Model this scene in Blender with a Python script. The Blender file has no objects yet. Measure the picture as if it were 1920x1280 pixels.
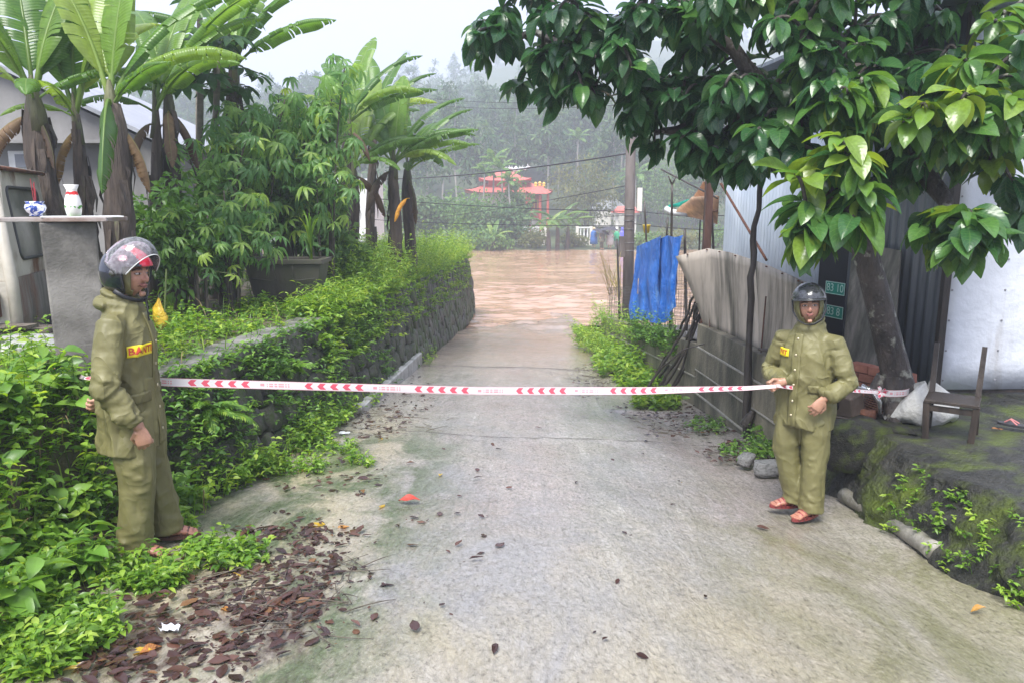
import bpy, bmesh, math, random
import numpy as np
from mathutils import Vector, Matrix, noise as mnoise

# ------------------------------------------------------------------ camera, sky, sun, exposure
scene = bpy.context.scene
COL = scene.collection
F, CZ = 1387.0, 1.55                      # focal length in photo pixels, eye height
PT = math.atan(250.0 / F)                 # camera tilts down
cam_d = bpy.data.cameras.new('camera')
cam_d.sensor_width = 36.0
cam_d.lens = 36.0 * F / 1920.0
cam_d.clip_start = 0.05
cam_d.clip_end = 3000.0
cam = bpy.data.objects.new('camera', cam_d)
COL.objects.link(cam)
cam.location = (0, 0, CZ)
cam.rotation_euler = (math.pi / 2 - PT, 0, 0)
scene.camera = cam

SUN_EL, SUN_ROT = math.radians(58), math.radians(200)
world = bpy.data.worlds.new('World')
scene.world = world
world.use_nodes = True
wn, wl = world.node_tree.nodes, world.node_tree.links
sky = wn.new('ShaderNodeTexSky')
sky.sky_type = 'NISHITA'
sky.sun_disc = False
sky.sun_elevation = SUN_EL
sky.sun_rotation = SUN_ROT
sky.air_density = 1.0
sky.dust_density = 6.0
sky.ozone_density = 1.0
hs = wn.new('ShaderNodeHueSaturation')
hs.inputs['Saturation'].default_value = 0.30
wl.new(sky.outputs[0], hs.inputs['Color'])
mx = wn.new('ShaderNodeMix')
mx.data_type = 'RGBA'
mx.inputs[0].default_value = 0.72
wl.new(hs.outputs[0], mx.inputs[6])
mx.inputs[7].default_value = (7.2, 7.8, 10.9, 1)      # even rain cloud
bg = wn['Background']
wl.new(mx.outputs[2], bg.inputs['Color'])
bg.inputs['Strength'].default_value = 0.0275

sun_d = bpy.data.lights.new('sun', 'SUN')
sun_d.energy = 1.5
sun_d.angle = math.radians(28)
sun_d.color = (1.0, 0.97, 0.92)
sun = bpy.data.objects.new('sun', sun_d)
COL.objects.link(sun)
sun.rotation_euler = (math.radians(32), 0, math.radians(-20))

vs = scene.view_settings
vs.view_transform = 'Standard'
vs.look = 'None'
vs.gamma = 1.0
vs.exposure = 2.55
cy = scene.cycles
cy.max_bounces = 6
cy.diffuse_bounces = 3
cy.glossy_bounces = 3
cy.transmission_bounces = 4
cy.transparent_max_bounces = 10
cy.volume_bounces = 1
cy.use_denoising = True
cy.caustics_reflective = False
cy.caustics_refractive = False

# ------------------------------------------------------------------ pixel -> place
def ray(u, v):
    xc, yc = (u - 960) / F, (640 - v) / F
    return xc, yc * math.sin(PT) + math.cos(PT), yc * math.cos(PT) - math.sin(PT)

def P(u, v, d):
    x, y, z = ray(u, v)
    return Vector((x / y * d, d, CZ + z / y * d))

def zr(x, y):
    yy = max(-10.0, min(y, 48.0))
    f = max(0.0, min(1.0, 1 - (y - 8) / 14))
    return -0.11 * yy + 0.0011 * yy * yy - 0.045 * max(-3.0, min(4.0, x)) * f

def G(u, v, f=zr):
    if not callable(f):
        zz = f
        f = lambda x, y: zz
    lo, hi = 0.5, 90.0
    for _ in range(50):
        m = (lo + hi) / 2
        p = P(u, v, m)
        if p.z > f(p.x, p.y): lo = m
        else: hi = m
    return P(u, v, lo)

def interp(x, xs, ys): return float(np.interp(x, xs, ys))

# ------------------------------------------------------------------ mesh helpers
def make_mesh(name, V, Fc, uv=None, tint=None, col=None, smooth=True):
    V = np.asarray(V, dtype=np.float32)
    me = bpy.data.meshes.new(name)
    if isinstance(Fc, np.ndarray) and Fc.ndim == 2:
        m, k = Fc.shape
        me.vertices.add(len(V)); me.vertices.foreach_set('co', V.ravel())
        me.loops.add(m * k); me.loops.foreach_set('vertex_index', Fc.astype(np.int32).ravel())
        me.polygons.add(m); me.polygons.foreach_set('loop_start', np.arange(0, m * k, k, dtype=np.int32))
        me.update(calc_edges=True)
    else:
        me.from_pydata([tuple(map(float, p)) for p in V], [], [tuple(int(i) for i in f) for f in Fc])
        me.update()
    nl = len(me.loops)
    if uv is not None:
        li = np.empty(nl, dtype=np.int32); me.loops.foreach_get('vertex_index', li)
        lay = me.uv_layers.new(name='UVMap')
        lay.data.foreach_set('uv', np.asarray(uv, dtype=np.float32)[li].ravel())
    if tint is not None:
        a = me.attributes.new('tint', 'FLOAT', 'POINT')
        a.data.foreach_set('value', np.asarray(tint, dtype=np.float32))
    if col is not None:
        c = np.ones((len(V), 4), dtype=np.float32); c[:, :3] = np.asarray(col, dtype=np.float32)[:, :3]
        a = me.attributes.new('col', 'FLOAT_COLOR', 'POINT')
        a.data.foreach_set('color', c.ravel())
    if smooth:
        me.polygons.foreach_set('use_smooth', np.ones(len(me.polygons), dtype=bool))
    return me

def link(name, me, mat=None, parent=None, loc=None, rot=None, scl=None):
    o = bpy.data.objects.new(name, me)
    COL.objects.link(o)
    if me is not None and mat is not None and len(me.materials) == 0:
        me.materials.append(mat)
    if parent is not None: o.parent = parent
    if loc is not None: o.location = loc
    if rot is not None: o.rotation_euler = rot
    if scl is not None: o.scale = scl if hasattr(scl, '__len__') else (scl, scl, scl)
    return o

def empty(name, loc=(0, 0, 0), rz=0.0, scl=1.0):
    o = bpy.data.objects.new(name, None)
    COL.objects.link(o)
    o.location = loc; o.rotation_euler = (0, 0, rz); o.scale = (scl, scl, scl)
    o.empty_display_size = 0.2
    return o

def tag(o, label=None, cat=None, group=None, kind=None):
    if label: o['label'] = label
    if cat: o['category'] = cat
    if group: o['group'] = group
    if kind: o['kind'] = kind
    return o

def copy_tree(o, parent=None):
    c = o.copy(); COL.objects.link(c); c.parent = parent
    for ch in list(o.children): copy_tree(ch, c)
    return c

class MB:
    """collects shapes into one mesh"""
    def __init__(s): s.v = []; s.f = []; s.uv = []; s.t = []
    def add(s, V, Fs, uv=None, tint=0.5):
        n = len(s.v)
        s.v.extend([tuple(p) for p in V])
        s.f.extend([tuple(i + n for i in f) for f in Fs])
        s.uv.extend([tuple(q) for q in uv] if uv is not None else [(0.0, 0.0)] * len(V))
        s.t.extend([tint] * len(V) if not hasattr(tint, '__len__') else list(tint))
        return s
    def box(s, c, d, rot=None, tint=0.5, jit=0.0, rnd=None):
        c = Vector(c); h = Vector(d) / 2
        V = []
        for sx in (-1, 1):
            for sy in (-1, 1):
                for sz in (-1, 1):
                    p = Vector((sx * h.x, sy * h.y, sz * h.z))
                    if jit: p += Vector([(rnd or random).uniform(-jit, jit) for _ in range(3)])
                    if rot is not None: p = rot @ p
                    V.append(c + p)
        return s.add(V, [(0, 1, 3, 2), (4, 6, 7, 5), (0, 4, 5, 1), (2, 3, 7, 6), (0, 2, 6, 4), (1, 5, 7, 3)], tint=tint)
    def hexa(s, b, t, tint=0.5):
        V = list(b) + list(t)
        return s.add(V, [(3, 2, 1, 0), (4, 5, 6, 7), (0, 1, 5, 4), (1, 2, 6, 5), (2, 3, 7, 6), (3, 0, 4, 7)], tint=tint)
    def tube(s, pts, r, seg=8, cap=True, tint=0.5, ell=None, rough=0.0, rnd=None, up0=None):
        pts = [Vector(p) for p in pts]
        n = len(pts)
        rs = r if hasattr(r, '__len__') else [r] * n
        V, UV = [], []
        prev = None
        L = 0.0
        for i, p in enumerate(pts):
            if i: L += (pts[i] - pts[i - 1]).length
            t = (pts[min(i + 1, n - 1)] - pts[max(i - 1, 0)])
            if t.length < 1e-9: t = Vector((0, 0, 1))
            t.normalize()
            if prev is None:
                a = Vector(up0) if up0 is not None else (Vector((0, 0, 1)) if abs(t.z) < 0.9 else Vector((0, 1, 0)))
                x = (a - t * a.dot(t)).normalized()
            else:
                x = (prev - t * prev.dot(t)).normalized()
            prev = x
            y = t.cross(x)
            for k in range(seg):
                a = 2 * math.pi * k / seg
                rr = rs[i] * (1 + ((rnd or random).uniform(-rough, rough) if rough else 0))
                ea, eb = (1, 1) if ell is None else ell[i] if isinstance(ell, list) else ell
                V.append(p + x * (math.cos(a) * rr * ea) + y * (math.sin(a) * rr * eb))
                UV.append((k / seg, L))
        Fs = []
        for i in range(n - 1):
            for k in range(seg):
                a, b = i * seg + k, i * seg + (k + 1) % seg
                Fs.append((a, b, b + seg, a + seg))
        if cap:
            Fs.append(tuple(range(seg - 1, -1, -1)))
            Fs.append(tuple(range((n - 1) * seg, n * seg)))
        return s.add(V, Fs, UV, tint)
    def rings(s, rings, closed=True, cap=True, tint=0.5):
        m = len(rings[0]); V = [p for r in rings for p in r]; Fs = []
        for i in range(len(rings) - 1):
            for k in range(m if closed else m - 1):
                a, b = i * m + k, i * m + (k + 1) % m
                Fs.append((a, b, b + m, a + m))
        if cap and closed:
            Fs.append(tuple(range(m - 1, -1, -1)))
            Fs.append(tuple(range((len(rings) - 1) * m, len(rings) * m)))
        return s.add(V, Fs, tint=tint)
    def lathe(s, prof, seg=24, c=(0, 0, 0), tint=0.5):
        R = [[(c[0] + r * math.cos(2 * math.pi * k / seg), c[1] + r * math.sin(2 * math.pi * k / seg), c[2] + z)
              for k in range(seg)] for r, z in prof]
        return s.rings(R, tint=tint)
    def sheet(s, grid, tint=0.5, uv=None):
        m = len(grid[0]); V = [p for r in grid for p in r]
        Fs = [(i * m + k, i * m + k + 1, (i + 1) * m + k + 1, (i + 1) * m + k) for i in range(len(grid) - 1) for k in range(m - 1)]
        if uv is None:
            uv = [(k / (m - 1), i / (len(grid) - 1)) for i in range(len(grid)) for k in range(m)]
        return s.add(V, Fs, uv, tint)
    def mesh(s, name, smooth=False):
        return make_mesh(name, s.v, s.f, uv=s.uv, tint=s.t, smooth=smooth)
    def obj(s, name, mat, parent=None, smooth=False, bevel=0.0, solid=0.0, loc=None):
        o = link(name, s.mesh(name, smooth), mat, parent, loc)
        if solid:
            m = o.modifiers.new('solid', 'SOLIDIFY'); m.thickness = solid; m.offset = 0
        if bevel:
            m = o.modifiers.new('bevel', 'BEVEL'); m.width = bevel; m.segments = 2; m.limit_method = 'ANGLE'
        return o

def bez(a, b, sag=0.0, n=12, c=None):
    a, b = Vector(a), Vector(b)
    if c is None:
        return [a.lerp(b, i / n) + Vector((0, 0, -4 * sag * (i / n) * (1 - i / n))) for i in range(n + 1)]
    c = Vector(c)
    return [a * (1 - t) ** 2 + c * 2 * t * (1 - t) + b * t * t for t in [i / n for i in range(n + 1)]]

def frames(D, N):
    """rows: leaf direction D (n,3) and rough normal N (n,3) -> (n,3,3) with columns side, dir, normal"""
    D = D / np.linalg.norm(D, axis=1, keepdims=True)
    S = np.cross(D, N); l = np.linalg.norm(S, axis=1, keepdims=True)
    bad = (l[:, 0] < 1e-4); S[bad] = np.cross(D[bad], np.array([1.0, 0.2, 0.1])); l = np.linalg.norm(S, axis=1, keepdims=True)
    S /= l
    Nn = np.cross(S, D)
    return np.stack([S, D, Nn], axis=2)

def scatter(tmpl, T, R, S, tint):
    """copies of templates (list of (V,F,UV)) merged: T (n,3), R (n,3,3), S (n,) or (n,3), tint (n,)"""
    n = len(T)
    S = np.asarray(S, dtype=np.float64)
    if S.ndim == 1: S = np.repeat(S[:, None], 3, axis=1)
    Vs, Fs, Us, Ts = [], [], [], []
    off = 0
    pick = np.arange(n) % len(tmpl)
    for k, (V, Fq, UV) in enumerate(tmpl):
        idx = np.where(pick == k)[0]
        if len(idx) == 0: continue
        X = np.einsum('nij,nvj->nvi', R[idx], V[None] * S[idx][:, None, :]) + T[idx][:, None, :]
        m, nv = len(idx), len(V)
        Vs.append(X.reshape(-1, 3))
        Fs.append((Fq[None] + (np.arange(m) * nv)[:, None, None]).reshape(-1, Fq.shape[1]) + off)
        Us.append(np.tile(UV, (m, 1))); Ts.append(np.repeat(tint[idx], nv))
        off += m * nv
    return np.concatenate(Vs), np.concatenate(Fs), np.concatenate(Us), np.concatenate(Ts)

def leaf_tmpl(nl=3, nw=2, width=0.5, droop=0.25, fold=0.2, wav=0.0, peak=0.45, base=0.05, tip=0.02, seed=0, side=0.0):
    """unit-length leaf along +Y, normal +Z; quads only"""
    rg = random.Random(seed)
    V, UV = [], []
    ph = rg.uniform(0, 6)
    for i in range(nl + 1):
        t = i / nl
        if t < peak: w = base + (1 - base) * math.sin(t / peak * math.pi / 2) ** 0.8
        else: w = tip + (1 - tip) * math.cos((t - peak) / (1 - peak) * math.pi / 2) ** 0.8
        w *= width / 2
        for k in range(nw + 1):
            q = -1 + 2 * k / nw
            x = q * w + side * t * t
            z = -droop * t * t + fold * abs(q) * w * 2 + wav * math.sin(ph + 9 * t + 2.2 * q) * abs(q)
            V.append((x, t * (1 - 0.15 * droop * t), z)); UV.append((0.5 + q / 2, t))
    Fq = [(i * (nw + 1) + k, i * (nw + 1) + k + 1, (i + 1) * (nw + 1) + k + 1, (i + 1) * (nw + 1) + k) for i in range(nl) for k in range(nw)]
    return np.array(V), np.array(Fq), np.array(UV)

def fbm(p, o=4):
    return mnoise.fractal(Vector(p), 1.0, 2.0, o)

# ------------------------------------------------------------------ materials
def nodes_of(name):
    m = bpy.data.materials.new(name); m.use_nodes = True
    nt = m.node_tree
    return m, nt.nodes, nt.links, nt.nodes['Principled BSDF']

def ramp(n, stops, fac, l):
    r = n.new('ShaderNodeValToRGB')
    while len(r.color_ramp.elements) < len(stops): r.color_ramp.elements.new(0.5)
    for e, (p, c) in zip(r.color_ramp.elements, stops):
        e.position = p; e.color = (*c, 1) if len(c) == 3 else c
    if fac is not None: l.new(fac, r.inputs[0])
    return r

def noise_n(n, l, vec, scale, detail=5, rough=0.55, dist=0.0):
    t = n.new('ShaderNodeTexNoise')
    t.inputs['Scale'].default_value = scale; t.inputs['Detail'].default_value = detail
    t.inputs['Roughness'].default_value = rough; t.inputs['Distortion'].default_value = dist
    l.new(vec, t.inputs['Vector'])
    return t

def coords(n, l, stretch=(1, 1, 1), kind='Object', rnd=False):
    tc = n.new('ShaderNodeTexCoord'); mp = n.new('ShaderNodeMapping')
    mp.inputs['Scale'].default_value = stretch
    l.new(tc.outputs[kind], mp.inputs['Vector'])
    if rnd:
        oi = n.new('ShaderNodeObjectInfo'); mu = n.new('ShaderNodeVectorMath'); mu.operation = 'SCALE'
        mu.inputs[0].default_value = (17, 31, 23); l.new(oi.outputs['Random'], mu.inputs['Scale'])
        l.new(mu.outputs[0], mp.inputs['Location'])
    return mp.outputs[0]

def mixc(n, l, fac, a, b, mode='MIX'):
    m = n.new('ShaderNodeMix'); m.data_type = 'RGBA'; m.blend_type = mode
    for sock, v in ((m.inputs[0], fac), (m.inputs[6], a), (m.inputs[7], b)):
        if hasattr(v, 'is_output'): l.new(v, sock)
        elif hasattr(v, '__len__'): sock.default_value = (*v, 1) if len(v) == 3 else v
        else: sock.default_value = v
    return m.outputs[2]

def pmat(name, c1, c2, scale=6, rough=0.6, bump=0.15, bscale=None, spec=0.5, metallic=0.0, stretch=(1, 1, 1),
         c3=None, s3=2.0, t3=0.55, w3=0.12, st3=None, coat=0.0, rnd=False, objvar=0.0, detail=6, bdist=0.02, rvar=0.15):
    m, n, l, b = nodes_of(name)
    vec = coords(n, l, stretch, rnd=rnd)
    nz = noise_n(n, l, vec, scale, detail)
    col = ramp(n, [(0.3, c1), (0.7, c2)], nz.outputs['Fac'], l).outputs[0]
    if c3 is not None:
        v3 = coords(n, l, st3 or stretch, rnd=rnd)
        n3 = noise_n(n, l, v3, s3, 7, 0.62)
        f3 = ramp(n, [(max(0, t3 - w3), (0, 0, 0)), (min(1, t3 + w3), (1, 1, 1))], n3.outputs['Fac'], l).outputs[0]
        col = mixc(n, l, f3, col, c3)
    if objvar:
        oi = n.new('ShaderNodeObjectInfo')
        hv = n.new('ShaderNodeHueSaturation')
        mr = n.new('ShaderNodeMapRange'); mr.inputs[3].default_value = 1 - objvar; mr.inputs[4].default_value = 1 + objvar
        l.new(oi.outputs['Random'], mr.inputs[0]); l.new(mr.outputs[0], hv.inputs['Value']); l.new(col, hv.inputs['Color'])
        col = hv.outputs[0]
    l.new(col, b.inputs['Base Color'])
    rr = n.new('ShaderNodeMapRange'); rr.inputs[3].default_value = max(0.02, rough - rvar); rr.inputs[4].default_value = min(1, rough + rvar)
    l.new(nz.outputs['Fac'], rr.inputs[0]); l.new(rr.outputs[0], b.inputs['Roughness'])
    b.inputs['Specular IOR Level'].default_value = spec
    b.inputs['Metallic'].default_value = metallic
    b.inputs['Coat Weight'].default_value = coat; b.inputs['Coat Roughness'].default_value = 0.12
    if bump:
        bz = noise_n(n, l, vec, bscale or scale * 4, 8, 0.6)
        bp = n.new('ShaderNodeBump'); bp.inputs['Strength'].default_value = bump; bp.inputs['Distance'].default_value = bdist
        l.new(bz.outputs['Fac'], bp.inputs['Height']); l.new(bp.outputs[0], b.inputs['Normal'])
    return m

def foliage(name, stops, rough=0.35, trans=0.35, veins=0.0, objrand=False, spec=0.5, tcol=None, fine=0.0, mottle=0.25, vb=.35):
    """leaf material: colour by 'tint' (or per object), translucent, wet"""
    m, n, l, b = nodes_of(name)
    at = n.new('ShaderNodeAttribute'); at.attribute_name = 'tint'
    fac = at.outputs['Fac']
    if objrand:
        oi = n.new('ShaderNodeObjectInfo'); fac = oi.outputs['Random']
    col = ramp(n, stops, fac, l).outputs[0]
    nz = noise_n(n, l, coords(n, l), 9.0, 3)
    mr = n.new('ShaderNodeMapRange'); mr.inputs[1].default_value = .25; mr.inputs[2].default_value = .75
    mr.inputs[3].default_value = 1 - mottle; mr.inputs[4].default_value = 1 + mottle
    l.new(nz.outputs['Fac'], mr.inputs[0])
    hv = n.new('ShaderNodeHueSaturation'); l.new(col, hv.inputs['Color']); l.new(mr.outputs[0], hv.inputs['Value'])
    col = hv.outputs[0]
    hgt = None
    if veins or fine:
        tc = n.new('ShaderNodeTexCoord'); sp = n.new('ShaderNodeSeparateXYZ'); l.new(tc.outputs['UV'], sp.inputs[0])
        def M(op, a, bb):
            q = n.new('ShaderNodeMath'); q.operation = op
            for i, v in enumerate((a, bb)):
                if hasattr(v, 'is_output'): l.new(v, q.inputs[i])
                elif v is not None: q.inputs[i].default_value = v
            return q.outputs[0]
        au = M('ABSOLUTE', M('SUBTRACT', sp.outputs[0], 0.5), None)
        mid = M('LESS_THAN', au, 0.022)
        if veins:
            ph = M('SUBTRACT', M('MULTIPLY', sp.outputs[1], 9.0), M('MULTIPLY', au, 4.0))
            sv = M('LESS_THAN', M('ABSOLUTE', M('SUBTRACT', M('FRACT', ph, None), 0.5), None), 0.055)
            hgt = M('ABSOLUTE', M('SUBTRACT', M('FRACT', ph, None), 0.5), None)
        else:
            sv = M('MULTIPLY', M('LESS_THAN', M('FRACT', M('MULTIPLY', sp.outputs[1], 46.0), None), 0.3), 0.35)
            hgt = M('ABSOLUTE', M('SUBTRACT', M('FRACT', M('MULTIPLY', sp.outputs[1], 46.0), None), 0.5), None)
        vf = M('MULTIPLY', M('MAXIMUM', mid, sv), veins or fine)
        col = mixc(n, l, vf, col, (0.30, 0.42, 0.12))
    l.new(col, b.inputs['Base Color'])
    b.inputs['Roughness'].default_value = rough
    b.inputs['Specular IOR Level'].default_value = spec
    if hgt is not None:
        bp = n.new('ShaderNodeBump'); bp.inputs['Strength'].default_value = vb; bp.inputs['Distance'].default_value = 0.01
        l.new(hgt, bp.inputs['Height']); l.new(bp.outputs[0], b.inputs['Normal'])
    tr = n.new('ShaderNodeBsdfTranslucent')
    hv2 = n.new('ShaderNodeHueSaturation'); hv2.inputs['Hue'].default_value = 0.485; hv2.inputs['Saturation'].default_value = 1.1; hv2.inputs['Value'].default_value = 1.5
    l.new(col, hv2.inputs['Color']); l.new(hv2.outputs[0], tr.inputs['Color'])
    ms = n.new('ShaderNodeMixShader'); ms.inputs[0].default_value = trans
    l.new(b.outputs[0], ms.inputs[1]); l.new(tr.outputs[0], ms.inputs[2])
    l.new(ms.outputs[0], n['Material Output'].inputs['Surface'])
    return m

def flat(name, c, rough=0.5, metallic=0.0, spec=0.5, bump=0.0):
    return pmat(name, tuple(x * 0.9 for x in c), tuple(min(1, x * 1.1) for x in c), 14, rough, bump or 0.05, metallic=metallic, spec=spec)

MAT = {}
MAT['bark'] = pmat('bark', (.045, .035, .028), (.16, .135, .105), 7, .8, .9, 30, stretch=(1, 1, .35), bdist=.03)
MAT['twig'] = pmat('twig', (.05, .042, .034), (.13, .11, .08), 12, .75, .5, 40)
MAT['stem'] = pmat('stem', (.06, .09, .025), (.12, .16, .05), 14, .5, .2)
MAT['dark_wood'] = pmat('dark_wood', (.018, .014, .012), (.055, .04, .03), 9, .45, .4, stretch=(3, 3, .5))
MAT['steel'] = pmat('steel', (.10, .10, .10), (.22, .21, .20), 10, .45, .2, metallic=.6)
MAT['rust'] = pmat('rust', (.055, .022, .014), (.17, .065, .035), 13, .75, .6)
MAT['cable'] = flat('cable', (.03, .03, .035), .6)
MAT['white_paint'] = pmat('white_paint', (.62, .62, .60), (.80, .80, .78), 5, .4, .1)

def remesh(mb, voxel, smooth=4, fac=0.5, name='body'):
    """one continuous surface from overlapping closed shapes"""
    me = make_mesh('tmp', mb.v, mb.f, smooth=False)
    o = link('tmp', me)
    r = o.modifiers.new('r', 'REMESH'); r.mode = 'VOXEL'; r.voxel_size = voxel; r.use_smooth_shade = True
    if smooth:
        s = o.modifiers.new('s', 'SMOOTH'); s.iterations = smooth; s.factor = fac
    dg = bpy.context.evaluated_depsgraph_get()
    out = bpy.data.meshes.new_from_object(o.evaluated_get(dg))
    out.name = name
    bpy.data.objects.remove(o); bpy.data.meshes.remove(me)
    return out

def get_co(me):
    a = np.empty(len(me.vertices) * 3, dtype=np.float32); me.vertices.foreach_get('co', a); return a.reshape(-1, 3).astype(np.float64)

def get_no(me):
    a = np.empty(len(me.vertices) * 3, dtype=np.float32); me.vertex_normals.foreach_get('vector', a); return a.reshape(-1, 3).astype(np.float64)

def set_co(me, V): me.vertices.foreach_set('co', V.astype(np.float32).ravel()); me.update()

def set_col(me, C):
    c = np.ones((len(me.vertices), 4), dtype=np.float32); c[:, :3] = C
    a = me.attributes.new('col', 'FLOAT_COLOR', 'POINT'); a.data.foreach_set('color', c.ravel())

def attr_mat(name, rough=.5, bump=.1, bscale=60, spec=.5, coat=0.0, sss=0.0):
    m, n, l, b = nodes_of(name)
    a = n.new('ShaderNodeAttribute'); a.attribute_name = 'col'
    nz = noise_n(n, l, coords(n, l), bscale, 5)
    c = mixc(n, l, .35, a.outputs['Color'], mixc(n, l, 1.0, a.outputs['Color'], ramp(n, [(.3, (.7, .7, .7)), (.7, (1.2, 1.2, 1.2))], nz.outputs['Fac'], l).outputs[0], 'MULTIPLY'))
    l.new(c, b.inputs['Base Color']); b.inputs['Roughness'].default_value = rough
    b.inputs['Specular IOR Level'].default_value = spec; b.inputs['Coat Weight'].default_value = coat
    b.inputs['Coat Roughness'].default_value = .08
    if sss:
        b.inputs['Subsurface Weight'].default_value = sss; b.inputs['Subsurface Radius'].default_value = (.012, .005, .003)
    bp = n.new('ShaderNodeBump'); bp.inputs['Strength'].default_value = bump; bp.inputs['Distance'].default_value = .005
    l.new(nz.outputs['Fac'], bp.inputs['Height']); l.new(bp.outputs[0], b.inputs['Normal'])
    return m
# ------------------------------------------------------------------ terrain, road, water
def sm(t): t = max(0.0, min(1.0, t)); return t * t * (3 - 2 * t)
WZ = -1.95

def hill_z(x, y):
    if y < 58: return -2.9
    z = -2.9 + 1.05 * sm((y - 58) / 6) + 0.75 * sm((y - 64) / 22)
    if y > 84:
        z += (y - 84) * 0.23 * sm((y - 84) / 26)
        z += 2.2 * fbm((x * .018, y * .018, 3.3)) * sm((y - 88) / 40)
        z += 14 * sm((x + 35) / 70) * sm((y - 200) / 90) - 10 * sm(-(x + 30) / 60) * sm((y - 160) / 100)
    return z

def ground_sheet():
    xs = np.unique(np.concatenate([np.linspace(-235, -60, 15), np.linspace(-60, 60, 61), np.linspace(60, 235, 15)]))
    ys = np.unique(np.concatenate([np.linspace(-45, 56, 12), np.linspace(56, 90, 28), np.linspace(90, 350, 60)]))
    V = [(x, y, hill_z(x, y)) for y in ys for x in xs]
    m = len(xs)
    Fq = np.array([(i * m + k, i * m + k + 1, (i + 1) * m + k + 1, (i + 1) * m + k) for i in range(len(ys) - 1) for k in range(m - 1)])
    mat = pmat('forest_soil', (.035, .06, .022), (.08, .105, .045), .6, .9, .3, 3)
    o = link('ground', make_mesh('ground', V, Fq), mat)
    tag(o, kind='structure')
ground_sheet()

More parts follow.
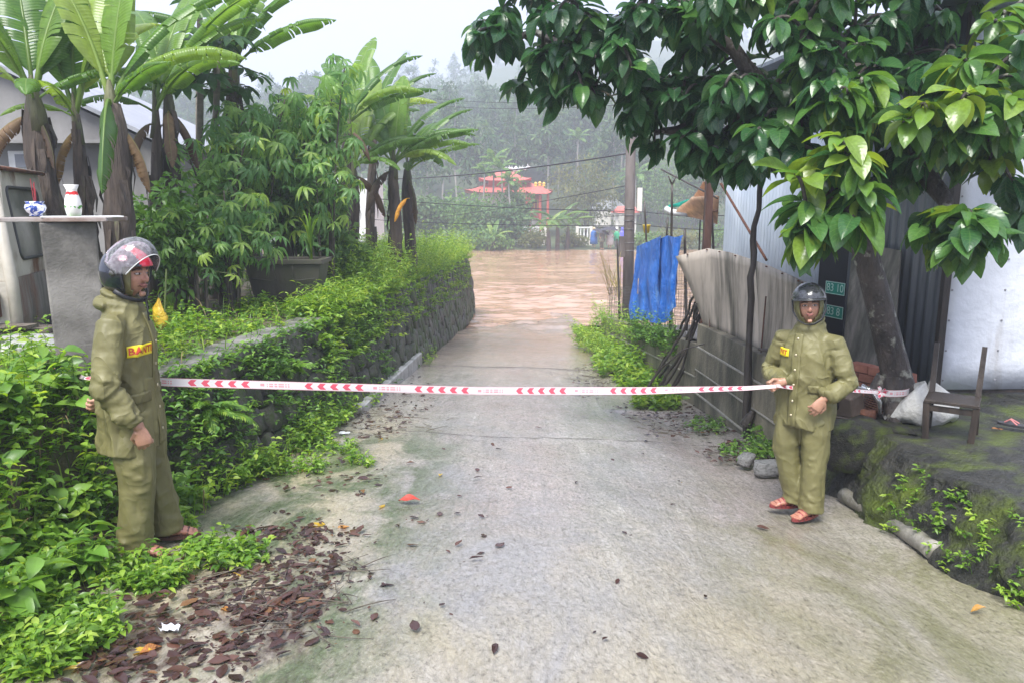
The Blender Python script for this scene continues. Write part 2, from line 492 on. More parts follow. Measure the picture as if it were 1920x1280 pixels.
def road_mat():
    m, n, l, b = nodes_of('wet_concrete')
    v = coords(n, l); vs_ = coords(n, l, (1.0, .38, 1.0)); vf = coords(n, l, (1.0, .42, 1.0))
    big = noise_n(n, l, v, .55, 6, .6)
    mid = noise_n(n, l, vs_, 3.2, 8, .68)
    fin = noise_n(n, l, vf, 40, 7, .75, .2)
    agg = n.new('ShaderNodeTexVoronoi'); agg.inputs['Scale'].default_value = 90; l.new(v, agg.inputs['Vector'])
    c = ramp(n, [(.3, (.215, .20, .178)), (.7, (.47, .445, .40))], mid.outputs['Fac'], l).outputs[0]
    c = mixc(n, l, ramp(n, [(.42, (0, 0, 0)), (.66, (1, 1, 1))], big.outputs['Fac'], l).outputs[0], c, (.335, .315, .265))
    tw = noise_n(n, l, coords(n, l, (.9, .5, 1)), .8, 5, .6, .5)
    c = mixc(n, l, ramp(n, [(.40, (0, 0, 0)), (.62, (.75, .75, .75))], tw.outputs['Fac'], l).outputs[0], c, (.36, .30, .285))
    fl = noise_n(n, l, coords(n, l, (1.6, .22, 1)), 3.4, 7, .7, 1.2)
    c = mixc(n, l, ramp(n, [(.52, (0, 0, 0)), (.66, (.6, .6, .6))], fl.outputs['Fac'], l).outputs[0], c, (.15, .145, .125))
    # washed pebbles of the aggregate
    pf = ramp(n, [(.08, (1, 1, 1)), (.42, (0, 0, 0))], agg.outputs['Distance'], l).outputs[0]
    pc = n.new('ShaderNodeValToRGB'); l.new(agg.outputs['Color'], pc.inputs[0])
    pc.color_ramp.elements[0].color = (.14, .14, .14, 1); pc.color_ramp.elements[1].color = (.46, .44, .40, 1)
    mm = n.new('ShaderNodeMath'); mm.operation = 'MULTIPLY'; mm.inputs[1].default_value = .22; l.new(pf, mm.inputs[0])
    c = mixc(n, l, mm.outputs[0], c, pc.outputs[0])
    # dark pits and crackle between the stones
    c = mixc(n, l, ramp(n, [(.34, (.85, .85, .85)), (.49, (0, 0, 0))], fin.outputs['Fac'], l).outputs[0], c, (.085, .083, .075))
    # algae film along the left edge and lower right, tan silt on the far left
    sep = n.new('ShaderNodeSeparateXYZ'); l.new(v, sep.inputs[0])
    def band(x0, x1, y0, y1, sc, t0, t1):
        a = n.new('ShaderNodeMapRange'); a.inputs[1].default_value = x0; a.inputs[2].default_value = x1; l.new(sep.outputs[0], a.inputs[0])
        y = n.new('ShaderNodeMapRange'); y.inputs[1].default_value = y0; y.inputs[2].default_value = y1; l.new(sep.outputs[1], y.inputs[0])
        nn = noise_n(n, l, coords(n, l, (1.3, .75, 1)), sc, 7, .7, .6)
        r = ramp(n, [(t0, (0, 0, 0)), (t1, (1, 1, 1))], nn.outputs['Fac'], l).outputs[0]
        q = n.new('ShaderNodeMath'); q.operation = 'MULTIPLY'; l.new(a.outputs[0], q.inputs[0]); l.new(y.outputs[0], q.inputs[1])
        w = n.new('ShaderNodeMath'); w.operation = 'MULTIPLY'; l.new(q.outputs[0], w.inputs[0]); l.new(r, w.inputs[1])
        return w.outputs[0]
    fv = n.new('ShaderNodeMapping'); fv.inputs['Rotation'].default_value = (0, 0, math.radians(-14)); fv.inputs['Scale'].default_value = (2.4, .3, 1); l.new(v, fv.inputs['Vector'])
    fs = noise_n(n, l, fv.outputs[0], 4.2, 8, .72, .5)
    c = mixc(n, l, ramp(n, [(.53, (0, 0, 0)), (.68, (.85, .85, .85))], fs.outputs['Fac'], l).outputs[0], c, (.20, .195, .185), 'SCREEN')
    c = mixc(n, l, band(-9.1, -9, 5.2, 3.2, .8, .30, .56), c, (.33, .295, .215))
    c = mixc(n, l, band(2.4, -.4, 9.0, 6.5, .7, .44, .60), c, (.26, .255, .255))
    c = mixc(n, l, band(-.7, -1.4, 9.0, 7.0, 1.1, .34, .60), c, (.47, .40, .27))
    c = mixc(n, l, band(-.25, -.8, 8.0, 6.5, 1.7, .43, .58), c, (.10, .125, .06))
    c = mixc(n, l, band(.6, 1.7, 6.2, 4.5, 1.5, .40, .62), c, (.18, .172, .09))
    c = mixc(n, l, band(-9.1, -9, 10.5, 17.5, .9, .22, .48), c, (.37, .245, .155))
    c = mixc(n, l, band(-.45, -.95, 3.9, 3.3, 2.4, .47, .62), c, (.085, .058, .045))
    rg1 = noise_n(n, l, coords(n, l, (1, .5, 1)), 30, 3, .6, .35); rg1.noise_type = 'RIDGED_MULTIFRACTAL'; rg1.inputs['Offset'].default_value = .9; rg1.inputs['Gain'].default_value = 1.4
    c = mixc(n, l, ramp(n, [(.72, (0, 0, 0)), (.92, (.3, .3, .3))], rg1.outputs['Fac'], l).outputs[0], c, (.5, .48, .45), 'MULTIPLY')
    sp1 = noise_n(n, l, coords(n, l, (1, .55, 1)), 44, 7, .8, .15)
    c = mixc(n, l, ramp(n, [(.36, (.9, .9, .9)), (.47, (0, 0, 0))], sp1.outputs['Fac'], l).outputs[0], c, (.38, .36, .33), 'MULTIPLY')
    c = mixc(n, l, ramp(n, [(.55, (0, 0, 0)), (.68, (.8, .8, .8))], sp1.outputs['Fac'], l).outputs[0], c, (.16, .155, .14), 'SCREEN')
    l.new(c, b.inputs['Base Color'])
    r = ramp(n, [(.35, (.35,) * 3), (.62, (.6,) * 3)], big.outputs['Fac'], l)
    l.new(r.outputs[0], b.inputs['Roughness'])
    b.inputs['Specular IOR Level'].default_value = .55
    # thin sheet of running water: ripples across the slope, over coarse concrete
    w1 = noise_n(n, l, coords(n, l, (1.0, .45, 1)), 11, 5, .62, 1.6)
    w2 = noise_n(n, l, coords(n, l, (1, .5, 1)), 46, 4, .62, .8)
    ad = n.new('ShaderNodeMath'); ad.operation = 'MULTIPLY_ADD'; ad.inputs[1].default_value = .45
    l.new(w2.outputs['Fac'], ad.inputs[0]); l.new(w1.outputs['Fac'], ad.inputs[2])
    bp = n.new('ShaderNodeBump'); bp.inputs['Strength'].default_value = .5; bp.inputs['Distance'].default_value = .03
    l.new(ad.outputs[0], bp.inputs['Height'])
    b2 = n.new('ShaderNodeBump'); b2.inputs['Strength'].default_value = .55; b2.inputs['Distance'].default_value = .006
    l.new(fin.outputs['Fac'], b2.inputs['Height']); l.new(bp.outputs[0], b2.inputs['Normal'])
    l.new(b2.outputs[0], b.inputs['Normal'])
    # the water film itself: a clear coat with its own ripples
    b3 = n.new('ShaderNodeBump'); b3.inputs['Strength'].default_value = .5; b3.inputs['Distance'].default_value = .022; l.new(ad.outputs[0], b3.inputs['Height'])
    b.inputs['Coat Weight'].default_value = 1.0; b.inputs['Coat IOR'].default_value = 1.36
    cw = ramp(n, [(.35, (.01,) * 3), (.65, (.06,) * 3)], big.outputs['Fac'], l); l.new(cw.outputs[0], b.inputs['Coat Roughness']); l.new(b3.outputs[0], b.inputs['Coat Normal'])
    return m

def road():
    ys = np.concatenate([np.arange(-6, 1.5, .3), np.arange(1.5, 9, .055), np.arange(9, 30, .12)])
    ts = np.linspace(0, 1, 110)
    rows = []
    for y in ys:
        lx = interp(y, [-6, 2, 4.6, 8.2, 25], [-3.6, -3.3, -2.55, -2.1, -1.75])
        rx = interp(y, [-6, 2, 4.1, 5.2, 6.8, 8, 14, 25], [3.6, 3.3, 3.1, 3.0, 2.9, 2.75, 2.3, 1.9])
        r = []
        for t in ts:
            x = lx + (rx - lx) * t
            z = zr(x, y) + .012 * fbm((x * 1.3, y * .9, 0)) + .004 * fbm((x * 7, y * 7, 5))
            z += (.13 * fbm((x * .55, y * .35, 6)) + .04 * fbm((x * 1.7, y * 1.2, 2)) + .04 * x / 2) * sm((y - 16) / 5)
            z -= .05 * math.exp(-((x - rx + .9) / .35) ** 2) * (1 if y < 9 else 0)
            r.append((x, y, z))
        rows.append(r)
    mb = MB().sheet(rows)
    o = mb.obj('road', road_mat(), smooth=True)
    tag(o, kind='structure')
    cm = flat('crack_dirt', (.045, .04, .034), .6)
    def crack(pts, r):
        P3 = []
        for (x0, y0), (x1, y1) in zip(pts[:-1], pts[1:]):
            for t in np.linspace(0, 1, 14, endpoint=False):
                x, y = x0 + (x1 - x0) * t, y0 + (y1 - y0) * t
                x += .05 * fbm((x * 3, y * 3, 1)); y += .05 * fbm((x * 3, y * 3, 7))
                P3.append((x, y, zr(x, y) + .012 * fbm((x * 1.3, y * .9, 0)) + .001))
        MB().tube(P3, r, 4, ell=(.35, 1), up0=(0, 0, 1)).obj('crack', cm, o)
    crack([(-1.75, 12.7), (0, 12.9), (1.7, 12.75)], .012)
    crack([(-1.9, 7.4), (-.4, 7.2), (.9, 7.35), (2.4, 7.2)], .006)
road()

def flood():
    m, n, l, b = nodes_of('muddy_water')
    v = coords(n, l, (.45, 1.0, 1))
    a = noise_n(n, l, v, .35, 4, .55, .6)
    c = ramp(n, [(.3, (.37, .215, .125)), (.7, (.52, .33, .215))], a.outputs['Fac'], l).outputs[0]
    fo = noise_n(n, l, coords(n, l, (1, .8, 1)), .9, 8, .7, 1.5)
    c = mixc(n, l, ramp(n, [(.68, (0, 0, 0)), (.84, (.35, .35, .35))], fo.outputs['Fac'], l).outputs[0], c, (.62, .45, .27))
    l.new(c, b.inputs['Base Color'])
    b.inputs['Roughness'].default_value = .06
    b.inputs['Specular IOR Level'].default_value = .4
    w = noise_n(n, l, coords(n, l, (.45, 1.3, 1)), 2.0, 3, .5, .7)
    w2 = noise_n(n, l, coords(n, l, (1, 1.4, 1)), 14, 3, .6)
    ad = n.new('ShaderNodeMath'); ad.operation = 'MULTIPLY_ADD'; ad.inputs[1].default_value = .08
    l.new(w2.outputs['Fac'], ad.inputs[0]); l.new(w.outputs['Fac'], ad.inputs[2])
    bp = n.new('ShaderNodeBump'); bp.inputs['Strength'].default_value = .6; bp.inputs['Distance'].default_value = .07
    l.new(ad.outputs[0], bp.inputs['Height']); l.new(bp.outputs[0], b.inputs['Normal'])
    xs = np.concatenate([np.linspace(-80, -8, 20), np.linspace(-7.8, 14, 90), np.linspace(15, 80, 20)])
    ys = np.concatenate([np.linspace(17, 34, 110), np.linspace(34.4, 68, 60)])
    rows = [[(x, y, WZ + .06 * fbm((x * .5, y * .8, 1.7)) * sm((y - 19) / 6) + .05 * fbm((x * 1.7, y * 2.3, 8)) * sm((y - 19) / 6) + .16 * math.exp(-((x - 2.1) / .9) ** 2 - ((y - 29) / 1.6) ** 2) * (.6 + .8 * fbm((x * 2, y * 2, 3)))) for x in xs] for y in ys]
    o = MB().sheet(rows).obj('flood_water', m, smooth=True)
    tag(o, kind='structure')
    # standing wave of turbulent water by the drain and rough crest lines
flood()

# left terrace behind the retaining wall
def terr_z(y): return interp(y, [-6, 2, 5, 8.3, 12, 23, 27], [.55, .5, .42, .30, .22, .06, -.6])
def wx_top(y): return interp(y, [-6, 2.0, 3.2, 4.4, 5.0, 8.3, 23, 25.5], [-3.3, -3.0, -2.85, -2.55, -2.37, -2.18, -1.52, -1.42])
def wx_base(y): return interp(y, [-6, 2.0, 3.2, 4.4, 5.0, 8.2, 23, 25.5], [-2.5, -2.25, -2.3, -2.25, -2.08, -1.84, -1.38, -1.33])
MAT['earth'] = pmat('earth', (.055, .042, .03), (.14, .105, .07), 3, .7, .6, 25, c3=(.06, .075, .03), s3=1.2, t3=.5)

def bank_z(x, y):
    """ground height left of the road, bank or terrace"""
    xb, xt = wx_base(y), wx_top(y)
    zt, zb = terr_z(y), zr(xb, y)
    if x >= xb: return zb
    if x <= xt: return zt + .05 * fbm((x * .7, y * .7, 2)) + .02 * (xt - x if xt - x < 4 else 4)
    t = (xb - x) / (xb - xt)
    return zb + (zt - zb) * (sm(t) if y < 4.4 else sm(t * 1.6 - .5))

def terrace():
    ys = np.concatenate([np.arange(-6, 1.5, .6), np.arange(1.5, 9, .14), np.arange(9, 27.2, .4)])
    rows = []
    for y in ys:
        xb, xt = wx_base(y), wx_top(y)
        back = [xt - d for d in (40, 25, 16, 10, 7, 5, 3.6, 2.6, 1.8, 1.2, .8, .45, .2)]
        face = [xt + (xb - .12 - xt) * t for t in np.linspace(0, 1, 9)]
        r = []
        for x in back + face:
            z = bank_z(x, y)
            if y > 24: z -= (y - 24) * .9
            z += .03 * fbm((x * 2.5, y * 2.5, 7))
            r.append((x, y, z))
        r.append((xb + .03, y, zr(xb, y) - .06))
        rows.append(r)
    o = MB().sheet(rows).obj('terrace', MAT['earth'], smooth=True)
    tag(o, kind='structure')
terrace()

# right yard: raised bank with a mossy face, lower yard behind the concrete wall
YZ = -.18
def rw_x(y): return 3.08 - .068 * y          # road side of the concrete wall
EDGE = [(-6, 3.9, 3.1), (2, 3.6, 2.85), (3.3, 3.05, 2.72), (3.9, 3.0, 2.58), (4.4, 2.92, 2.57), (4.9, 2.84, 2.52), (5.4, 2.80, 2.52), (6.0, 2.78, 2.54), (6.6, 2.76, 2.58), (7.0, 2.76, 2.66)]
def ed_top(y): return interp(y, [e[0] for e in EDGE], [e[1] for e in EDGE])
def ed_base(y): return interp(y, [e[0] for e in EDGE], [e[2] for e in EDGE])
MAT['mossy'] = pmat('mossy_concrete', (.010, .011, .009), (.055, .054, .046), 9, .42, 1.0, 30, c3=(.09, .125, .015), s3=2.6, t3=.55, w3=.09, bdist=.06, spec=.35)
MAT['yard'] = pmat('yard_soil', (.045, .038, .032), (.12, .105, .085), 3.5, .45, .8, 18, c3=(.20, .20, .19), s3=1.1, t3=.66, w3=.05)

def yard_z(x, y):
    if y < 7.0: return YZ + .03 * fbm((x, y, 4)) + .10 * math.exp(-((x - 3.9) ** 2 / .5 + (y - 4.3) ** 2 / .8))
    return interp(y, [7, 9.5, 12, 15, 18, 22, 26], [YZ, -.15, -.5, -.85, -1.3, -2.0, -2.8])

def yard():
    rows = []
    for y in np.concatenate([np.arange(-6, 2, .5), np.arange(2, 7.01, .045)]):
        xt, xb = ed_top(y), ed_base(y)
        zb = zr(xb, y) - .08
        r = [(xb - .05, y, zb - .1)]
        for t in np.linspace(0, 1, 26):
            x = xb + (xt - xb) * t; zt = yard_z(xt, y)
            z = zb + (zt - zb) * (t ** .55)
            led = .05 * math.sin(z * 38 + 2 * fbm((y, 0, 3))) * (.4 + fbm((y * 2, z * 2, 1)))
            r.append((x + .07 * fbm((x * 3, y * 3, z * 4)) + led * .5 + .02 * fbm((x * 14, y * 14, z * 14)), y, z + .04 * fbm((x * 4, y * 4, 9)) + .012 * fbm((x * 15, y * 15, 3))))
        for d in (.12, .3, .55, .85, 1.2, 1.7, 2.4, 3.5, 6, 12, 36):
            x = xt + d; r.append((x, y, yard_z(x, y) + .015 * fbm((x * 5, y * 5, 2))))
        rows.append(r)
    o = MB().sheet(rows).obj('yard_bank', MAT['mossy'], smooth=True); tag(o, kind='structure')
    rows = []
    for y in np.arange(7.0, 26.5, .5):
        x0 = rw_x(y) + .12
        rows.append([(x0 + d, y, yard_z(x0 + d, y) + .04 * fbm((d, y, 1))) for d in (0, .3, .7, 1.2, 2, 3, 5, 8, 14, 36)])
    o = MB().sheet(rows).obj('yard', MAT['yard'], smooth=True); tag(o, kind='structure')
yard()

# rain haze in the valley
def haze():
    m, n, l, b = nodes_of('rain_haze')
    n.remove(b)
    pv = n.new('ShaderNodeVolumePrincipled')
    pv.inputs['Color'].default_value = (.83, .89, 1.0, 1)
    pv.inputs['Density'].default_value = .0033
    pv.inputs['Anisotropy'].default_value = .2
    l.new(pv.outputs[0], n['Material Output'].inputs['Volume'])
    o = MB().box((0, 152.5, 45), (480, 405, 98)).obj('haze', m)
    tag(o, kind='stuff')
# ------------------------------------------------------------------ vegetation builders
MAT['banana'] = foliage('banana_leaf', [(0, (.06, .15, .025)), (.45, (.10, .22, .035)), (.8, (.18, .31, .05)), (1, (.27, .37, .07))], .28, .45, fine=.5, objrand=True)
MAT['banana_dry'] = foliage('dry_banana_leaf', [(0, (.06, .034, .022)), (.5, (.12, .068, .042)), (.8, (.20, .12, .06)), (1, (.36, .22, .06))], .6, .25, fine=.2, objrand=True)
MAT['pseudostem'] = pmat('pseudostem', (.03, .022, .018), (.115, .085, .065), 9, .7, 1.0, 26, stretch=(1.6, 1.6, .22), c3=(.13, .16, .06), s3=2.2, t3=.66, w3=.06, bdist=.03, rnd=True)
MAT['leaf_base'] = pmat('leaf_base', (.05, .045, .025), (.14, .15, .06), 7, .6, .8, 20, stretch=(2, 2, .3))
MAT['petiole'] = pmat('petiole', (.12, .19, .05), (.20, .27, .08), 8, .4, .1)

def banana_leaf(name, L, W, e0, e1, seed, torn=.35, fold=.25, pet=.18, nseg=26, edge=.5, twist=0.0, pw=1.25):
    rg = random.Random(seed)
    pts, tan = [], []
    p = Vector((0, 0, 0)); n = nseg + 6
    for i in range(n + 1):
        t = i / n
        e = e0 + (e1 - e0) * (t ** pw)
        d = Vector((0.10 * math.sin(t * 3 + seed) * t, math.cos(e), math.sin(e))).normalized()
        pts.append(p.copy()); tan.append(d); p = p + d * (L / n)
    mb = MB()
    i0 = int(pet * n)
    def prof(t): return max(.03, min(1, (t / .16) ** .7) * min(1, ((1 - t) / .28) ** .6 if t < 1 else 0))
    for s in (-1, 1):
        cuts = [0]
        k = 0
        m = n - i0
        while k < m:
            k += rg.randint(2, 7) if rg.random() > torn else rg.randint(1, 2)
            cuts.append(min(k, m))
        for a, b in zip(cuts[:-1], cuts[1:]):
            if a == b: continue
            dg = rg.uniform(0, .55) * (torn + .15)
            miss = .78 + .22 * rg.random() if torn > .3 else 1.0
            rows = []
            for i in range(a, b + 1):
                t = i / m; P0 = pts[i0 + i]; T = tan[i0 + i]
                S = Vector((1, 0, 0)); S = (S - T * S.dot(T)).normalized()
                N = S.cross(T) if S.cross(T).z > 0 or abs(T.z) > .5 else -S.cross(T)
                if twist:
                    R = Matrix.Rotation(twist * t, 3, T); S = R @ S; N = R @ N
                w = prof(t) * W / 2
                row = []
                for q in (0, .3, .62, .86, 1.0):
                    al = fold - (edge + dg) * q * q + .05 * math.sin(9 * t + s)
                    sp = 0.0
                    if i == a and a > 0: sp = .16 * q
                    if i == b and b < m: sp = -.16 * q
                    off = S * (s * w * q * math.cos(al) * (miss if q == 1 else 1)) + N * (w * q * math.sin(al))
                    row.append(P0 + off + T * (.22 * q * w + sp * L / n * 1.0))
                rows.append(row)
            uv = [(.5 + s * q / 2, (i / m)) for i in range(a, b + 1) for q in (0, .3, .62, .86, 1.0)]
            mb.sheet(rows, uv=uv)
    mb.tube([q - Vector((0, 0, .006)) for q in pts[::3]], [max(.004, .026 * (1 - i / (len(pts[::3]))) * (L / 1.8)) for i in range(len(pts[::3]))], 6)
    nmid = len(pts[::3]) * 6
    mb.uv[-nmid:] = [(.5, .2)] * nmid
    return mb.mesh(name, smooth=True)

BL = {}
for i, (L, W, e0, e1, tn, ed) in enumerate([(1.9, .43, 1.35, .75, .3, .25), (2.0, .45, 1.2, .1, .45, .4), (1.9, .41, .95, -.5, .6, .5), (1.7, .40, .6, -.9, .6, .5),
                                            (1.7, .42, 1.0, -1.25, .65, .6), (1.5, .36, 1.45, 1.1, .1, .1), (1.8, .40, .7, -.1, .7, .5)]):
    BL[i] = banana_leaf('banana_leaf', L, W, e0, e1, 10 + i, tn, edge=ed)
BL['hang'] = banana_leaf('banana_leaf', 1.5, .46, .9, -1.5, 31, .6, edge=.25, fold=-.95, pet=.16, pw=.42)
BL['dead'] = banana_leaf('dry_leaf', 1.35, .34, .1, -1.55, 41, .85, edge=.75, fold=-.25, pet=.12, pw=.6)
BL['dead2'] = banana_leaf('dry_leaf', 1.1, .26, -.5, -1.6, 42, .9, edge=.9, fold=-.3, pet=.1, pw=.6)
for k, me in BL.items():
    me.materials.append(MAT['banana_dry' if str(k).startswith('dead') else 'banana'])

def banana_plant(label, base, top, r, leaves, group, name='banana_plant', sc=1.0, seed=0, ragged=True):
    """leaves: list of (kind, azimuth deg (0 = +x, 90 = away), scale, tilt)"""
    rg = random.Random(seed)
    base, top = Vector(base), Vector(top)
    root = empty(name, base)
    H = top - base
    pts = [H * t + Vector((.03 * math.sin(5 * t + seed), 0, 0)) for t in np.linspace(-.06, 1, 14)]
    rad = [r * (1.15 - .45 * t) * rg.uniform(.92, 1.08) * (1 if t < .85 else 1 - (t - .85) * 3.2) for t in np.linspace(0, 1, 14)]
    mb = MB(); mb.tube(pts, rad, 14, rough=.06, rnd=rg)
    st = mb.obj('pseudostem', MAT['pseudostem'], root, smooth=True)
    MB().tube([H * .86, H * .95 + Vector((.01, 0, 0)), H * 1.0 + Vector((0, 0, .06)), H + Vector((0, 0, .22))], [r * .70, r * .55, r * .36, r * .10], 10).obj('leaf_base', MAT['leaf_base'], root, True)
    if ragged:
        mb = MB()
        for k in range(26):                      # dry sheath strips peeling off the stem
            t = rg.uniform(.1, .97); a = rg.uniform(0, 6.28); p = H * t
            d = Vector((math.cos(a), math.sin(a), 0)); ln = rg.uniform(.12, .45); w = rg.uniform(.015, .05)
            sd = Vector((-d.y, d.x, 0)) * w
            rr = r * (1.15 - .5 * t)
            q0 = p + d * (rr + .002); q1 = p + d * (rr + rg.uniform(.015, .05)) - Vector((0, 0, ln * .6)); q2 = p + d * (rr + rg.uniform(.01, .04)) - Vector((0, 0, ln))
            mb.sheet([[q0 - sd, q0 + sd], [q1 - sd * .8, q1 + sd], [q2 - sd * .3, q2 + sd * .2]])
        mb.obj('dry_sheath', MAT['pseudostem'], root, smooth=True)
    for k, az, s, tilt in leaves:
        o = link('dry_leaf' if str(k).startswith('dead') else 'leaf', BL[k], None, root)
        o.location = H * (.985 if not str(k).startswith('dead') else .93)
        o.rotation_mode = 'XYZ'
        o.rotation_euler = (math.radians(tilt), 0, math.radians(az - 90))
        o.scale = (s * sc,) * 3
    return tag(root, label, 'banana plant', group)

def crown_mesh(name, seed, rx, rz, z0, nclump, per, ls, tm, flat_=.35, spread=.30):
    rs = np.random.RandomState(seed)
    C = rs.normal(size=(nclump, 3)); C /= np.linalg.norm(C, axis=1, keepdims=True)
    C *= (rs.rand(nclump, 1) ** .45) * np.array([rx, rx, rz]) * rs.uniform(.75, 1.1, (nclump, 1))
    C[:, 2] += z0
    cr = rs.uniform(.6, 1.25, nclump) * spread * rx
    T = np.repeat(C, per, axis=0); n = len(T)
    D = rs.normal(size=(n, 3)); D /= np.linalg.norm(D, axis=1, keepdims=True)
    T = T + D * (rs.rand(n, 1) ** .5) * np.repeat(cr, per)[:, None] * np.array([1, 1, .75])
    N = rs.normal(size=(n, 3)) * .6 + np.array([0, 0, 1.0]) + D * .4
    ti = np.clip(np.repeat(rs.uniform(.1, .9, nclump), per) + rs.normal(size=n) * .12, 0, 1)
    V, Fq, U, Tt = scatter(tm, T, frames(D + np.array([0, 0, -flat_]), N), rs.uniform(.7, 1.3, n) * ls, ti)
    return make_mesh(name, V, Fq, U, Tt)

TM_S = [leaf_tmpl(2, 2, .55, .3, .25, seed=i) for i in range(3)]
TM_1 = [leaf_tmpl(1, 1, .7, .2, .0, base=.5, tip=.4, seed=i) for i in range(2)]
MAT['forest'] = foliage('forest_leaf', [(0, (.035, .085, .03)), (.5, (.07, .145, .05)), (1, (.13, .21, .075))], .6, .25, spec=.2)
MAT['shrub_leaf'] = foliage('shrub_leaf', [(0, (.06, .14, .035)), (.5, (.11, .23, .05)), (1, (.21, .34, .08))], .45, .35, spec=.4)
MAT['bamboo_leaf'] = foliage('bamboo_leaf', [(0, (.09, .12, .035)), (.5, (.14, .17, .05)), (1, (.22, .22, .07))], .5, .4, spec=.3)
MAT['pale_bark'] = pmat('pale_bark', (.18, .17, .15), (.36, .34, .31), 2, .8, .3, stretch=(1, 1, .3))

# ------------------------------------------------------------------ hillside wood
FT = []
for s in range(5):
    h = [14, 16, 13, 15, 17][s]
    cm = crown_mesh('crown', 100 + s, [2.5, 2.1, 2.8, 2.3, 2.0][s], h * .36, h * .66, 34, 24, .62, TM_1)
    cm.materials.append(MAT['forest'])
    mb = MB(); rg = random.Random(s)
    mb.tube([(.15 * math.sin(i + s), .1 * i / 3, h * .95 * i / 6 - .4) for i in range(7)], [.17 - .022 * i for i in range(7)], 6)
    for k in range(5):
        z = h * rg.uniform(.4, .75); a = rg.uniform(0, 6.28)
        mb.tube([(0, 0, z), (math.cos(a) * 1.4, math.sin(a) * 1.4, z + 1.3)], [.06, .02], 4)
    tm_ = mb.mesh('trunk', True); tm_.materials.append(MAT['pale_bark'])
    FT.append((tm_, cm))

def forest():
    rg = random.Random(5)
    k = 0
    for row in range(3):
        y0 = 92 + row * 8
        for i in range(15):
            u = 480 + 62 * i + rg.uniform(-22, 22)
            y = y0 + rg.uniform(-3, 3)
            x = (u - 960) / F * y
            tm_, cm = FT[k % 5]; k += 1
            r = empty('forest_tree', (x, y, hill_z(x, y)), rg.uniform(0, 6.28), rg.uniform(.72, 1.02))
            link('trunk', tm_, None, r); link('crown', cm, None, r)
            tag(r, 'tall slim tree with pale trunk in the misty hillside wood behind the temple', 'tree', 'front rows of the hillside wood')
    # the rest of the wood reads as one mass
    Vs, Fs, Us, Ts = [], [], [], []; off = 0
    data = []
    for tm_, cm in FT:
        Fq = np.empty(len(cm.loops), dtype=np.int32); cm.loops.foreach_get('vertex_index', Fq)
        t = np.empty(len(cm.vertices), dtype=np.float32); cm.attributes['tint'].data.foreach_get('value', t)
        data.append((get_co(cm), Fq.reshape(-1, 4), t))
    for i in range(400):
        y = rg.uniform(108, 185) if i < 270 else rg.uniform(185, 335)
        x = rg.uniform(-.52, .50) * y
        V, Fq, t = data[i % 5]
        if i >= 270: Fq = Fq[::2]
        a = rg.uniform(0, 6.28); s = rg.uniform(.75, 1.1)
        c, sn = math.cos(a) * s, math.sin(a) * s
        X = np.stack([V[:, 0] * c - V[:, 1] * sn + x, V[:, 0] * sn + V[:, 1] * c + y, (V[:, 2] - 3.5) * s + hill_z(x, y)], axis=1)
        Vs.append(X); Fs.append(Fq + off); Ts.append(np.clip(t + rg.uniform(-.15, .15), 0, 1)); off += len(V)
    o = link('hillside_wood', make_mesh('hillside_wood', np.concatenate(Vs), np.concatenate(Fs), tint=np.concatenate(Ts)), MAT['forest'])
    tag(o, 'dense misty wood covering the hill', 'wood', kind='stuff')
forest()

# ------------------------------------------------------------------ far bank: palms, shrubs, temple
def frond_mesh(name, L, e0, e1, n, ll, seed, drop=.5):
    rg = random.Random(seed); mb = MB(); p = Vector((0, 0, 0)); pts = []
    for i in range(n + 1):
        t = i / n; e = e0 + (e1 - e0) * t; d = Vector((0, math.cos(e), math.sin(e)))
        pts.append((p.copy(), d)); p = p + d * (L / n)
    mb.tube([q for q, _ in pts[::3]], [.03 * (1 - .8 * i / len(pts[::3])) for i in range(len(pts[::3]))], 4)
    for i in range(2, n):
        t = i / n; q, d = pts[i]
        ln = ll * math.sin(math.pi * (.15 + .8 * t)) * rg.uniform(.85, 1.1)
        for s in (-1, 1):
            v = (Vector((s * .9, 0, 0)) + d * .55 + Vector((0, 0, .15))).normalized()
            w = d * .028 * L
            a, b = q + v * ln * .55, q + v * ln + Vector((0, 0, -drop * ln))
            mb.sheet([[q - w * .5, q + w * .5], [a - w, a + w], [b - w * .15, b + w * .15]], tint=rg.random())
    return mb.mesh(name, True)
FR = [frond_mesh('frond', 2.2, 1.0, -.5, 26, .55, 1), frond_mesh('frond', 2.2, 1.3, .1, 26, .55, 2), frond_mesh('frond', 2.0, .5, -1.1, 26, .5, 3)]
for m_ in FR: m_.materials.append(MAT['shrub_leaf'])

def palm(u, v_base, v_top, d, label, sc=1.0, seed=0, group='palms on the far bank', n=9):
    b = P(u, v_base, d); b.z = hill_z(b.x, d); t = P(u, v_top, d)
    rg = random.Random(seed); r = empty('areca_palm', b)
    h = t.z - b.z
    MB().tube([(.06 * math.sin(i * 1.2 + seed), 0, h * i / 6 - (.3 if i == 0 else 0)) for i in range(7)], [.11, .10, .09, .09, .085, .08, .07], 8).obj('trunk', MAT['pale_bark'], r, True)
    for k in range(n):
        o = link('frond', FR[k % 3], None, r, (.06 * math.sin(7.2 + seed), 0, h - .05), (0, 0, k * 6.283 / n + rg.uniform(-.3, .3)), sc * rg.uniform(.8, 1.1))
    return tag(r, label, 'palm', group)
palm(908, 425, 325, 74, 'areca palm standing before the left end of the temple roof', .8, 1)
palm(925, 425, 305, 75, 'areca palm rising over the left side of the temple roof', .95, 2)
palm(941, 425, 318, 73, 'areca palm beside the upper red roof of the temple', .9, 3)
palm(955, 425, 342, 72, 'low areca palm in front of the temple hall', .8, 4)
palm(1082, 420, 262, 96, 'tall thin palm on the misty slope right of the temple', 1.0, 5)
palm(1190, 420, 330, 84, 'palm behind the small roofed gate', 1.1, 6)

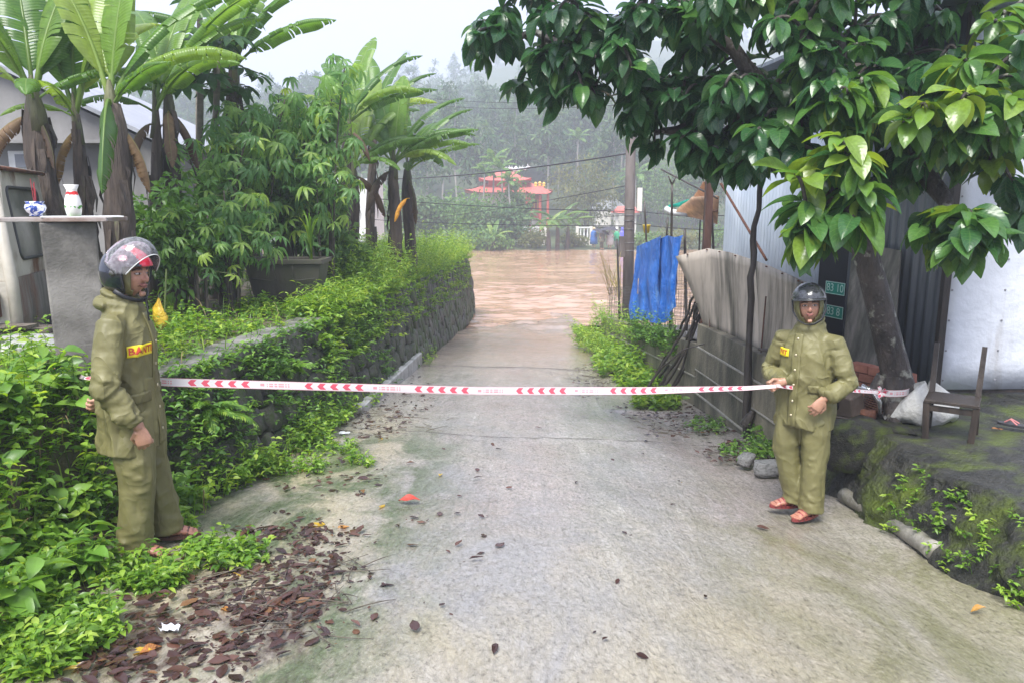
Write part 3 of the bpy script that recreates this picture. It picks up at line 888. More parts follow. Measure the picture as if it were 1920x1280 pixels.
def shrub(u, v0, w_px, h_px, d, label, seed, mat='shrub_leaf', ls=.3, name='shrub', cat='shrub', dens=1.0, group='shrubs on the far bank', trunk=True, tm=TM_S):
    b = P(u, v0, d); b.z = hill_z(b.x, d) if d > 58 else b.z
    s = d / F
    rx, H = w_px * s / 2, h_px * s
    r = empty(name, b)
    cm = crown_mesh('crown', seed, rx, H * .48, H * .54, int(42 * dens), 30, ls * (1.35 if d > 40 else 1.0), tm, spread=.34)
    link('crown', cm, MAT[mat], r)
    mb = MB(); rg = random.Random(seed)
    for k in range(4):
        a = rg.uniform(0, 6.28)
        mb.tube([(.1 * math.cos(a), .1 * math.sin(a), -.2), (rx * .2 * math.cos(a), rx * .2 * math.sin(a), H * .35), (rx * .5 * math.cos(a), rx * .5 * math.sin(a), H * .75)], [.07, .05, .015], 5)
    mb.obj('trunk', MAT['bark'], r, True)
    return tag(r, label, cat, group)
shrub(800, 455, 95, 90, 66, 'dark dense bush at the water edge left of the temple', 11, dens=1.6, mat='forest')
shrub(872, 455, 150, 100, 68, 'broad bush with pale leaf tops below the temple roofs', 12, dens=2.4)
shrub(940, 458, 110, 80, 66, 'dark bush below the temple wall with hanging leaves', 13, dens=1.6, mat='forest')
shrub(967, 455, 62, 112, 74, 'round crowned tree in front of the temple hall', 14, name='garden_tree', cat='tree', dens=1.5)
shrub(1095, 455, 130, 150, 78, 'feathery yellow green tree right of the temple', 15, 'bamboo_leaf', .26, 'garden_tree', 'tree', 2.2)
shrub(1000, 462, 60, 34, 64.5, 'yellowish low bush before the white balustrade', 16, 'bamboo_leaf', .2, dens=.8)
shrub(915, 466, 90, 38, 62.5, 'low weedy bush along the flooded bank', 17, dens=1.0, ls=.22)
shrub(1240, 450, 170, 130, 90, 'hazy bush behind the net fence', 18, dens=2.2)
shrub(1330, 450, 150, 160, 88, 'hazy tall bush behind the tarpaulin awning', 19, dens=2.2, mat='forest')
shrub(705, 455, 130, 110, 70, 'hazy bush on the far bank behind the banana clump', 20, dens=2.0)
shrub(1180, 440, 90, 95, 96, 'hazy bush behind the small roofed gate', 21, dens=1.6, mat='forest')

GB = 'banana clump standing in the flood'
for i, (du, sc, hh) in enumerate([(-14, .9, 40), (0, 1.1, 48), (16, .95, 42)]):
    b = P(1045 + du, 468, 61.5 + i); b.z = WZ - .8
    t = P(1045 + du * 1.3, 468 - hh, 61.5 + i)
    banana_plant('banana plant with drooping pale leaves standing in the flood', b, t, .2,
                 [(1, 20, 1.3, 0), (2, 75, 1.3, 0), (3, 140, 1.4, 0), (2, 200, 1.5, 0), (3, 250, 1.3, 0), (4, 300, 1.4, 0), (2, 345, 1.5, 0)], GB, sc=sc, seed=60 + i, ragged=False)
b = P(925, 467, 61.5); b.z = WZ - .5
banana_plant('short young banana plant at the flooded foot of the bushes', b, P(925, 450, 61.5), .16,
             [(0, 60, 1.0, 0), (2, 10, 1.1, 0), (1, 110, 1.1, 0), (2, 170, 1.1, 0), (3, 250, 1.0, 0), (4, 320, 1.0, 0)], None, seed=66, ragged=False)

# temple
MAT['red_tile'] = pmat('red_tile', (.40, .09, .075), (.60, .16, .12), 3, .55, .5, 12, stretch=(4, 1, 1))
MAT['red_paint'] = flat('red_paint', (.50, .09, .06))
MAT['cream'] = pmat('cream_wall', (.55, .52, .46), (.70, .67, .60), 2, .7, .1)
MAT['gold'] = flat('gold_paint', (.75, .45, .07), .45)
MAT['ornament'] = pmat('ornament', (.30, .33, .36), (.72, .72, .70), 9, .5, .3)

def hip_roof(mb, c, wx, wy, rx, h, flare=.35, n=10):
    R = []
    for j in range(7):
        t = j / 6; hx, hy = wx + (rx - wx) * t, wy * (1 - t) + .06 * t
        z = h * (t ** 1.45)
        ring = []
        for (x0, y0, x1, y1) in ((-1, -1, 1, -1), (1, -1, 1, 1), (1, 1, -1, 1), (-1, 1, -1, -1)):
            for k in range(n):
                q = k / n; x, y = x0 + (x1 - x0) * q, y0 + (y1 - y0) * q
                cf = max(0.0, min(abs(x), abs(y)) - .55) / .45
                ring.append((c[0] + x * hx, c[1] + y * hy, c[2] + z + flare * cf ** 2 * (1 - t) ** 2))
        R.append(ring)
    mb.rings(R)

def temple():
    D = 80.0; gz = -1.2
    r = empty('temple', (P(960, 430, D).x, D, gz))
    o = Vector(r.location)
    def L(u, v, d=D): return P(u, v, d) - o
    s = D / F
    x0, x1 = L(886, 0).x, L(1022, 0).x
    ze = L(0, 362).z
    w = MB(); w.box(((x0 + x1) / 2, 2.6, ze / 2), (x1 - x0 - 1.0, 4.4, ze)).obj('wall', MAT['cream'], r)
    MB().box(((x0 + x1) / 2, 0, .25), (x1 - x0 + .8, 7.6, .5)).obj('plinth', MAT['cream'], r)
    mb = MB(); hip_roof(mb, ((x0 + x1) / 2, 2.0, ze), (x1 - x0) / 2 + .9, 4.2, (x1 - x0) / 2 - 1.3, 1.15)
    ro = mb.obj('roof', MAT['red_tile'], r)
    MB().box(((x0 + x1) / 2 - .3, 2.0, ze + 1.2), (x1 - x0 - 2.4, .3, .5)).obj('ridge', MAT['cream'], ro)
    ux0, ux1 = L(905, 0).x, L(988, 0).x
    zu = L(0, 339).z
    MB().box(((ux0 + ux1) / 2, 2.2, (ze + zu) / 2 + .35), (ux1 - ux0 - .9, 2.8, zu - ze)).obj('wall', MAT['red_paint'], r)
    mb = MB(); hip_roof(mb, ((ux0 + ux1) / 2, 2.2, zu), (ux1 - ux0) / 2 + .55, 2.4, (ux1 - ux0) / 2 - 1.35, 1.0, .3)
    ru = mb.obj('roof', MAT['red_tile'], r)
    # ridge dragons
    mb = MB(); rg = random.Random(3)
    cx = L(968, 0).x
    for sgn in (-1, 1):
        pts = [(cx + sgn * (.15 + .28 * i), 2.2, zu + 1.05 + .28 * abs(math.sin(i * 1.1)) + .06 * i) for i in range(6)]
        mb.tube(pts, [.12, .15, .13, .12, .10, .05], 6)
        for i in range(5): mb.box(Vector(pts[i]) + Vector((0, 0, .18)), (.08, .06, .22), Matrix.Rotation(rg.uniform(-.6, .6), 3, 'Y'))
    mb.lathe([(.02, 0), (.2, .12), (.26, .32), (.18, .5), (.03, .62)], 10, (cx, 2.2, zu + 1.0))
    mb.obj('dragon_ornament', MAT['ornament'], ru)
    # right pavilion
    px0, px1 = L(986, 0).x, L(1034, 0).x; zp = L(0, 364, D - 4).z
    mb = MB(); hip_roof(mb, ((px0 + px1) / 2, -3.2, zp), (px1 - px0) / 2, 1.7, (px1 - px0) / 2 - .9, .8, .3)
    rp = mb.obj('roof', MAT['red_tile'], r)
    mb = MB()
    for k in range(3): mb.lathe([(.05, 0), (.16, .1), (.13, .25), (.19, .36), (.06, .52)], 10, (px0 + 1.0 + .42 * k, -3.2, zp + .68 + .06 * (k % 2)))
    mb.obj('gold_ornament', MAT['gold'], rp)
    for xx in (px0 + .35, (px0 + px1) / 2 + .1, px1 - .4):
        MB().lathe([(.16, .4), (.13, .6), (.13, zp)], 10, (xx, -4.4, 0)).obj('column', MAT['red_paint'], r)
    MB().box(((px0 + px1) / 2 - .5, -3.0, zp / 2 + .8), (1.7, .12, zp - 1.8)).obj('door_panel', MAT['red_paint'], r)
    for k in range(4): MB().box((px0 + .55 + .33 * k, -3.08, zp - 1.0), (.12, .06, 1.0)).obj('lattice', MAT['gold'], r)
    return tag(r, 'small temple with two tiers of red tiled hip roofs and ridge dragons', 'temple')
temple()

def gate():
    D = 72.0; c = P(1173, 430, D); c.z = hill_z(c.x, D)
    r = empty('roofed_gate', c); s = D / F
    zt = P(1173, 402, D).z - c.z
    for sx in (-1, 1):
        MB().box((sx * .85, 0, zt / 2 - .2), (.28, .28, zt + .4)).obj('post', MAT['cream'], r)
    MB().box((0, 0, zt + .05), (2.5, .8, .18)).obj('lintel', MAT['cream'], r)
    mb = MB(); hip_roof(mb, (0, 0, zt + .14), 1.35, .7, .8, .62, .12); mb.obj('roof', MAT['red_tile'], r)
    tag(r, 'small gate with white posts and red tiled roof on the far bank', 'gate')
    r = empty('white_house', P(1140, 425, 92)); r.location.z = hill_z(r.location.x, 92)
    h = P(0, 392, 92).z - r.location.z
    MB().box((0, 0, h / 2), (3.4, 4, h)).obj('wall', MAT['cream'], r)
    zt = P(0, 367, 92).z - r.location.z
    V = [(-2.1, -2.2, h), (2.1, -2.2, h), (.1, -2.2, zt), (-2.1, 2.2, h), (2.1, 2.2, h), (.1, 2.2, zt)]
    MB().add(V, [(0, 1, 2), (5, 4, 3), (0, 2, 5, 3), (1, 4, 5, 2), (0, 3, 4, 1)]).obj('roof', MAT['ornament'], r)
    tag(r, 'white house with a pale steep gable behind the gate', 'house')
gate()

def balustrade(u0, u1, v, d, label):
    a, b = P(u0, v, d), P(u1, v, d); z = hill_z(a.x, d)
    top = P(u0, v - 20, d).z
    r = empty('balustrade', (a.x, d, z)); W = b.x - a.x; h = max(.9, top - z)
    MB().box((W / 2, 0, h), (W, .22, .12)).obj('rail', MAT['white_paint'], r)
    MB().box((W / 2, 0, h * .35), (W, .25, .1)).obj('rail', MAT['white_paint'], r)
    MB().box((W / 2, 0, h * .15 - .1), (W, .2, h * .3 + .2)).obj('base_wall', MAT['cream'], r)
    k = 0
    nb = int(W / .28)
    for i in range(nb + 1):
        x = W * i / nb
        if i in (0, nb): MB().box((x, 0, h / 2), (.26, .28, h + .25)).obj('post', MAT['cream'], r)
        else: MB().lathe([(.05, h * .4), (.09, h * .55), (.05, h * .75), (.08, h * .95)], 6, (x, 0, 0)).obj('baluster', MAT['white_paint'], r)
    tag(r, label, 'balustrade', 'white balustrades on the far bank')
balustrade(974, 1022, 447, 68, 'white balustrade beside the yellowish low bush')
balustrade(1082, 1108, 447, 68, 'white balustrade with cream end post near the blue poncho')

# ------------------------------------------------------------------ onlookers on the far bank
MAT['skin_far'] = flat('skin', (.42, .25, .17))
def onlooker(u, v_foot, d, H, pcol, label, kind='poncho', hat=None, legs=(.06, .06, .07), seed=0):
    p = P(u, v_foot, d)
    rg = random.Random(seed)
    mb = MB()
    for s in (-1, 1):
        mb.tube([(s * .10, 0, 0), (s * .10, 0, .45), (s * .09, 0, .88)], [.05, .065, .09], 8)
        mb.tube([(s * .10, .04, .03), (s * .10, -.16, .03)], [.045, .035], 8)
        mb.tube([(s * .19, 0, 1.36), (s * .26, -.03, 1.08), (s * .22, -.16, .92)], [.06, .05, .04], 8)
    mb.tube([(0, 0, .8), (0, 0, 1.1), (0, 0, 1.38), (0, 0, 1.46)], [.16, .15, .15, .06], 10, ell=(1, .7))
    mb.tube([(0, 0, 1.40), (0, 0, 1.5)], [.055, .05], 8)
    mb.tube([(0, 0, 1.46), (0, -.01, 1.5), (0, -.01, 1.58), (0, 0, 1.66), (0, 0, 1.69)], [.05, .085, .095, .08, .03], 10)
    mb.tube([(0, -.09, 1.57), (0, -.115, 1.545)], [.012, .016], 6)
    body = link('person', remesh(mb, .022, 2), MAT['skin_far'], None, p, (0, 0, rg.uniform(-.5, .5)), H / 1.69)
    zl = .28 if kind == 'poncho' else .62
    m = pmat('raincoat_' + kind + str(seed), tuple(c * .75 for c in pcol), pcol, 5, .3, .4, 12) if kind != 'camo' else \
        pmat('camo_cloth', (.06, .07, .045), (.20, .20, .13), 9, .7, .2, c3=(.03, .03, .025), s3=8)
    R = []
    for z, wx, wy in ((zl, .34, .24), (.7, .32, .23), (1.05, .29, .21), (1.3, .25, .17), (1.42, .15, .12), (1.47, .08, .09)):
        R.append([(wx * math.cos(a) * (1 + .06 * math.sin(5 * a + z * 3)), wy * math.sin(a) * (1 + .06 * math.cos(6 * a + z)), z) for a in np.linspace(0, 2 * math.pi, 24, endpoint=False)])
    c = MB(); c.rings(R).obj('poncho' if kind == 'poncho' else 'raincoat', m, body, True)
    if kind != 'poncho':
        t = MB()
        for s in (-1, 1): t.tube([(s * .10, 0, .08), (s * .10, 0, .5), (s * .09, 0, .85)], [.085, .095, .11], 10)
        t.obj('trousers', m if kind == 'camo' else flat('dark_cloth' + str(seed), legs), body, True)
    h = MB(); h.rings([[((.115 + .004 * k) * q * math.cos(a), (.125) * q * math.sin(a) + .01, z) for a in np.linspace(0, 2 * math.pi, 16, endpoint=False)]
                       for k, (q, z) in enumerate(((1, 1.42), (1.04, 1.55), (1.0, 1.66), (.6, 1.735), (.1, 1.755)))][(0 if hat is None else 1):])
    h.obj('hood' if hat is None else 'hat', m if hat is None else flat('hat' + str(seed), hat), body, True)
    if hat is not None and seed == 1:
        MB().lathe([(.20, 1.62), (.11, 1.655), (.10, 1.66)], 16).obj('hat_brim', flat('hat_brim', hat), body, True)
    return tag(body, label, 'person', 'onlookers on the far bank')
onlooker(1113, 464, 64, 1.66, (.05, .22, .72), 'person in a bright blue poncho and straw hat on the far bank', 'poncho', (.6, .48, .3), seed=1)
onlooker(1128, 467, 63, 1.62, (.2, .2, .1), 'person in camouflage clothes under the dark umbrella', 'camo', (.10, .11, .07), seed=2)
onlooker(1143, 466, 63.5, 1.66, (.62, .64, .66), 'person in a long white raincoat on the far bank', 'poncho', seed=3)
onlooker(1156, 465, 64, 1.64, (.02, .34, .16), 'person in a green raincoat and white helmet on the far bank', 'coat', (.7, .68, .6), (.3, .3, .32), seed=4)
onlooker(1166, 464, 64, 1.66, (.12, .13, .62), 'person in a violet blue poncho beside the green raincoat', 'poncho', seed=5)

def umbrella():
    p = P(1142, 432, 63); r = empty('umbrella', p)
    m = flat('umbrella_cloth', (.03, .03, .04), .6)
    for k, (c, t) in enumerate((((.35, 0, 0), .12), ((-.75, .2, -.12), -.18))):
        if k: continue
        R = [[(.02 + .78 * q * math.cos(a), .78 * q * math.sin(a), .30 * (1 - q * q)) for a in np.linspace(0, 2 * math.pi, 8, endpoint=False)] for q in (1, .75, .45, .04)]
        MB().rings(R, cap=False).obj('canopy', m, r, solid=.01)
        MB().tube([(0, 0, .32), (0, 0, -.75)], .012, 6).obj('shaft', MAT['steel'], r)
        for a in np.linspace(0, 2 * math.pi, 8, endpoint=False):
            MB().tube([(0, 0, .29), (.36 * math.cos(a), .36 * math.sin(a), .22), (.78 * math.cos(a), .78 * math.sin(a), .0)], .006, 4).obj('rib', MAT['steel'], r)
    tag(r, 'dark open umbrella over the onlookers', 'umbrella')
    r2 = copy_tree(r); r2.location = P(1127, 436, 63.2); r2.rotation_euler = (.15, .25, .3)
    tag(r2, 'dark umbrella tilted over the person in camouflage', 'umbrella')
umbrella()

# ------------------------------------------------------------------ utility pole and cables
def pole_and_cables():
    D = 20.0
    b = P(1178, 560, D); b.z = -2.4
    t = P(1185, 165, D)
    r = empty('utility_pole', b)
    h = t.z - b.z
    m = pmat('pole_concrete', (.055, .045, .04), (.15, .125, .11), 4, .7, .5, 20, stretch=(1, 1, .3))
    MB().tube([(0, 0, 0), (t.x - b.x, 0, h)], [.16, .12], 10).obj('shaft', m, r, True)
    for v in (392, 404, 414, 430, 455, 470):
        z = P(0, v, D).z - b.z; x = (t.x - b.x) * z / h
        MB().lathe([(.145, -.01), (.155, 0), (.145, .01)], 12, (x, 0, z)).obj('wire_band', MAT['steel'], r)
    z = P(0, 395, D).z - b.z
    MB().box((.22, -.02, z + .28), (.13, .1, .62)).obj('cable_box', MAT['cream'], r)
    MB().box((-.16, .02, P(0, 463, D).z - b.z), (.24, .2, .55)).obj('stub_post', m, r)
    tag(r, 'leaning dark concrete utility pole beside the net fence', 'utility pole')
    top = P(1183, 288, D)
    for k, (u0, v0, d0, u1, v1, d1, rr, sag, lab) in enumerate([
            (1178, 288, 20, 640, 335, 34, .020, .25, 'thick black cable running from the pole over the temple roof'),
            (1178, 348, 20, 700, 420, 40, .011, .15, 'thin cable slanting from the pole toward the temple'),
            (1180, 397, 20, 600, 362, 30, .014, .12, 'dark cable running level below the temple roofs'),
            (1180, 424, 20, 560, 402, 30, .012, .12, 'lowest cable running over the far bushes'),
            (1176, 404, 20, 900, 412, 44, .008, .1, 'very thin cable above the onlookers'),
            (1190, 396, 20, 1420, 404, 12.5, .010, .05, 'dark cable from the pole toward the tarpaulin awning'),
            (1190, 420, 20, 1420, 432, 12.5, .009, .05, 'thin cable from the pole over the net fence'),
            (1190, 188, 20, 700, 168, 40, .008, .3, 'uppermost thin wire crossing in front of the misty hill'),
            (1190, 196, 20, 700, 182, 40, .008, .3, 'thin wire just below the uppermost one before the hill')]):
        a, b2 = P(u0, v0, d0), P(u1, v1, d1)
        MBo = MB().tube(bez(a, b2, sag, 16), rr, 5, cap=True)
        o = MBo.obj('overhead_cable', MAT['cable'], None, True)
        tag(o, lab, 'cable', 'overhead cables')
pole_and_cables()

for i_, (u_, w_, h_, d_, lab_) in enumerate([(1215, 80, 26, 63.5, 'low bush on the far bank behind the utility pole'), (1275, 90, 34, 64, 'low bush seen through the net fence'), (1340, 100, 40, 65, 'low bush on the far bank behind the shed post'),
                                           (840, 110, 34, 62.5, 'low bush at the waterline behind the terrace end'), (1075, 60, 22, 66, 'low bush beside the banana clump in the flood')]):
    shrub(u_, 468, w_, h_, d_, lab_, 50 + i_, ['shrub_leaf', 'bamboo_leaf', 'shrub_leaf', 'shrub_leaf', 'bamboo_leaf'][i_], .2, dens=.9)
# ------------------------------------------------------------------ left side: retaining wall
MAT['stone'] = pmat('wall_stone', (.03, .029, .025), (.12, .112, .10), 5, .6, .9, 20, spec=.3, c3=(.045, .07, .02), s3=3.5, t3=.52, w3=.1, rnd=True, objvar=.3)
MAT['mortar'] = pmat('wall_mortar', (.03, .03, .026), (.10, .095, .08), 7, .7, 1.0, 25, c3=(.04, .06, .02), s3=2.5, t3=.52)
MAT['old_concrete'] = pmat('old_concrete', (.13, .125, .11), (.27, .26, .24), 4, .6, .5, 25, c3=(.06, .065, .05), s3=2.0, t3=.55, st3=(2, 2, .6))

def stone_mesh(seed):
    rg = random.Random(seed); bm = bmesh.new()
    bmesh.ops.create_cube(bm, size=1.0)
    bmesh.ops.subdivide_edges(bm, edges=bm.edges[:], cuts=2, use_grid_fill=True)
    o = Vector((seed * 3.1, seed * 1.7, 0))
    for v in bm.verts:
        c = v.co.copy(); q = c.normalized() * .62
        c = c.lerp(q, .33)
        v.co = c + Vector((fbm(c * 1.6 + o), fbm(c * 1.6 + o + Vector((9, 0, 0))), fbm(c * 1.6 + o + Vector((0, 9, 0))))) * .13
    me = bpy.data.meshes.new('stone'); bm.to_mesh(me); bm.free()
    for p in me.polygons: p.use_smooth = True
    me.materials.append(MAT['stone'])
    return me
STONES = [stone_mesh(i) for i in range(9)]

def retaining_wall():
    rg = random.Random(2)
    r = empty('retaining_wall', (-2.1, 8, -.8)); o = Vector(r.location)
    rows = []
    for y in np.concatenate([np.arange(4.3, 12, .25), np.arange(12, 25.7, .5)]):
        xb, xt = wx_base(y), wx_top(y); zb, zt = zr(xb, y) - .1, terr_z(y) - .02
        if y > 24: zt -= (y - 24) * .4
        rows.append([(xb + (xt - xb) * t - .035 + .02 * fbm((y * 3, t * 4, 2)) - o.x, y - o.y, zb + (zt - zb) * t - o.z) for t in np.linspace(0, 1, 8)])
    # end returns to the bank
    MB().sheet(rows).obj('mortar_bed', MAT['mortar'], r, True)
    y0 = 4.35
    far = MB()
    c = 0
    while y0 < 25.3:
        far_part = y0 > 12.5
        w = rg.uniform(.18, .36) if not far_part else rg.uniform(.09, .2)
        y = y0 + w / 2
        xb, xt = wx_base(y), wx_top(y); zb, zt = zr(xb, y) - .06, terr_z(y) - .03
        if y > 24: zt -= (y - 24) * .4
        n = max(2, round((zt - zb) / (rg.uniform(.22, .30) if not far_part else rg.uniform(.26, .42))))
        cuts = sorted([0, 1] + [(i + rg.uniform(-.25, .25)) / n for i in range(1, n)])
        ang = math.atan2(wx_base(y + .3) - wx_base(y - .3), .6)
        lean = math.atan2(xb - xt, zt - zb)
        for a, b in zip(cuts[:-1], cuts[1:]):
            t = (a + b) / 2; h = (b - a) * (zt - zb)
            yy = y + rg.uniform(-.03, .03)
            p = Vector((xb + (xt - xb) * t - .05 + rg.uniform(-.01, .035), yy, zb + (zt - zb) * t)) - o
            sc = (rg.uniform(.2, .26), w * rg.uniform(1.0, 1.15), h * rg.uniform(.98, 1.1))
            rot = Matrix.Rotation(-ang, 3, 'Z') @ Matrix.Rotation(-lean, 3, 'Y') @ Matrix.Rotation(rg.uniform(-.2, .2), 3, 'X')
            if not far_part:
                so = link('stone', STONES[c % 9], None, r, p); so.rotation_euler = rot.to_euler(); so.scale = sc
            else:
                m = STONES[c % 9]
                far.add([rot @ Vector((v.co.x * sc[0], v.co.y * sc[1], v.co.z * sc[2])) + p for v in m.vertices], [tuple(q.vertices) for q in m.polygons])
            c += 1
        y0 += w
    fo = far.obj('far_stones', MAT['stone'], r, True); tag(fo, kind='stuff')
    # concrete coping along the near top
    g = []
    for y in np.arange(4.5, 8.9, .2):
        x, z = wx_top(y), terr_z(y) + .02 + .012 * fbm((y * 4, 0, 0))
        g.append([(x + dx - o.x, y - o.y, z + dz - o.z) for dx, dz in ((.07, -.10), (.075, .0), (.05, .02), (-.2, .025), (-.22, -.1))])
    MB().rings([list(q) for q in g], closed=True).obj('coping', MAT['old_concrete'], r)
    tag(r, 'rubble stone retaining wall with concrete coping overgrown with weeds', 'wall')
    # kerb beam at its foot
    a, b = Vector((-1.80, 8.1, -.70)), Vector((-1.70, 12.9, -1.0))
    mb = MB(); d = (b - a); n = 10
    R = [[a.lerp(b, i / n) + Vector((dx, 0, dz + .008 * fbm((i, dx * 9, 3)))) for dx, dz in ((-.14, -.5), (.11, -.5), (.10, .02), (.085, .035), (-.12, .035), (-.14, .02))] for i in range(n + 1)]
    k = mb.rings(R).obj('kerb_beam', pmat('pale_concrete', (.34, .34, .33), (.52, .52, .50), 6, .5, .5, 30, c3=(.12, .12, .10), s3=4, t3=.58))
    tag(k, 'pale concrete kerb beam along the foot of the stone wall', 'kerb')
retaining_wall()

# ------------------------------------------------------------------ altar pillar, offerings, pier
def altar():
    r = empty('altar_pillar', (-2.88, 4.86, .44), .52)
    m = pmat('altar_concrete', (.15, .14, .125), (.32, .30, .275), 3.5, .65, .25, 60, c3=(.055, .053, .046), s3=2.4, t3=.53, w3=.12, spec=.3)
    def rr(w, z, dx): return [(dx + w * x, w * y, z + .0) for x, y in ((-1, -1), (1, -1), (1, 1), (-1, 1))]
    MB().rings([rr(.152, -.12, .01), rr(.150, .35, .006), rr(.152, .75, .002), rr(.156, 1.022, 0)]).obj('pillar', m, r, bevel=.012)
    sl = MB(); sl.box((-.03, .06, 1.036), (.66, .48, .026), Matrix.Rotation(-.30, 3, 'Z'))
    sl.obj('slab', pmat('rusty_slab', (.16, .10, .08), (.34, .27, .23), 6, .6, .4, c3=(.30, .28, .27), s3=3), r, bevel=.004)
    MB().box((.08, .0, 1.054), (.46, .3, .008), Matrix.Rotation(.06, 3, 'Z')).obj('tile', MAT['white_paint'], r)
    tag(r, 'square concrete altar pillar with a thin slab on top', 'altar')
    # incense bowl
    z = .44 + 1.052
    p = P(68, 405, 4.80); b = empty('incense_bowl', (p.x, 4.80, z + .004))
    mw, n, l, bs = nodes_of('blue_white_glaze')
    nz = noise_n(n, l, coords(n, l), 26, 4, .5, 1.5)
    l.new(ramp(n, [(.47, (.72, .74, .76)), (.53, (.03, .07, .32))], nz.outputs['Fac'], l).outputs[0], bs.inputs['Base Color']); bs.inputs['Roughness'].default_value = .15
    MB().lathe([(.032, 0), (.04, .004), (.034, .014), (.052, .03), (.062, .052), (.058, .072), (.047, .082), (.056, .094), (.05, .094), (.042, .080), (.01, .076)], 28).obj('bowl', mw, b, True)
    for k, (dx, dy, h) in enumerate(((-.008, 0, .16), (.0, .006, .13), (.008, -.004, .14), (.004, .01, .10))):
        MB().tube([(dx * .5, dy, .075), (dx * 1.5, dy, .075 + h)], .0022, 5).obj('incense_stick', flat('incense_red', (.35, .04, .05)), b)
    tag(b, 'small blue and white ceramic incense bowl with red sticks', 'incense bowl')
    p = P(140, 412, 4.78); v = empty('vase', (p.x, 4.78, z + .004))
    m, n, l, bs = nodes_of('painted_vase')
    vec = coords(n, l); sep = n.new('ShaderNodeSeparateXYZ'); l.new(vec, sep.inputs[0])
    base = ramp(n, [(0, (.35, .52, .30)), (.14, (.72, .75, .68)), (.35, (.80, .79, .74)), (1, (.80, .79, .74))], None, l)
    mr = n.new('ShaderNodeMapRange'); mr.inputs[2].default_value = .2; l.new(sep.outputs[2], mr.inputs[0]); l.new(mr.outputs[0], base.inputs[0])
    nz = noise_n(n, l, vec, 38, 3)
    def blob(z0, z1, th):
        a = n.new('ShaderNodeMapRange'); a.interpolation_type = 'SMOOTHSTEP'; a.inputs[1].default_value = (z1 - z0) / 2; a.inputs[2].default_value = 0
        s = n.new('ShaderNodeMath'); s.operation = 'SUBTRACT'; s.inputs[1].default_value = (z0 + z1) / 2; l.new(sep.outputs[2], s.inputs[0])
        ab = n.new('ShaderNodeMath'); ab.operation = 'ABSOLUTE'; l.new(s.outputs[0], ab.inputs[0]); l.new(ab.outputs[0], a.inputs[0])
        q = n.new('ShaderNodeMath'); q.operation = 'MULTIPLY'; l.new(a.outputs[0], q.inputs[0]); l.new(nz.outputs['Fac'], q.inputs[1])
        g = n.new('ShaderNodeMath'); g.operation = 'GREATER_THAN'; g.inputs[1].default_value = th; l.new(q.outputs[0], g.inputs[0])
        return g.outputs[0]
    c = mixc(n, l, blob(.115, .175, .38), base.outputs[0], (.70, .03, .03))
    c = mixc(n, l, blob(.02, .10, .47), c, (.10, .32, .06))
    l.new(c, bs.inputs['Base Color']); bs.inputs['Roughness'].default_value = .15
    MB().lathe([(.036, 0), (.040, .006), (.048, .045), (.050, .07), (.044, .11), (.032, .15), (.030, .165), (.044, .198), (.040, .198), (.026, .165), (.026, .12), (.004, .1)], 28).obj('vase_body', m, v, True)
    tag(v, 'slim white vase with a painted red flower on the slab', 'vase')
    # pier of dark blocks the pillar stands on
    q = empty('stone_pier', (-2.88, 4.74, -.35), .5); rg = random.Random(9)
    for k, (dx, dy, dz, sx, sy, sz) in enumerate([(.0, .02, .66, .52, .55, .24), (-.10, .0, .44, .34, .52, .26), (.18, -.02, .43, .32, .5, .26), (.02, .02, .19, .56, .56, .3), (.0, .0, -.04, .6, .58, .26)]):
        s = link('stone', STONES[(k * 2) % 9], None, q, (dx, dy, dz), (rg.uniform(-.1, .1), rg.uniform(-.1, .1), rg.uniform(-.2, .2)), (sx, sy, sz))
    tag(q, 'dark mossy stone pier under the altar pillar', 'stone pier')
altar()

def rocks():
    m = pmat('pale_rock', (.26, .26, .25), (.46, .46, .45), 4, .6, .7, 18)
    for k, (u, v, d, s, lab) in enumerate([(62, 668, 5.6, (.42, .4, .30), 'large pale grey boulder beside the altar pillar'), (15, 655, 5.9, (.34, .3, .24), 'dark grey rock left of the pale boulder')]):
        p = P(u, v, d); me = STONES[3 + k].copy(); me.materials.clear(); me.materials.append(m if k == 0 else MAT['stone'])
        o = link('boulder', me, None, None, (p.x, p.y, p.z - .02), (.2, .1, .6 + k), s)
        tag(o, lab, 'rock')
    rg = random.Random(4)
    labs = ['rotten plank lying by the wrecked van', 'broken brown plank beneath the longer plank by the van', 'short splintered board behind the pale boulder', 'dark rotten log by the van wheel arch',
            'thin weathered batten across the rotten planks', 'grey plank end poking out beside the altar pillar']
    for k in range(6):
        p = P(20 + k * 13, 612 + (k % 3) * 9, 5.95 + .05 * k)
        L_ = rg.uniform(.35, .7); R_ = Matrix.Rotation(rg.uniform(-.3, .3), 3, 'Z') @ Matrix.Rotation(rg.uniform(-.12, .12), 3, 'Y')
        mb = MB(); mb.box((0, 0, 0), (L_, .11, .04), R_, jit=.012, rnd=rg)
        o = mb.obj('rotten_plank', MAT['bark'], None, loc=p); tag(o, labs[k], 'plank', 'rotten timber by the van')
rocks()

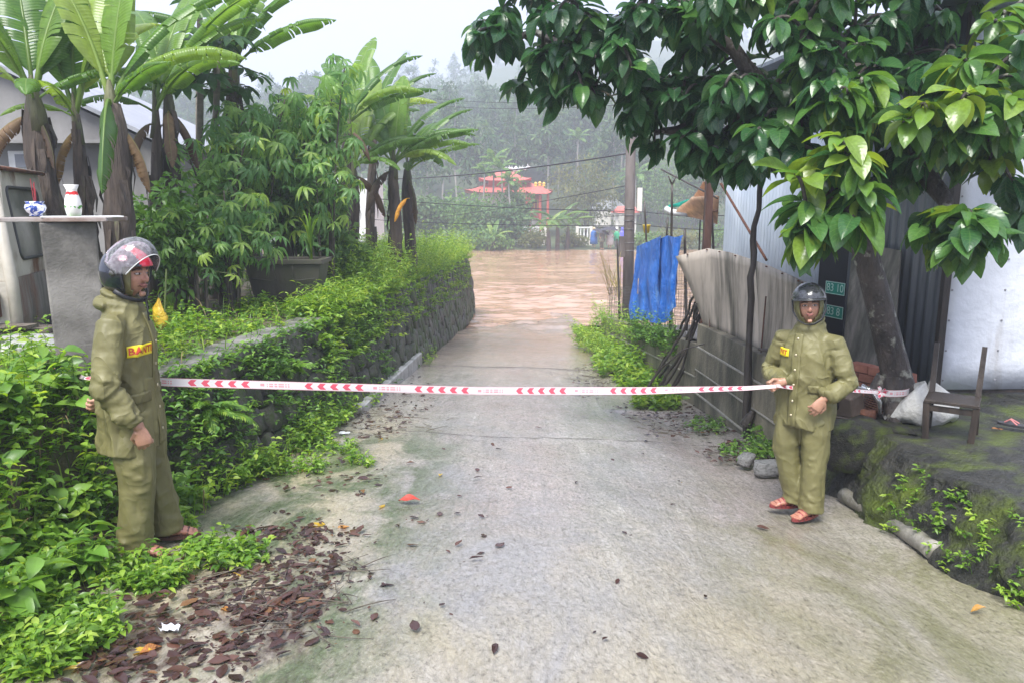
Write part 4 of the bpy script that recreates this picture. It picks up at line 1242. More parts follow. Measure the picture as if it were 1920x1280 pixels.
# ------------------------------------------------------------------ wrecked van
MAT['van'] = pmat('van_paint', (.38, .35, .29), (.56, .52, .44), 3, .45, .25, 20, c3=(.15, .065, .03), s3=2.6, t3=.60, w3=.06, st3=(1, 1, .5))
MAT['van_dirt'] = pmat('van_dirty_panel', (.10, .09, .08), (.30, .28, .25), 6, .6, .4, stretch=(2, 2, .25), c3=(.14, .06, .03), s3=3, t3=.6, st3=(2, 2, .4))
def rrect(x0, x1, z0, z1, rad, n=6):
    pts = []
    for cx, cz, a0 in ((x1 - rad, z1 - rad, 0), (x0 + rad, z1 - rad, 90), (x0 + rad, z0 + rad, 180), (x1 - rad, z0 + rad, 270)):
        for k in range(n + 1):
            a = math.radians(a0 + 90 * k / n); pts.append((cx + rad * math.cos(a), cz + rad * math.sin(a)))
    return pts

def van():
    O = Vector((-4.06, 6.0, .36)); a = Vector((-.42, 1.3, 0)).normalized(); b = Vector((-a.y, a.x, 0)); up = Vector((0, 0, 1))
    r = empty('wrecked_van', O)
    def panel(name, ax, nrm, W, z0, z1, hole, mat, th=.05, lean=0.0):
        inn = rrect(*hole, .07); out = rrect(0, W, z0, z1, .04)
        f = lambda q, dd: ax * q[0] + up * q[1] + nrm * (dd - lean * max(0, q[1] - .75))
        n = len(inn)
        R = [[f(q, -th) for q in out], [f(q, -.004) for q in out], [f((q[0] + (p[0] - q[0]) * .06, q[1] + (p[1] - q[1]) * .06), 0) for q, p in zip(out, inn)],
             [f(q, 0) for q in inn], [f(q, -th) for q in inn]]
        mb = MB(); mb.rings(R, cap=False)
        o = mb.obj(name, mat, r)
        MB().tube([f(q, .002) for q in inn] + [f(inn[0], .002)], .014, 6, cap=False).obj('window_seal', flat('rubber', (.05, .05, .05)), o, True)
        g = MB(); g.add([f(q, -.02) for q in inn], [tuple(range(n))])
        g.obj('window', pmat('dirty_glass', (.10, .11, .09), (.24, .24, .20), 3, .15, 0, spec=.7), r)
        return o
    nr = Vector((a.y, -a.x, 0))         # outward of the right face
    panel('side_panel', a, nr, 1.36, .62, 1.50, (.30, 1.16, .76, 1.36), MAT['van'], lean=.10)
    MB().add([a * x + up * z + nr * d for x, z, d in ((0, -.02, -.02), (1.3, -.02, -.10), (1.36, .3, .0), (1.36, .62, .0), (0, .62, .0), (0, .3, .02))], [(0, 1, 2, 5), (5, 2, 3, 4)]).obj('lower_panel', MAT['van_dirt'], r, solid=.02)
    nl_ = -a
    panel('front_panel', b, nl_, 1.5, .60, 1.50, (.14, 1.3, .72, 1.30), MAT['van'])
    MB().add([b * x + up * z for x, z in ((0, 0), (1.5, 0), (1.5, .6), (0, .6))], [(0, 1, 2, 3)]).obj('nose_panel', MAT['van'], r, solid=.03)
    MB().tube([up * .0, up * .6, up * 1.48 - nr * .07], .045, 8).obj('corner_pillar', MAT['van'], r, True)
    g = [[a * x + b * y + up * (1.50 + .07 * math.sin(math.pi * min(1, max(0, (y + .06) / 1.7))) ** .6) - nr * .06 for y in np.linspace(-.02, 1.6, 8)] for x in np.linspace(-.04, 1.42, 6)]
    MB().sheet(g).obj('roof', MAT['van'], r, True, solid=.03)
    MB().tube([a * -.04 - nr * .04 + up * 1.51, a * 1.4 - nr * .04 + up * 1.51], .018, 6).obj('rain_gutter', MAT['rust'], r, True)
    MB().box(b * .12 + up * .42 + nl_ * .03, (.05, .14, .2), Matrix.Rotation(.3, 3, 'Z')).obj('lamp_bracket', MAT['rust'], r)
    m = flat('tyre', (.03, .03, .03), .8)
    w = MB(); w.tube([a * .95 - nr * .14 + up * .06, a * .95 + nr * .0 + up * .06], .26, 20); w.obj('wheel', m, r, True)
    MB().sheet([[a * x + up * z - nr * .5 for x in (0, 1.3)] for z in (.0, 1.4)]).obj('cabin_lining', flat('cabin_dark', (.06, .055, .05)), r)
    tag(r, 'rusty white wrecked van with a cloudy side window', 'van')
van()

# ------------------------------------------------------------------ houses behind the bananas
def houses():
    m = pmat('grey_render', (.19, .185, .18), (.34, .33, .32), 1.6, .7, .25, 14, c3=(.13, .125, .12), s3=.8, t3=.52, w3=.2, st3=(1, 1, .35))
    r = empty('grey_house', (P(100, 0, 12).x, 12, .3)); o = Vector(r.location)
    L = lambda u, v, d=12: P(u, v, d) - o
    pts = [L(-260, 590), L(300, 590), L(300, 275), L(150, 205), L(-30, 120), L(-260, 20)]
    n = len(pts); back = [p + Vector((0, 5, 0)) for p in pts]
    MB().add(pts + back, [tuple(range(n)), tuple(range(2 * n - 1, n - 1, -1))] + [(i, i + n, (i + 1) % n + n, (i + 1) % n) for i in range(n)]).obj('wall', m, r)
    e = MB()
    top = [L(306, 268, 11.8), L(150, 196, 11.8), L(-30, 111, 11.8), L(-265, 8, 11.8)]
    e.sheet([[p + Vector((0, dy, 0)) for p in top] for dy in (0, 5.4)]).obj('roof', pmat('roof_sheet', (.22, .23, .25), (.36, .37, .40), 3, .4, .2), r, solid=.06)
    w = empty_part = MB().box(L(47, 302, 11.98), (.46, .10, .30)).obj('window', MAT['white_paint'], r, bevel=.01)
    MB().box(L(47, 302, 11.91), (.30, .02, .2)).obj('pane', pmat('grey_glass', (.12, .13, .14), (.22, .23, .25), 2, .2, 0), w)
    MB().box(L(60, 268, 11.9), (3.2, .5, .05)).obj('ledge', m, r)
    tag(r, 'grey rendered house with a sloping roof behind the banana plants', 'house')
    r = empty('white_roofed_house', (P(300, 0, 19).x, 19, .1)); o = Vector(r.location)
    L2 = lambda u, v: P(u, v, 19) - o
    MB().box(L2(300, 380) + Vector((0, 2, 0)), (1.9, 4, 2.6)).obj('wall', m, r)
    MB().sheet([[L2(225, 285), L2(352, 296)], [L2(245, 236) + Vector((0, 1.6, 0)), L2(352, 250) + Vector((0, 1.6, 0))]]).obj('roof', pmat('white_roof', (.66, .67, .69), (.78, .79, .80), 2, .4, .05), r, solid=.05)
    tag(r, 'house with a bright white metal roof behind the banana stems', 'house')
    r = empty('white_shed', (P(645, 0, 27).x, 27, -.6)); o = Vector(r.location)
    L3 = lambda u, v: P(u, v, 27) - o
    MB().box(L3(652, 395) + Vector((0, 1, 0)), (1.9, 2, 2.2)).obj('wall', MAT['white_paint'], r)
    MB().sheet([[L3(600, 352), L3(705, 356)], [L3(606, 330) + Vector((0, 2, 0)), L3(700, 334) + Vector((0, 2, 0))]]).obj('roof', pmat('white_roof2', (.6, .61, .63), (.75, .76, .78), 2, .4, .05), r, solid=.04)
    tag(r, 'small white shed glimpsed between the far banana stems', 'shed')
houses()

# ------------------------------------------------------------------ concrete planter
def planter():
    c = P(538, 565, 9.6); r = empty('concrete_planter', (c.x, 9.75, c.z - .05), .05)
    def rc(w, dd, z): return [(-w, -dd, z), (w, -dd, z), (w, dd, z), (-w, dd, z)]
    m = pmat('planter_concrete', (.05, .042, .034), (.13, .112, .092), 4, .55, .5, 25, stretch=(1, 1, .35), c3=(.05, .06, .03), s3=2, t3=.6)
    MB().rings([rc(.36, .22, 0), rc(.40, .25, .12), rc(.475, .29, .52), rc(.475, .29, .56), rc(.40, .23, .56), rc(.39, .22, .46)]).obj('trough', m, r, bevel=.01)
    MB().rings([rc(.475, .29, .535), rc(.51, .325, .54), rc(.51, .325, .60), rc(.42, .24, .60), rc(.42, .24, .535)], cap=False).obj('rim', m, r, bevel=.008)
    for s in (-1, 1):
        MB().tube([(s * .12 + s * .02 * 0, -.305, .53), (s * .13, -.30, .44), (s * .10, -.295, .36), (s * .16, -.293, .33), (s * .40, -.30, .36)], .009, 6).obj('moulding', m, r, True)
        MB().box((s * .3, 0, -.04), (.12, .4, .1)).obj('foot', m, r)
    MB().add([(-.4, -.23, .5), (.4, -.23, .5), (.4, .23, .52), (-.4, .23, .5)], [(0, 1, 2, 3)]).obj('soil', MAT['earth'], r)
    tag(r, 'dark weathered concrete planter trough on the terrace', 'planter')
planter()

# ------------------------------------------------------------------ banana plants
GN = 'banana plants in front of the grey house'
def bp(label, ub, vb, ut, vt, d, r, leaves, group, seed):
    b = P(ub, vb, d); b.z = terr_z(d) - .02
    return banana_plant(label, b, P(ut, vt, d), r, leaves, group, seed=seed)
bp('thick leaning banana plant behind the wrecked van', 130, 560, 62, 185, 7.6, .155,
   [(0, 200, .95, 0), (0, 120, 1.0, 0), (1, 250, .75, 0), (1, 80, .9, 0), (2, 185, .8, 0), (0, 60, 1.05, 0), (3, 300, .55, 0), (6, 10, .55, 0), ('dead', 195, .7, 0), ('dead2', 330, .55, 0)], GN, 1)
bp('slender banana plant just right of the thick leaning one', 190, 560, 140, 215, 7.9, .085,
   [(0, 20, 1.0, 0), (5, 100, 1.3, 0), (1, 75, .95, 0), (0, 160, 1.0, 0), (3, 215, .42, 0), (6, 275, .42, 0), ('dead2', 200, .6, 0)], GN, 2)
bp('stout banana plant with one big leaf hanging down its stem', 240, 560, 208, 195, 7.35, .155,
   [('hang', 292, .92, 0), (0, 100, 1.0, 0), (5, 60, 1.2, 0), (1, 30, .95, 0), (0, 160, 1.05, 0), (2, 5, .8, 0), (6, 330, .55, 0), ('dead2', 10, .7, 0)], GN, 3)
bp('thin banana plant beside a darker ragged one', 283, 560, 291, 205, 9.0, .08,
   [(0, 60, 1.0, 0), (1, 110, 1.0, 0), (1, 20, .9, 0), (3, 200, .6, 0), (2, 340, .8, 0), ('dead', 250, .6, 0)], GN, 4)
bp('dark ragged banana plant left of the papaya trunks', 322, 560, 316, 180, 9.2, .11,
   [(0, 40, 1.1, 0), (1, 130, 1.0, 0), (1, 0, 1.0, 0), (2, 90, 1.0, 0), (3, 200, .7, 0), (4, 250, .6, 0), ('dead', 290, .7, 0), ('dead2', 20, .7, 0)], GN, 5)
bp('tall banana plant raising its leaves above the papaya crown', 430, 560, 440, 118, 10.6, .11,
   [(0, 15, 1.0, 0), (1, 5, .85, 0), (0, 45, 1.1, 0), (1, 150, 1.0, 0), (2, 200, .9, 0), (6, 350, .9, 0), (1, 90, 1.0, 0)], GN, 6)
GF = 'banana clump at the end of the terrace'
bp('banana plant with a browned leaf at the left of the far clump', 655, 520, 662, 315, 13.4, .13,
   [(0, 60, 1.0, 0), (1, 110, 1.0, 0), (1, 40, 1.0, 0), (2, 160, .8, 0), (2, 20, .9, 0), (6, 345, .85, 0), (3, 330, .7, 0), ('dead', 20, .75, 0), ('dead2', 200, .7, 0)], GF, 11)
bp('broad leaved banana plant in the middle of the far clump', 740, 520, 738, 305, 13.6, .12,
   [(0, 80, 1.0, 0), (5, 60, 1.1, 0), (1, 20, .95, 0), (2, 5, .9, 0), (6, 350, .95, 0), (3, 335, .85, 0), (1, 140, .95, 0), (2, 190, .8, 0), (0, 120, .95, 0), ('dead', 215, .75, 0)], GF, 12)
bp('banana plant spreading its leaves over the flood end of the terrace', 768, 520, 764, 318, 14.4, .12,
   [(0, 110, .9, 0), (1, 25, .95, 0), (6, 10, .85, 0), (2, 345, .8, 0), (4, 320, .7, 0), (1, 60, .8, 0), (3, 280, .5, 0), ('dead2', 300, .9, 0)], GF, 13)
bp('banana plant half hidden behind the cassava shrubs', 640, 520, 655, 225, 12.8, .11,
   [(0, 60, .9, 0), (1, 20, .9, 0), (1, 120, .9, 0), (2, 350, .8, 0), (2, 160, .7, 0), (6, 5, .9, 0), ('dead', 340, .5, 0)], GF, 14)
bp('slim banana plant at the back of the far clump', 695, 520, 700, 245, 15.5, .1,
   [(0, 100, 1.0, 0), (1, 30, 1.0, 0), (6, 60, 1.0, 0), (2, 340, .9, 0), (1, 170, .9, 0), (0, 40, 1.0, 0)], GF, 15)
def orange_leaf():
    me = BL['dead'].copy(); me.materials.clear()
    me.materials.append(foliage('orange_leaf', [(0, (.62, .26, .02)), (1, (.70, .40, .03))], .5, .35, fine=.2))
    p = P(768, 372, 13.2); o = link('fallen_banana_leaf', me, None, None, p, (0, 0, 2.2), .42)
    tag(o, 'orange dead banana leaf hanging over the weeds below the far clump', 'leaf')
orange_leaf()

# ------------------------------------------------------------------ papaya and cassava
def palmate(nl, w, droop, spread, seed, cleft=0.0):
    rg = random.Random(seed); Vs, Fs, Us = [], [], []; off = 0
    for k in range(nl):
        a = -spread + 2 * spread * k / (nl - 1) + rg.uniform(-.08, .08)
        ln = (1 - .32 * abs(a) / spread) * rg.uniform(.9, 1.05)
        V, Fq, U = leaf_tmpl(4, 2, w, droop * rg.uniform(.7, 1.4), .25, peak=.58, seed=k)
        V = V * ln
        c, s = math.cos(a), math.sin(a)
        V = np.stack([V[:, 0] * c + V[:, 1] * s, -V[:, 0] * s + V[:, 1] * c, V[:, 2] - .08 * abs(a)], axis=1)
        Vs.append(V); Fs.append(Fq + off); Us.append(U); off += len(V)
    return np.concatenate(Vs), np.concatenate(Fs), np.concatenate(Us)
MAT['cassava'] = foliage('cassava_leaf', [(0, (.10, .23, .07)), (.5, (.17, .33, .10)), (.85, (.26, .42, .10)), (1, (.38, .52, .10))], .36, .56, objrand=True)
MAT['papaya'] = foliage('papaya_leaf', [(0, (.03, .085, .03)), (1, (.06, .14, .04))], .4, .35, objrand=True)
CAS = []
for i in range(5):
    V, Fq, U = palmate([6, 7, 5, 7, 6][i], .27, [.45, .6, .35, .8, .5][i], 1.9, 50 + i)
    m_ = make_mesh('leaf', V, Fq, U, np.full(len(V), .5)); m_.materials.append(MAT['cassava']); CAS.append(m_)
PAP = []
for i in range(3):
    V, Fq, U = palmate(8, .36, .3, 2.5, 80 + i)
    m_ = make_mesh('leaf', V, Fq, U, np.full(len(V), .5)); m_.materials.append(MAT['papaya']); PAP.append(m_)

def rot_dir(d, roll=0.0):
    """euler turning leaf +Y to d, normal roughly up"""
    d = Vector(d).normalized(); z = Vector((0, 0, 1)); s = d.cross(z)
    if s.length < 1e-3: s = Vector((1, 0, 0))
    s.normalize(); n = s.cross(d)
    M = Matrix((s, d, n)).transposed()
    return (M @ Matrix.Rotation(roll, 3, 'Y')).to_euler()

def cassava(u, vt, d, label, seed, stems=3, nleaf=56, spread=.5, ls=.2):
    rg = random.Random(seed)
    t = P(u, vt, d); b = Vector((t.x, d, terr_z(d) - .02))
    r = empty('cassava_shrub', b); H = t.z - b.z
    paths = []
    for k in range(stems):
        a = rg.uniform(0, 6.28); q = spread * rg.uniform(.3, 1)
        top = Vector((q * math.cos(a), q * math.sin(a), H * rg.uniform(.72, 1.0)))
        path = bez((.06 * math.cos(a), .06 * math.sin(a), -.05), top, 0, 8, c=(top.x * .3, top.y * .3, H * .6))
        paths.append(path)
        MB().tube(path, [.018 - .0012 * i for i in range(9)], 6).obj('stem', MAT['twig'], r, True)
    pet = MB()
    for k in range(int(nleaf * 2.1)):
        path = paths[k % stems]; f = rg.uniform(.22, 1.0) ** .7 * (len(path) - 1)
        i = min(int(f), len(path) - 2); p = path[i].lerp(path[i + 1], f - i)
        a = rg.uniform(0, 6.28); e = rg.uniform(-.1, .9)
        pl = rg.uniform(.12, .34) * (1.6 if f < 5 else 1.0)
        dv = Vector((math.cos(a) * math.cos(e), math.sin(a) * math.cos(e), math.sin(e)))
        q = p + dv * pl
        pet.tube([p, q], .0035, 3, cap=False)
        ld = Vector((dv.x, dv.y, -rg.uniform(.15, 1.1)))
        link('leaf', CAS[k % 5], None, r, q, rot_dir(ld, rg.uniform(-.5, .5)), ls * rg.uniform(.75, 1.25))
    pet.obj('petioles', MAT['stem'], r)
    return tag(r, label, 'shrub', 'cassava shrubs on the terrace')
cassava(395, 175, 9.6, 'cassava shrub growing against the papaya trunks', 1, 4, 60)
cassava(470, 150, 10.4, 'dense cassava shrub above the left end of the planter', 2, 4, 70)
cassava(548, 115, 10.8, 'tall cassava shrub above the middle of the planter', 3, 4, 70)
cassava(600, 100, 10.6, 'tallest cassava shrub right of the planter', 4, 4, 66)
cassava(585, 150, 11.6, 'cassava shrub overlapping the far banana clump', 5, 4, 56)
cassava(590, 270, 10.5, 'low cassava shrub leaning over the planter rim', 6, 3, 44, .35)
cassava(420, 330, 8.6, 'short leafy cassava shrub left of the planter', 7, 4, 56, .35, .17)
cassava(365, 380, 8.2, 'short cassava shrub beside the dark ragged banana', 8, 4, 46, .3, .15)
cassava(510, 120, 11.2, 'cassava shrub rising behind the planter', 9, 3, 50, .5)

def papaya(ub, ut, vt, d, label, seed, n=15):
    rg = random.Random(seed); t = P(ut, vt, d); b = P(ub, 500, d); b.z = terr_z(d) - .05
    r = empty('papaya_tree', b); H = t - b
    MB().tube([H * q + Vector((.02 * math.sin(9 * q), 0, 0)) for q in np.linspace(0, 1, 9)], [.062 - .003 * i for i in range(9)], 9, rough=.04, rnd=rg).obj('trunk', pmat('papaya_bark', (.12, .10, .075), (.26, .23, .17), 8, .7, .6, 20, stretch=(1, 1, 2)), r, True)
    pt = MB()
    for k in range(n):
        a = k * 2.4 + rg.uniform(-.3, .3); e = rg.uniform(-.35, .9); L_ = rg.uniform(.4, .75)
        p0 = H * rg.uniform(.93, 1.0); q = p0 + Vector((math.cos(a) * math.cos(e), math.sin(a) * math.cos(e), math.sin(e))) * L_
        pt.tube([p0, p0.lerp(q, .5) + Vector((0, 0, .05)), q], .009, 5)
        link('leaf', PAP[k % 3], None, r, q, rot_dir((math.cos(a), math.sin(a), -rg.uniform(.2, .9)), rg.uniform(-.3, .3)), rg.uniform(.26, .38))
    pt.obj('petioles', MAT['stem'], r)
    return tag(r, label, 'tree', 'papaya trees by the grey house')
papaya(372, 372, 128, 10.0, 'papaya tree with a straight pale trunk beside the banana plants', 1)
papaya(394, 405, 95, 10.3, 'papaya tree with a slightly leaning trunk behind the cassava', 2)
papaya(376, 371, -40, 11.5, 'tall papaya tree whose trunk rises behind the banana leaves', 3, 9)

# ------------------------------------------------------------------ weeds
MAT['weed'] = foliage('weed_leaf', [(0, (.07, .17, .02)), (.5, (.15, .29, .035)), (.85, (.24, .40, .05)), (1, (.34, .47, .07))], .34, .45)
MAT['weed_dark'] = foliage('dark_weed_leaf', [(0, (.055, .14, .025)), (.6, (.11, .24, .035)), (1, (.20, .35, .055))], .35, .35)
TM_W = [leaf_tmpl(3, 2, .52, .3, .25, seed=i) for i in range(3)] + [leaf_tmpl(3, 2, .42, .5, .2, seed=5)]
TM_N = [leaf_tmpl(3, 2, .26, .5, .25, seed=i) for i in range(3)]
PRISM = (np.array([(math.cos(a) * .5, y, math.sin(a) * .5) for y in (0, 1) for a in (0, 2.09, 4.19)]), np.array([(0, 1, 4, 3), (1, 2, 5, 4), (2, 0, 3, 5)]), np.zeros((6, 2)))

def weeds(name, B, h, leaf, label, mat='weed', seed=0, lean=None, nodes=5, tm=None, lo=.15, tint=(.1, .95), pairs=2, stem_r=.004, flop=.35):
    rs = np.random.RandomState(seed); B = np.asarray(B, dtype=float); n = len(B)
    h = np.asarray(h, dtype=float) * rs.uniform(.6, 1.25, n)
    D = np.array([0, 0, 1.0]) + rs.normal(size=(n, 3)) * flop
    if lean is not None: D = D + lean
    D[:, 2] = np.maximum(D[:, 2], -.6)
    D /= np.linalg.norm(D, axis=1, keepdims=True)
    pt = rs.uniform(tint[0], tint[1], n)
    Ts, Ds, Ss, Ti = [], [], [], []
    for k in range(nodes):
        t = lo + (1 - lo) * (k + 1) / nodes
        pos = B + D * (h * t)[:, None] + rs.normal(size=(n, 3)) * .006
        for q in range(pairs):
            az = k * 1.57 + q * (2 * math.pi / pairs) + rs.uniform(-.5, .5, n) + pt * 20
            el = rs.uniform(-.25, .75, n)
            d = np.stack([np.cos(az) * np.cos(el), np.sin(az) * np.cos(el), np.sin(el)], axis=1)
            Ts.append(pos); Ds.append(d); Ss.append(leaf * rs.uniform(.55, 1.2, n) * (1.15 - .4 * abs(t - .6)))
            Ti.append(np.clip(pt + rs.normal(size=n) * .12 + (t - .6) * .3, 0, 1))
    T = np.concatenate(Ts); Dd = np.concatenate(Ds); S = np.concatenate(Ss); Tn = np.concatenate(Ti)
    N = np.array([0, 0, 1.0]) + rs.normal(size=(len(T), 3)) * .35
    V, Fq, U, Tt = scatter(tm or TM_W, T, frames(Dd, N), S, Tn)
    V2, F2, U2, T2 = scatter([PRISM], B - D * .03, frames(D, rs.normal(size=(n, 3))), np.stack([np.full(n, stem_r), h * 1.0 + .03, np.full(n, stem_r)], axis=1), pt * .3)
    o = link(name, make_mesh(name, np.concatenate([V, V2]), np.concatenate([Fq, F2 + len(V)]), np.concatenate([U, U2]), np.concatenate([Tt, T2])), MAT[mat])
    return tag(o, label, 'weeds', kind='stuff')

rs = np.random.RandomState(7)
def clumped(n, fx, fy, dens, thr=.0):
    """random (x,y) in ranges kept where noise says so"""
    out = []
    while len(out) < n:
        x, y = fx(), fy()
        if fbm((x * dens, y * dens, 4.4)) > thr - rs.rand() * .35: out.append((x, y))
    return out

def left_weeds():
    # near bank, lush ovate leaves
    B, H = [], []
    for i in range(1500):
        y = rs.uniform(2.0, 4.6); t = rs.uniform(-1.0, 1.08)
        xb, xt = wx_base(y), wx_top(y); x = xb + .12 + (xt - xb - .12) * t if t > 0 else xb + .12 + t * .0 + rs.uniform(-.3, .1)
        if abs(x + 2.02) < .30 and abs(y - 3.85) < .30: continue
        if y < 3.0 and x > -2.02 + rs.uniform(-.1, .1): continue
        B.append((x, y, bank_z(x, y))); H.append(rs.uniform(.07, .26) * (1.25 if t > .4 else .8))
    weeds('weeds', B, H, .062, 'lush bright green weeds covering the near bank', seed=1, nodes=4, lo=.25)
    B, H = [], []
    for i in range(700):
        y = rs.uniform(2.0, 4.8); x = wx_top(y) - rs.uniform(-.15, .9)
        if abs(x + 2.76) < .34 and y > 4.25: continue
        B.append((x, y, bank_z(x, y) - .02)); H.append(rs.uniform(.06, .20))
    weeds('weeds', B, H, .055, 'weeds on top of the near bank around the pier', seed=2, nodes=4, lo=.25)
    # foot of the bank towards the road, low creeping
    B, H = [], []
    for u, v, ru, rv, n in [(270, 1085, 90, 28, 120), (420, 1045, 80, 26, 110), (110, 1180, 110, 60, 190), (60, 1240, 80, 40, 80), (345, 995, 22, 9, 22), (350, 915, 60, 40, 110),
                            (555, 880, 55, 14, 46), (676, 868, 24, 8, 20), (600, 842, 70, 14, 60), (450, 875, 80, 28, 120), (690, 740, 28, 24, 60), (795, 668, 26, 24, 70), (830, 620, 16, 22, 50)]:
        for i in range(n):
            a, q = rs.uniform(0, 6.28), math.sqrt(rs.rand())
            p = G(u + ru * q * math.cos(a), v + rv * q * math.sin(a))
            if abs(p.x + 2.02) < .2 and abs(p.y - 3.85) < .12: continue
            B.append((p.x, p.y, p.z - .01)); H.append(rs.uniform(.05, .14) if v > 800 else rs.uniform(.1, .28))
    weeds('weeds', B, H, .045, 'low creeping weeds at the edge of the concrete road', seed=3, nodes=4, lo=.2)
    # on the wall face and hanging over the coping
    B, H, Ln = [], [], []
    while len(B) < 1000:
        y = rs.uniform(4.3, 10.5); t = rs.rand() ** .7
        if fbm((y * .9, t * 1.6, 12)) < .02 and rs.rand() > .12: continue
        xb, xt = wx_base(y), wx_top(y)
        B.append((xb + (xt - xb) * t + .01, y, zr(xb, y) + (terr_z(y) - zr(xb, y)) * t)); H.append(rs.uniform(.08, .22)); Ln.append((.9, -.2, -.35))
    weeds('wall_weeds', B, H, .05, 'weeds rooted in the joints of the stone wall', 'weed_dark', seed=4, lean=np.array(Ln), nodes=4)
    B, H, Ln = [], [], []
    for i in range(420):
        y = rs.uniform(4.5, 7.9); xb, xt = wx_base(y), wx_top(y)
        if fbm((y * .8, 3, 5)) < -.05 and rs.rand() > .25: continue
        B.append((xb + rs.uniform(-.08, .12), y, zr(xb, y))); H.append(rs.uniform(.1, .32)); Ln.append((.3, -.1, 0))
    weeds('wall_weeds', B, H, .05, 'tall weeds at the foot of the stone wall', 'weed', seed=5, lean=np.array(Ln), nodes=5)
    # terrace surface
    B, H = [], []
    for x, y in clumped(1150, lambda: rs.uniform(-5.2, -2.3), lambda: rs.uniform(4.9, 9.35), .9, .02):
        if x > wx_top(y) - .05: continue
        B.append((x, y, bank_z(x, y))); H.append(rs.uniform(.06, .26))
    weeds('terrace_weeds', B, H, .055, 'patchy weeds on the near terrace around the planter', 'weed', seed=6, nodes=5)
    # dense tall growth along the far terrace edge
    B, H, Ln = [], [], []
    for i in range(2900):
        y = 8.2 + 16.2 * rs.rand() ** 1.2; xt = wx_top(y)
        q = rs.rand(); x = xt + .05 - (2.2 if y > 10.6 else .32) * q ** 1.4
        if y < 10.6 and rs.rand() < .35: continue
        B.append((x, y, bank_z(min(x, xt - .02), y))); H.append((rs.uniform(.28, .85) if y > 10.6 else rs.uniform(.12, .38)) * (.75 + .5 * (fbm((y * .6, 2, 2)) + .5)))
        Ln.append((.35 * (1 - q), -.1, 0))
    weeds('terrace_weeds', B, H, .085, 'dense tall pale green weeds along the far terrace edge', 'weed', seed=8, lean=np.array(Ln), nodes=6, tm=TM_N, tint=(.35, 1.0), lo=.3)
    B, H, Ln = [], [], []
    for i in range(700):
        y = 7.8 + 16 * rs.rand() ** 1.3; xt, xb = wx_top(y), wx_base(y); t = 1 - .5 * rs.rand() ** 1.8
        B.append((xb + (xt - xb) * t + .02, y, zr(xb, y) + (terr_z(y) - zr(xb, y)) * t)); H.append(rs.uniform(.1, .26)); Ln.append((.5, -.1, -.5))
    weeds('wall_weeds', B, H, .07, 'weeds trailing down the far part of the stone wall', 'weed', seed=9, lean=np.array(Ln), nodes=6, tint=(.2, .9))
left_weeds()

# ferns
FERN = [frond_mesh('frond', .42, 1.0, -.5, 20, .085, 71, .3), frond_mesh('frond', .38, .6, -.9, 20, .08, 72, .3)]
for m_ in FERN: m_.materials.append(MAT['weed'])
def fern(p, label, n, sc, seed, dirs=None):
    rg = random.Random(seed); r = empty('fern', p)
    for k in range(n):
        a = rg.uniform(-1.2, 1.2) - 1.0 if dirs is None else rg.uniform(*dirs)
        link('frond', FERN[k % 2], None, r, (0, 0, 0), (rg.uniform(-.2, .2), 0, a - 1.57), sc * rg.uniform(.7, 1.15))
    return tag(r, label, 'fern')
fern(Vector((-2.22, 5.15, .06)), 'yellow green fern drooping from the wall beside the standing man', 9, 1.0, 1, (-1.6, .8))
fern(Vector((-2.13, 6.9, .0)), 'fern growing high on the stone wall below the coping', 7, .8, 2, (-1.4, .6))
fern(Vector((-2.02, 7.9, -.15)), 'small fern on the stone wall above the kerb beam', 6, .7, 3, (-1.4, .6))
def grass_tuft():
    mb = MB(); rg = random.Random(6); p = P(565, 480, 9.7)
    for k in range(16):
        a = rg.uniform(0, 6.28); L_ = rg.uniform(.5, .95); q = rg.uniform(.12, .4)
        pts = bez((0, 0, 0), (math.cos(a) * q, math.sin(a) * q, L_ * .75), 0, 6, c=(0, 0, L_))
        sd = Vector((-math.sin(a), math.cos(a), 0)) * .02
        mb.sheet([[x - sd * (1 - i / 6.5), x + sd * (1 - i / 6.5)] for i, x in enumerate(pts)], tint=rg.random())
    o = mb.obj('grass_tuft', MAT['weed'], None, True, loc=(p.x + .1, 9.8, P(565, 500, 9.7).z + .0)); tag(o, 'tall strap leaved grass tuft growing from the planter', 'grass')
grass_tuft()
shrub(350, 575, 150, 230, 8.3, 'dense dark green bush under the cassava left of the planter', 31, 'weed_dark', .10, dens=1.6, group='bushes on the terrace')
shrub(420, 560, 110, 230, 9.3, 'leafy bush touching the left side of the planter', 32, 'weed_dark', .10, dens=1.3, group='bushes on the terrace')
shrub(258, 470, 70, 95, 10.2, 'round bush against the grey house wall', 33, 'weed_dark', .08, dens=1.1, group='bushes on the terrace')
shrub(655, 520, 80, 70, 12.2, 'bush filling the gap right of the planter', 34, 'shrub_leaf', .10, dens=1.4, group='bushes on the terrace')
shrub(540, 500, 130, 190, 10.9, 'leafy bush behind the concrete planter', 35, 'shrub_leaf', .11, dens=1.7, group='bushes on the terrace')
shrub(470, 500, 110, 260, 11.2, 'tall bush filling the shade under the cassava', 36, 'shrub_leaf', .11, dens=1.9, group='bushes on the terrace')
shrub(610, 510, 90, 150, 11.4, 'bright bush between the cassava and the far banana clump', 37, 'shrub_leaf', .11, dens=1.9, group='bushes on the terrace')

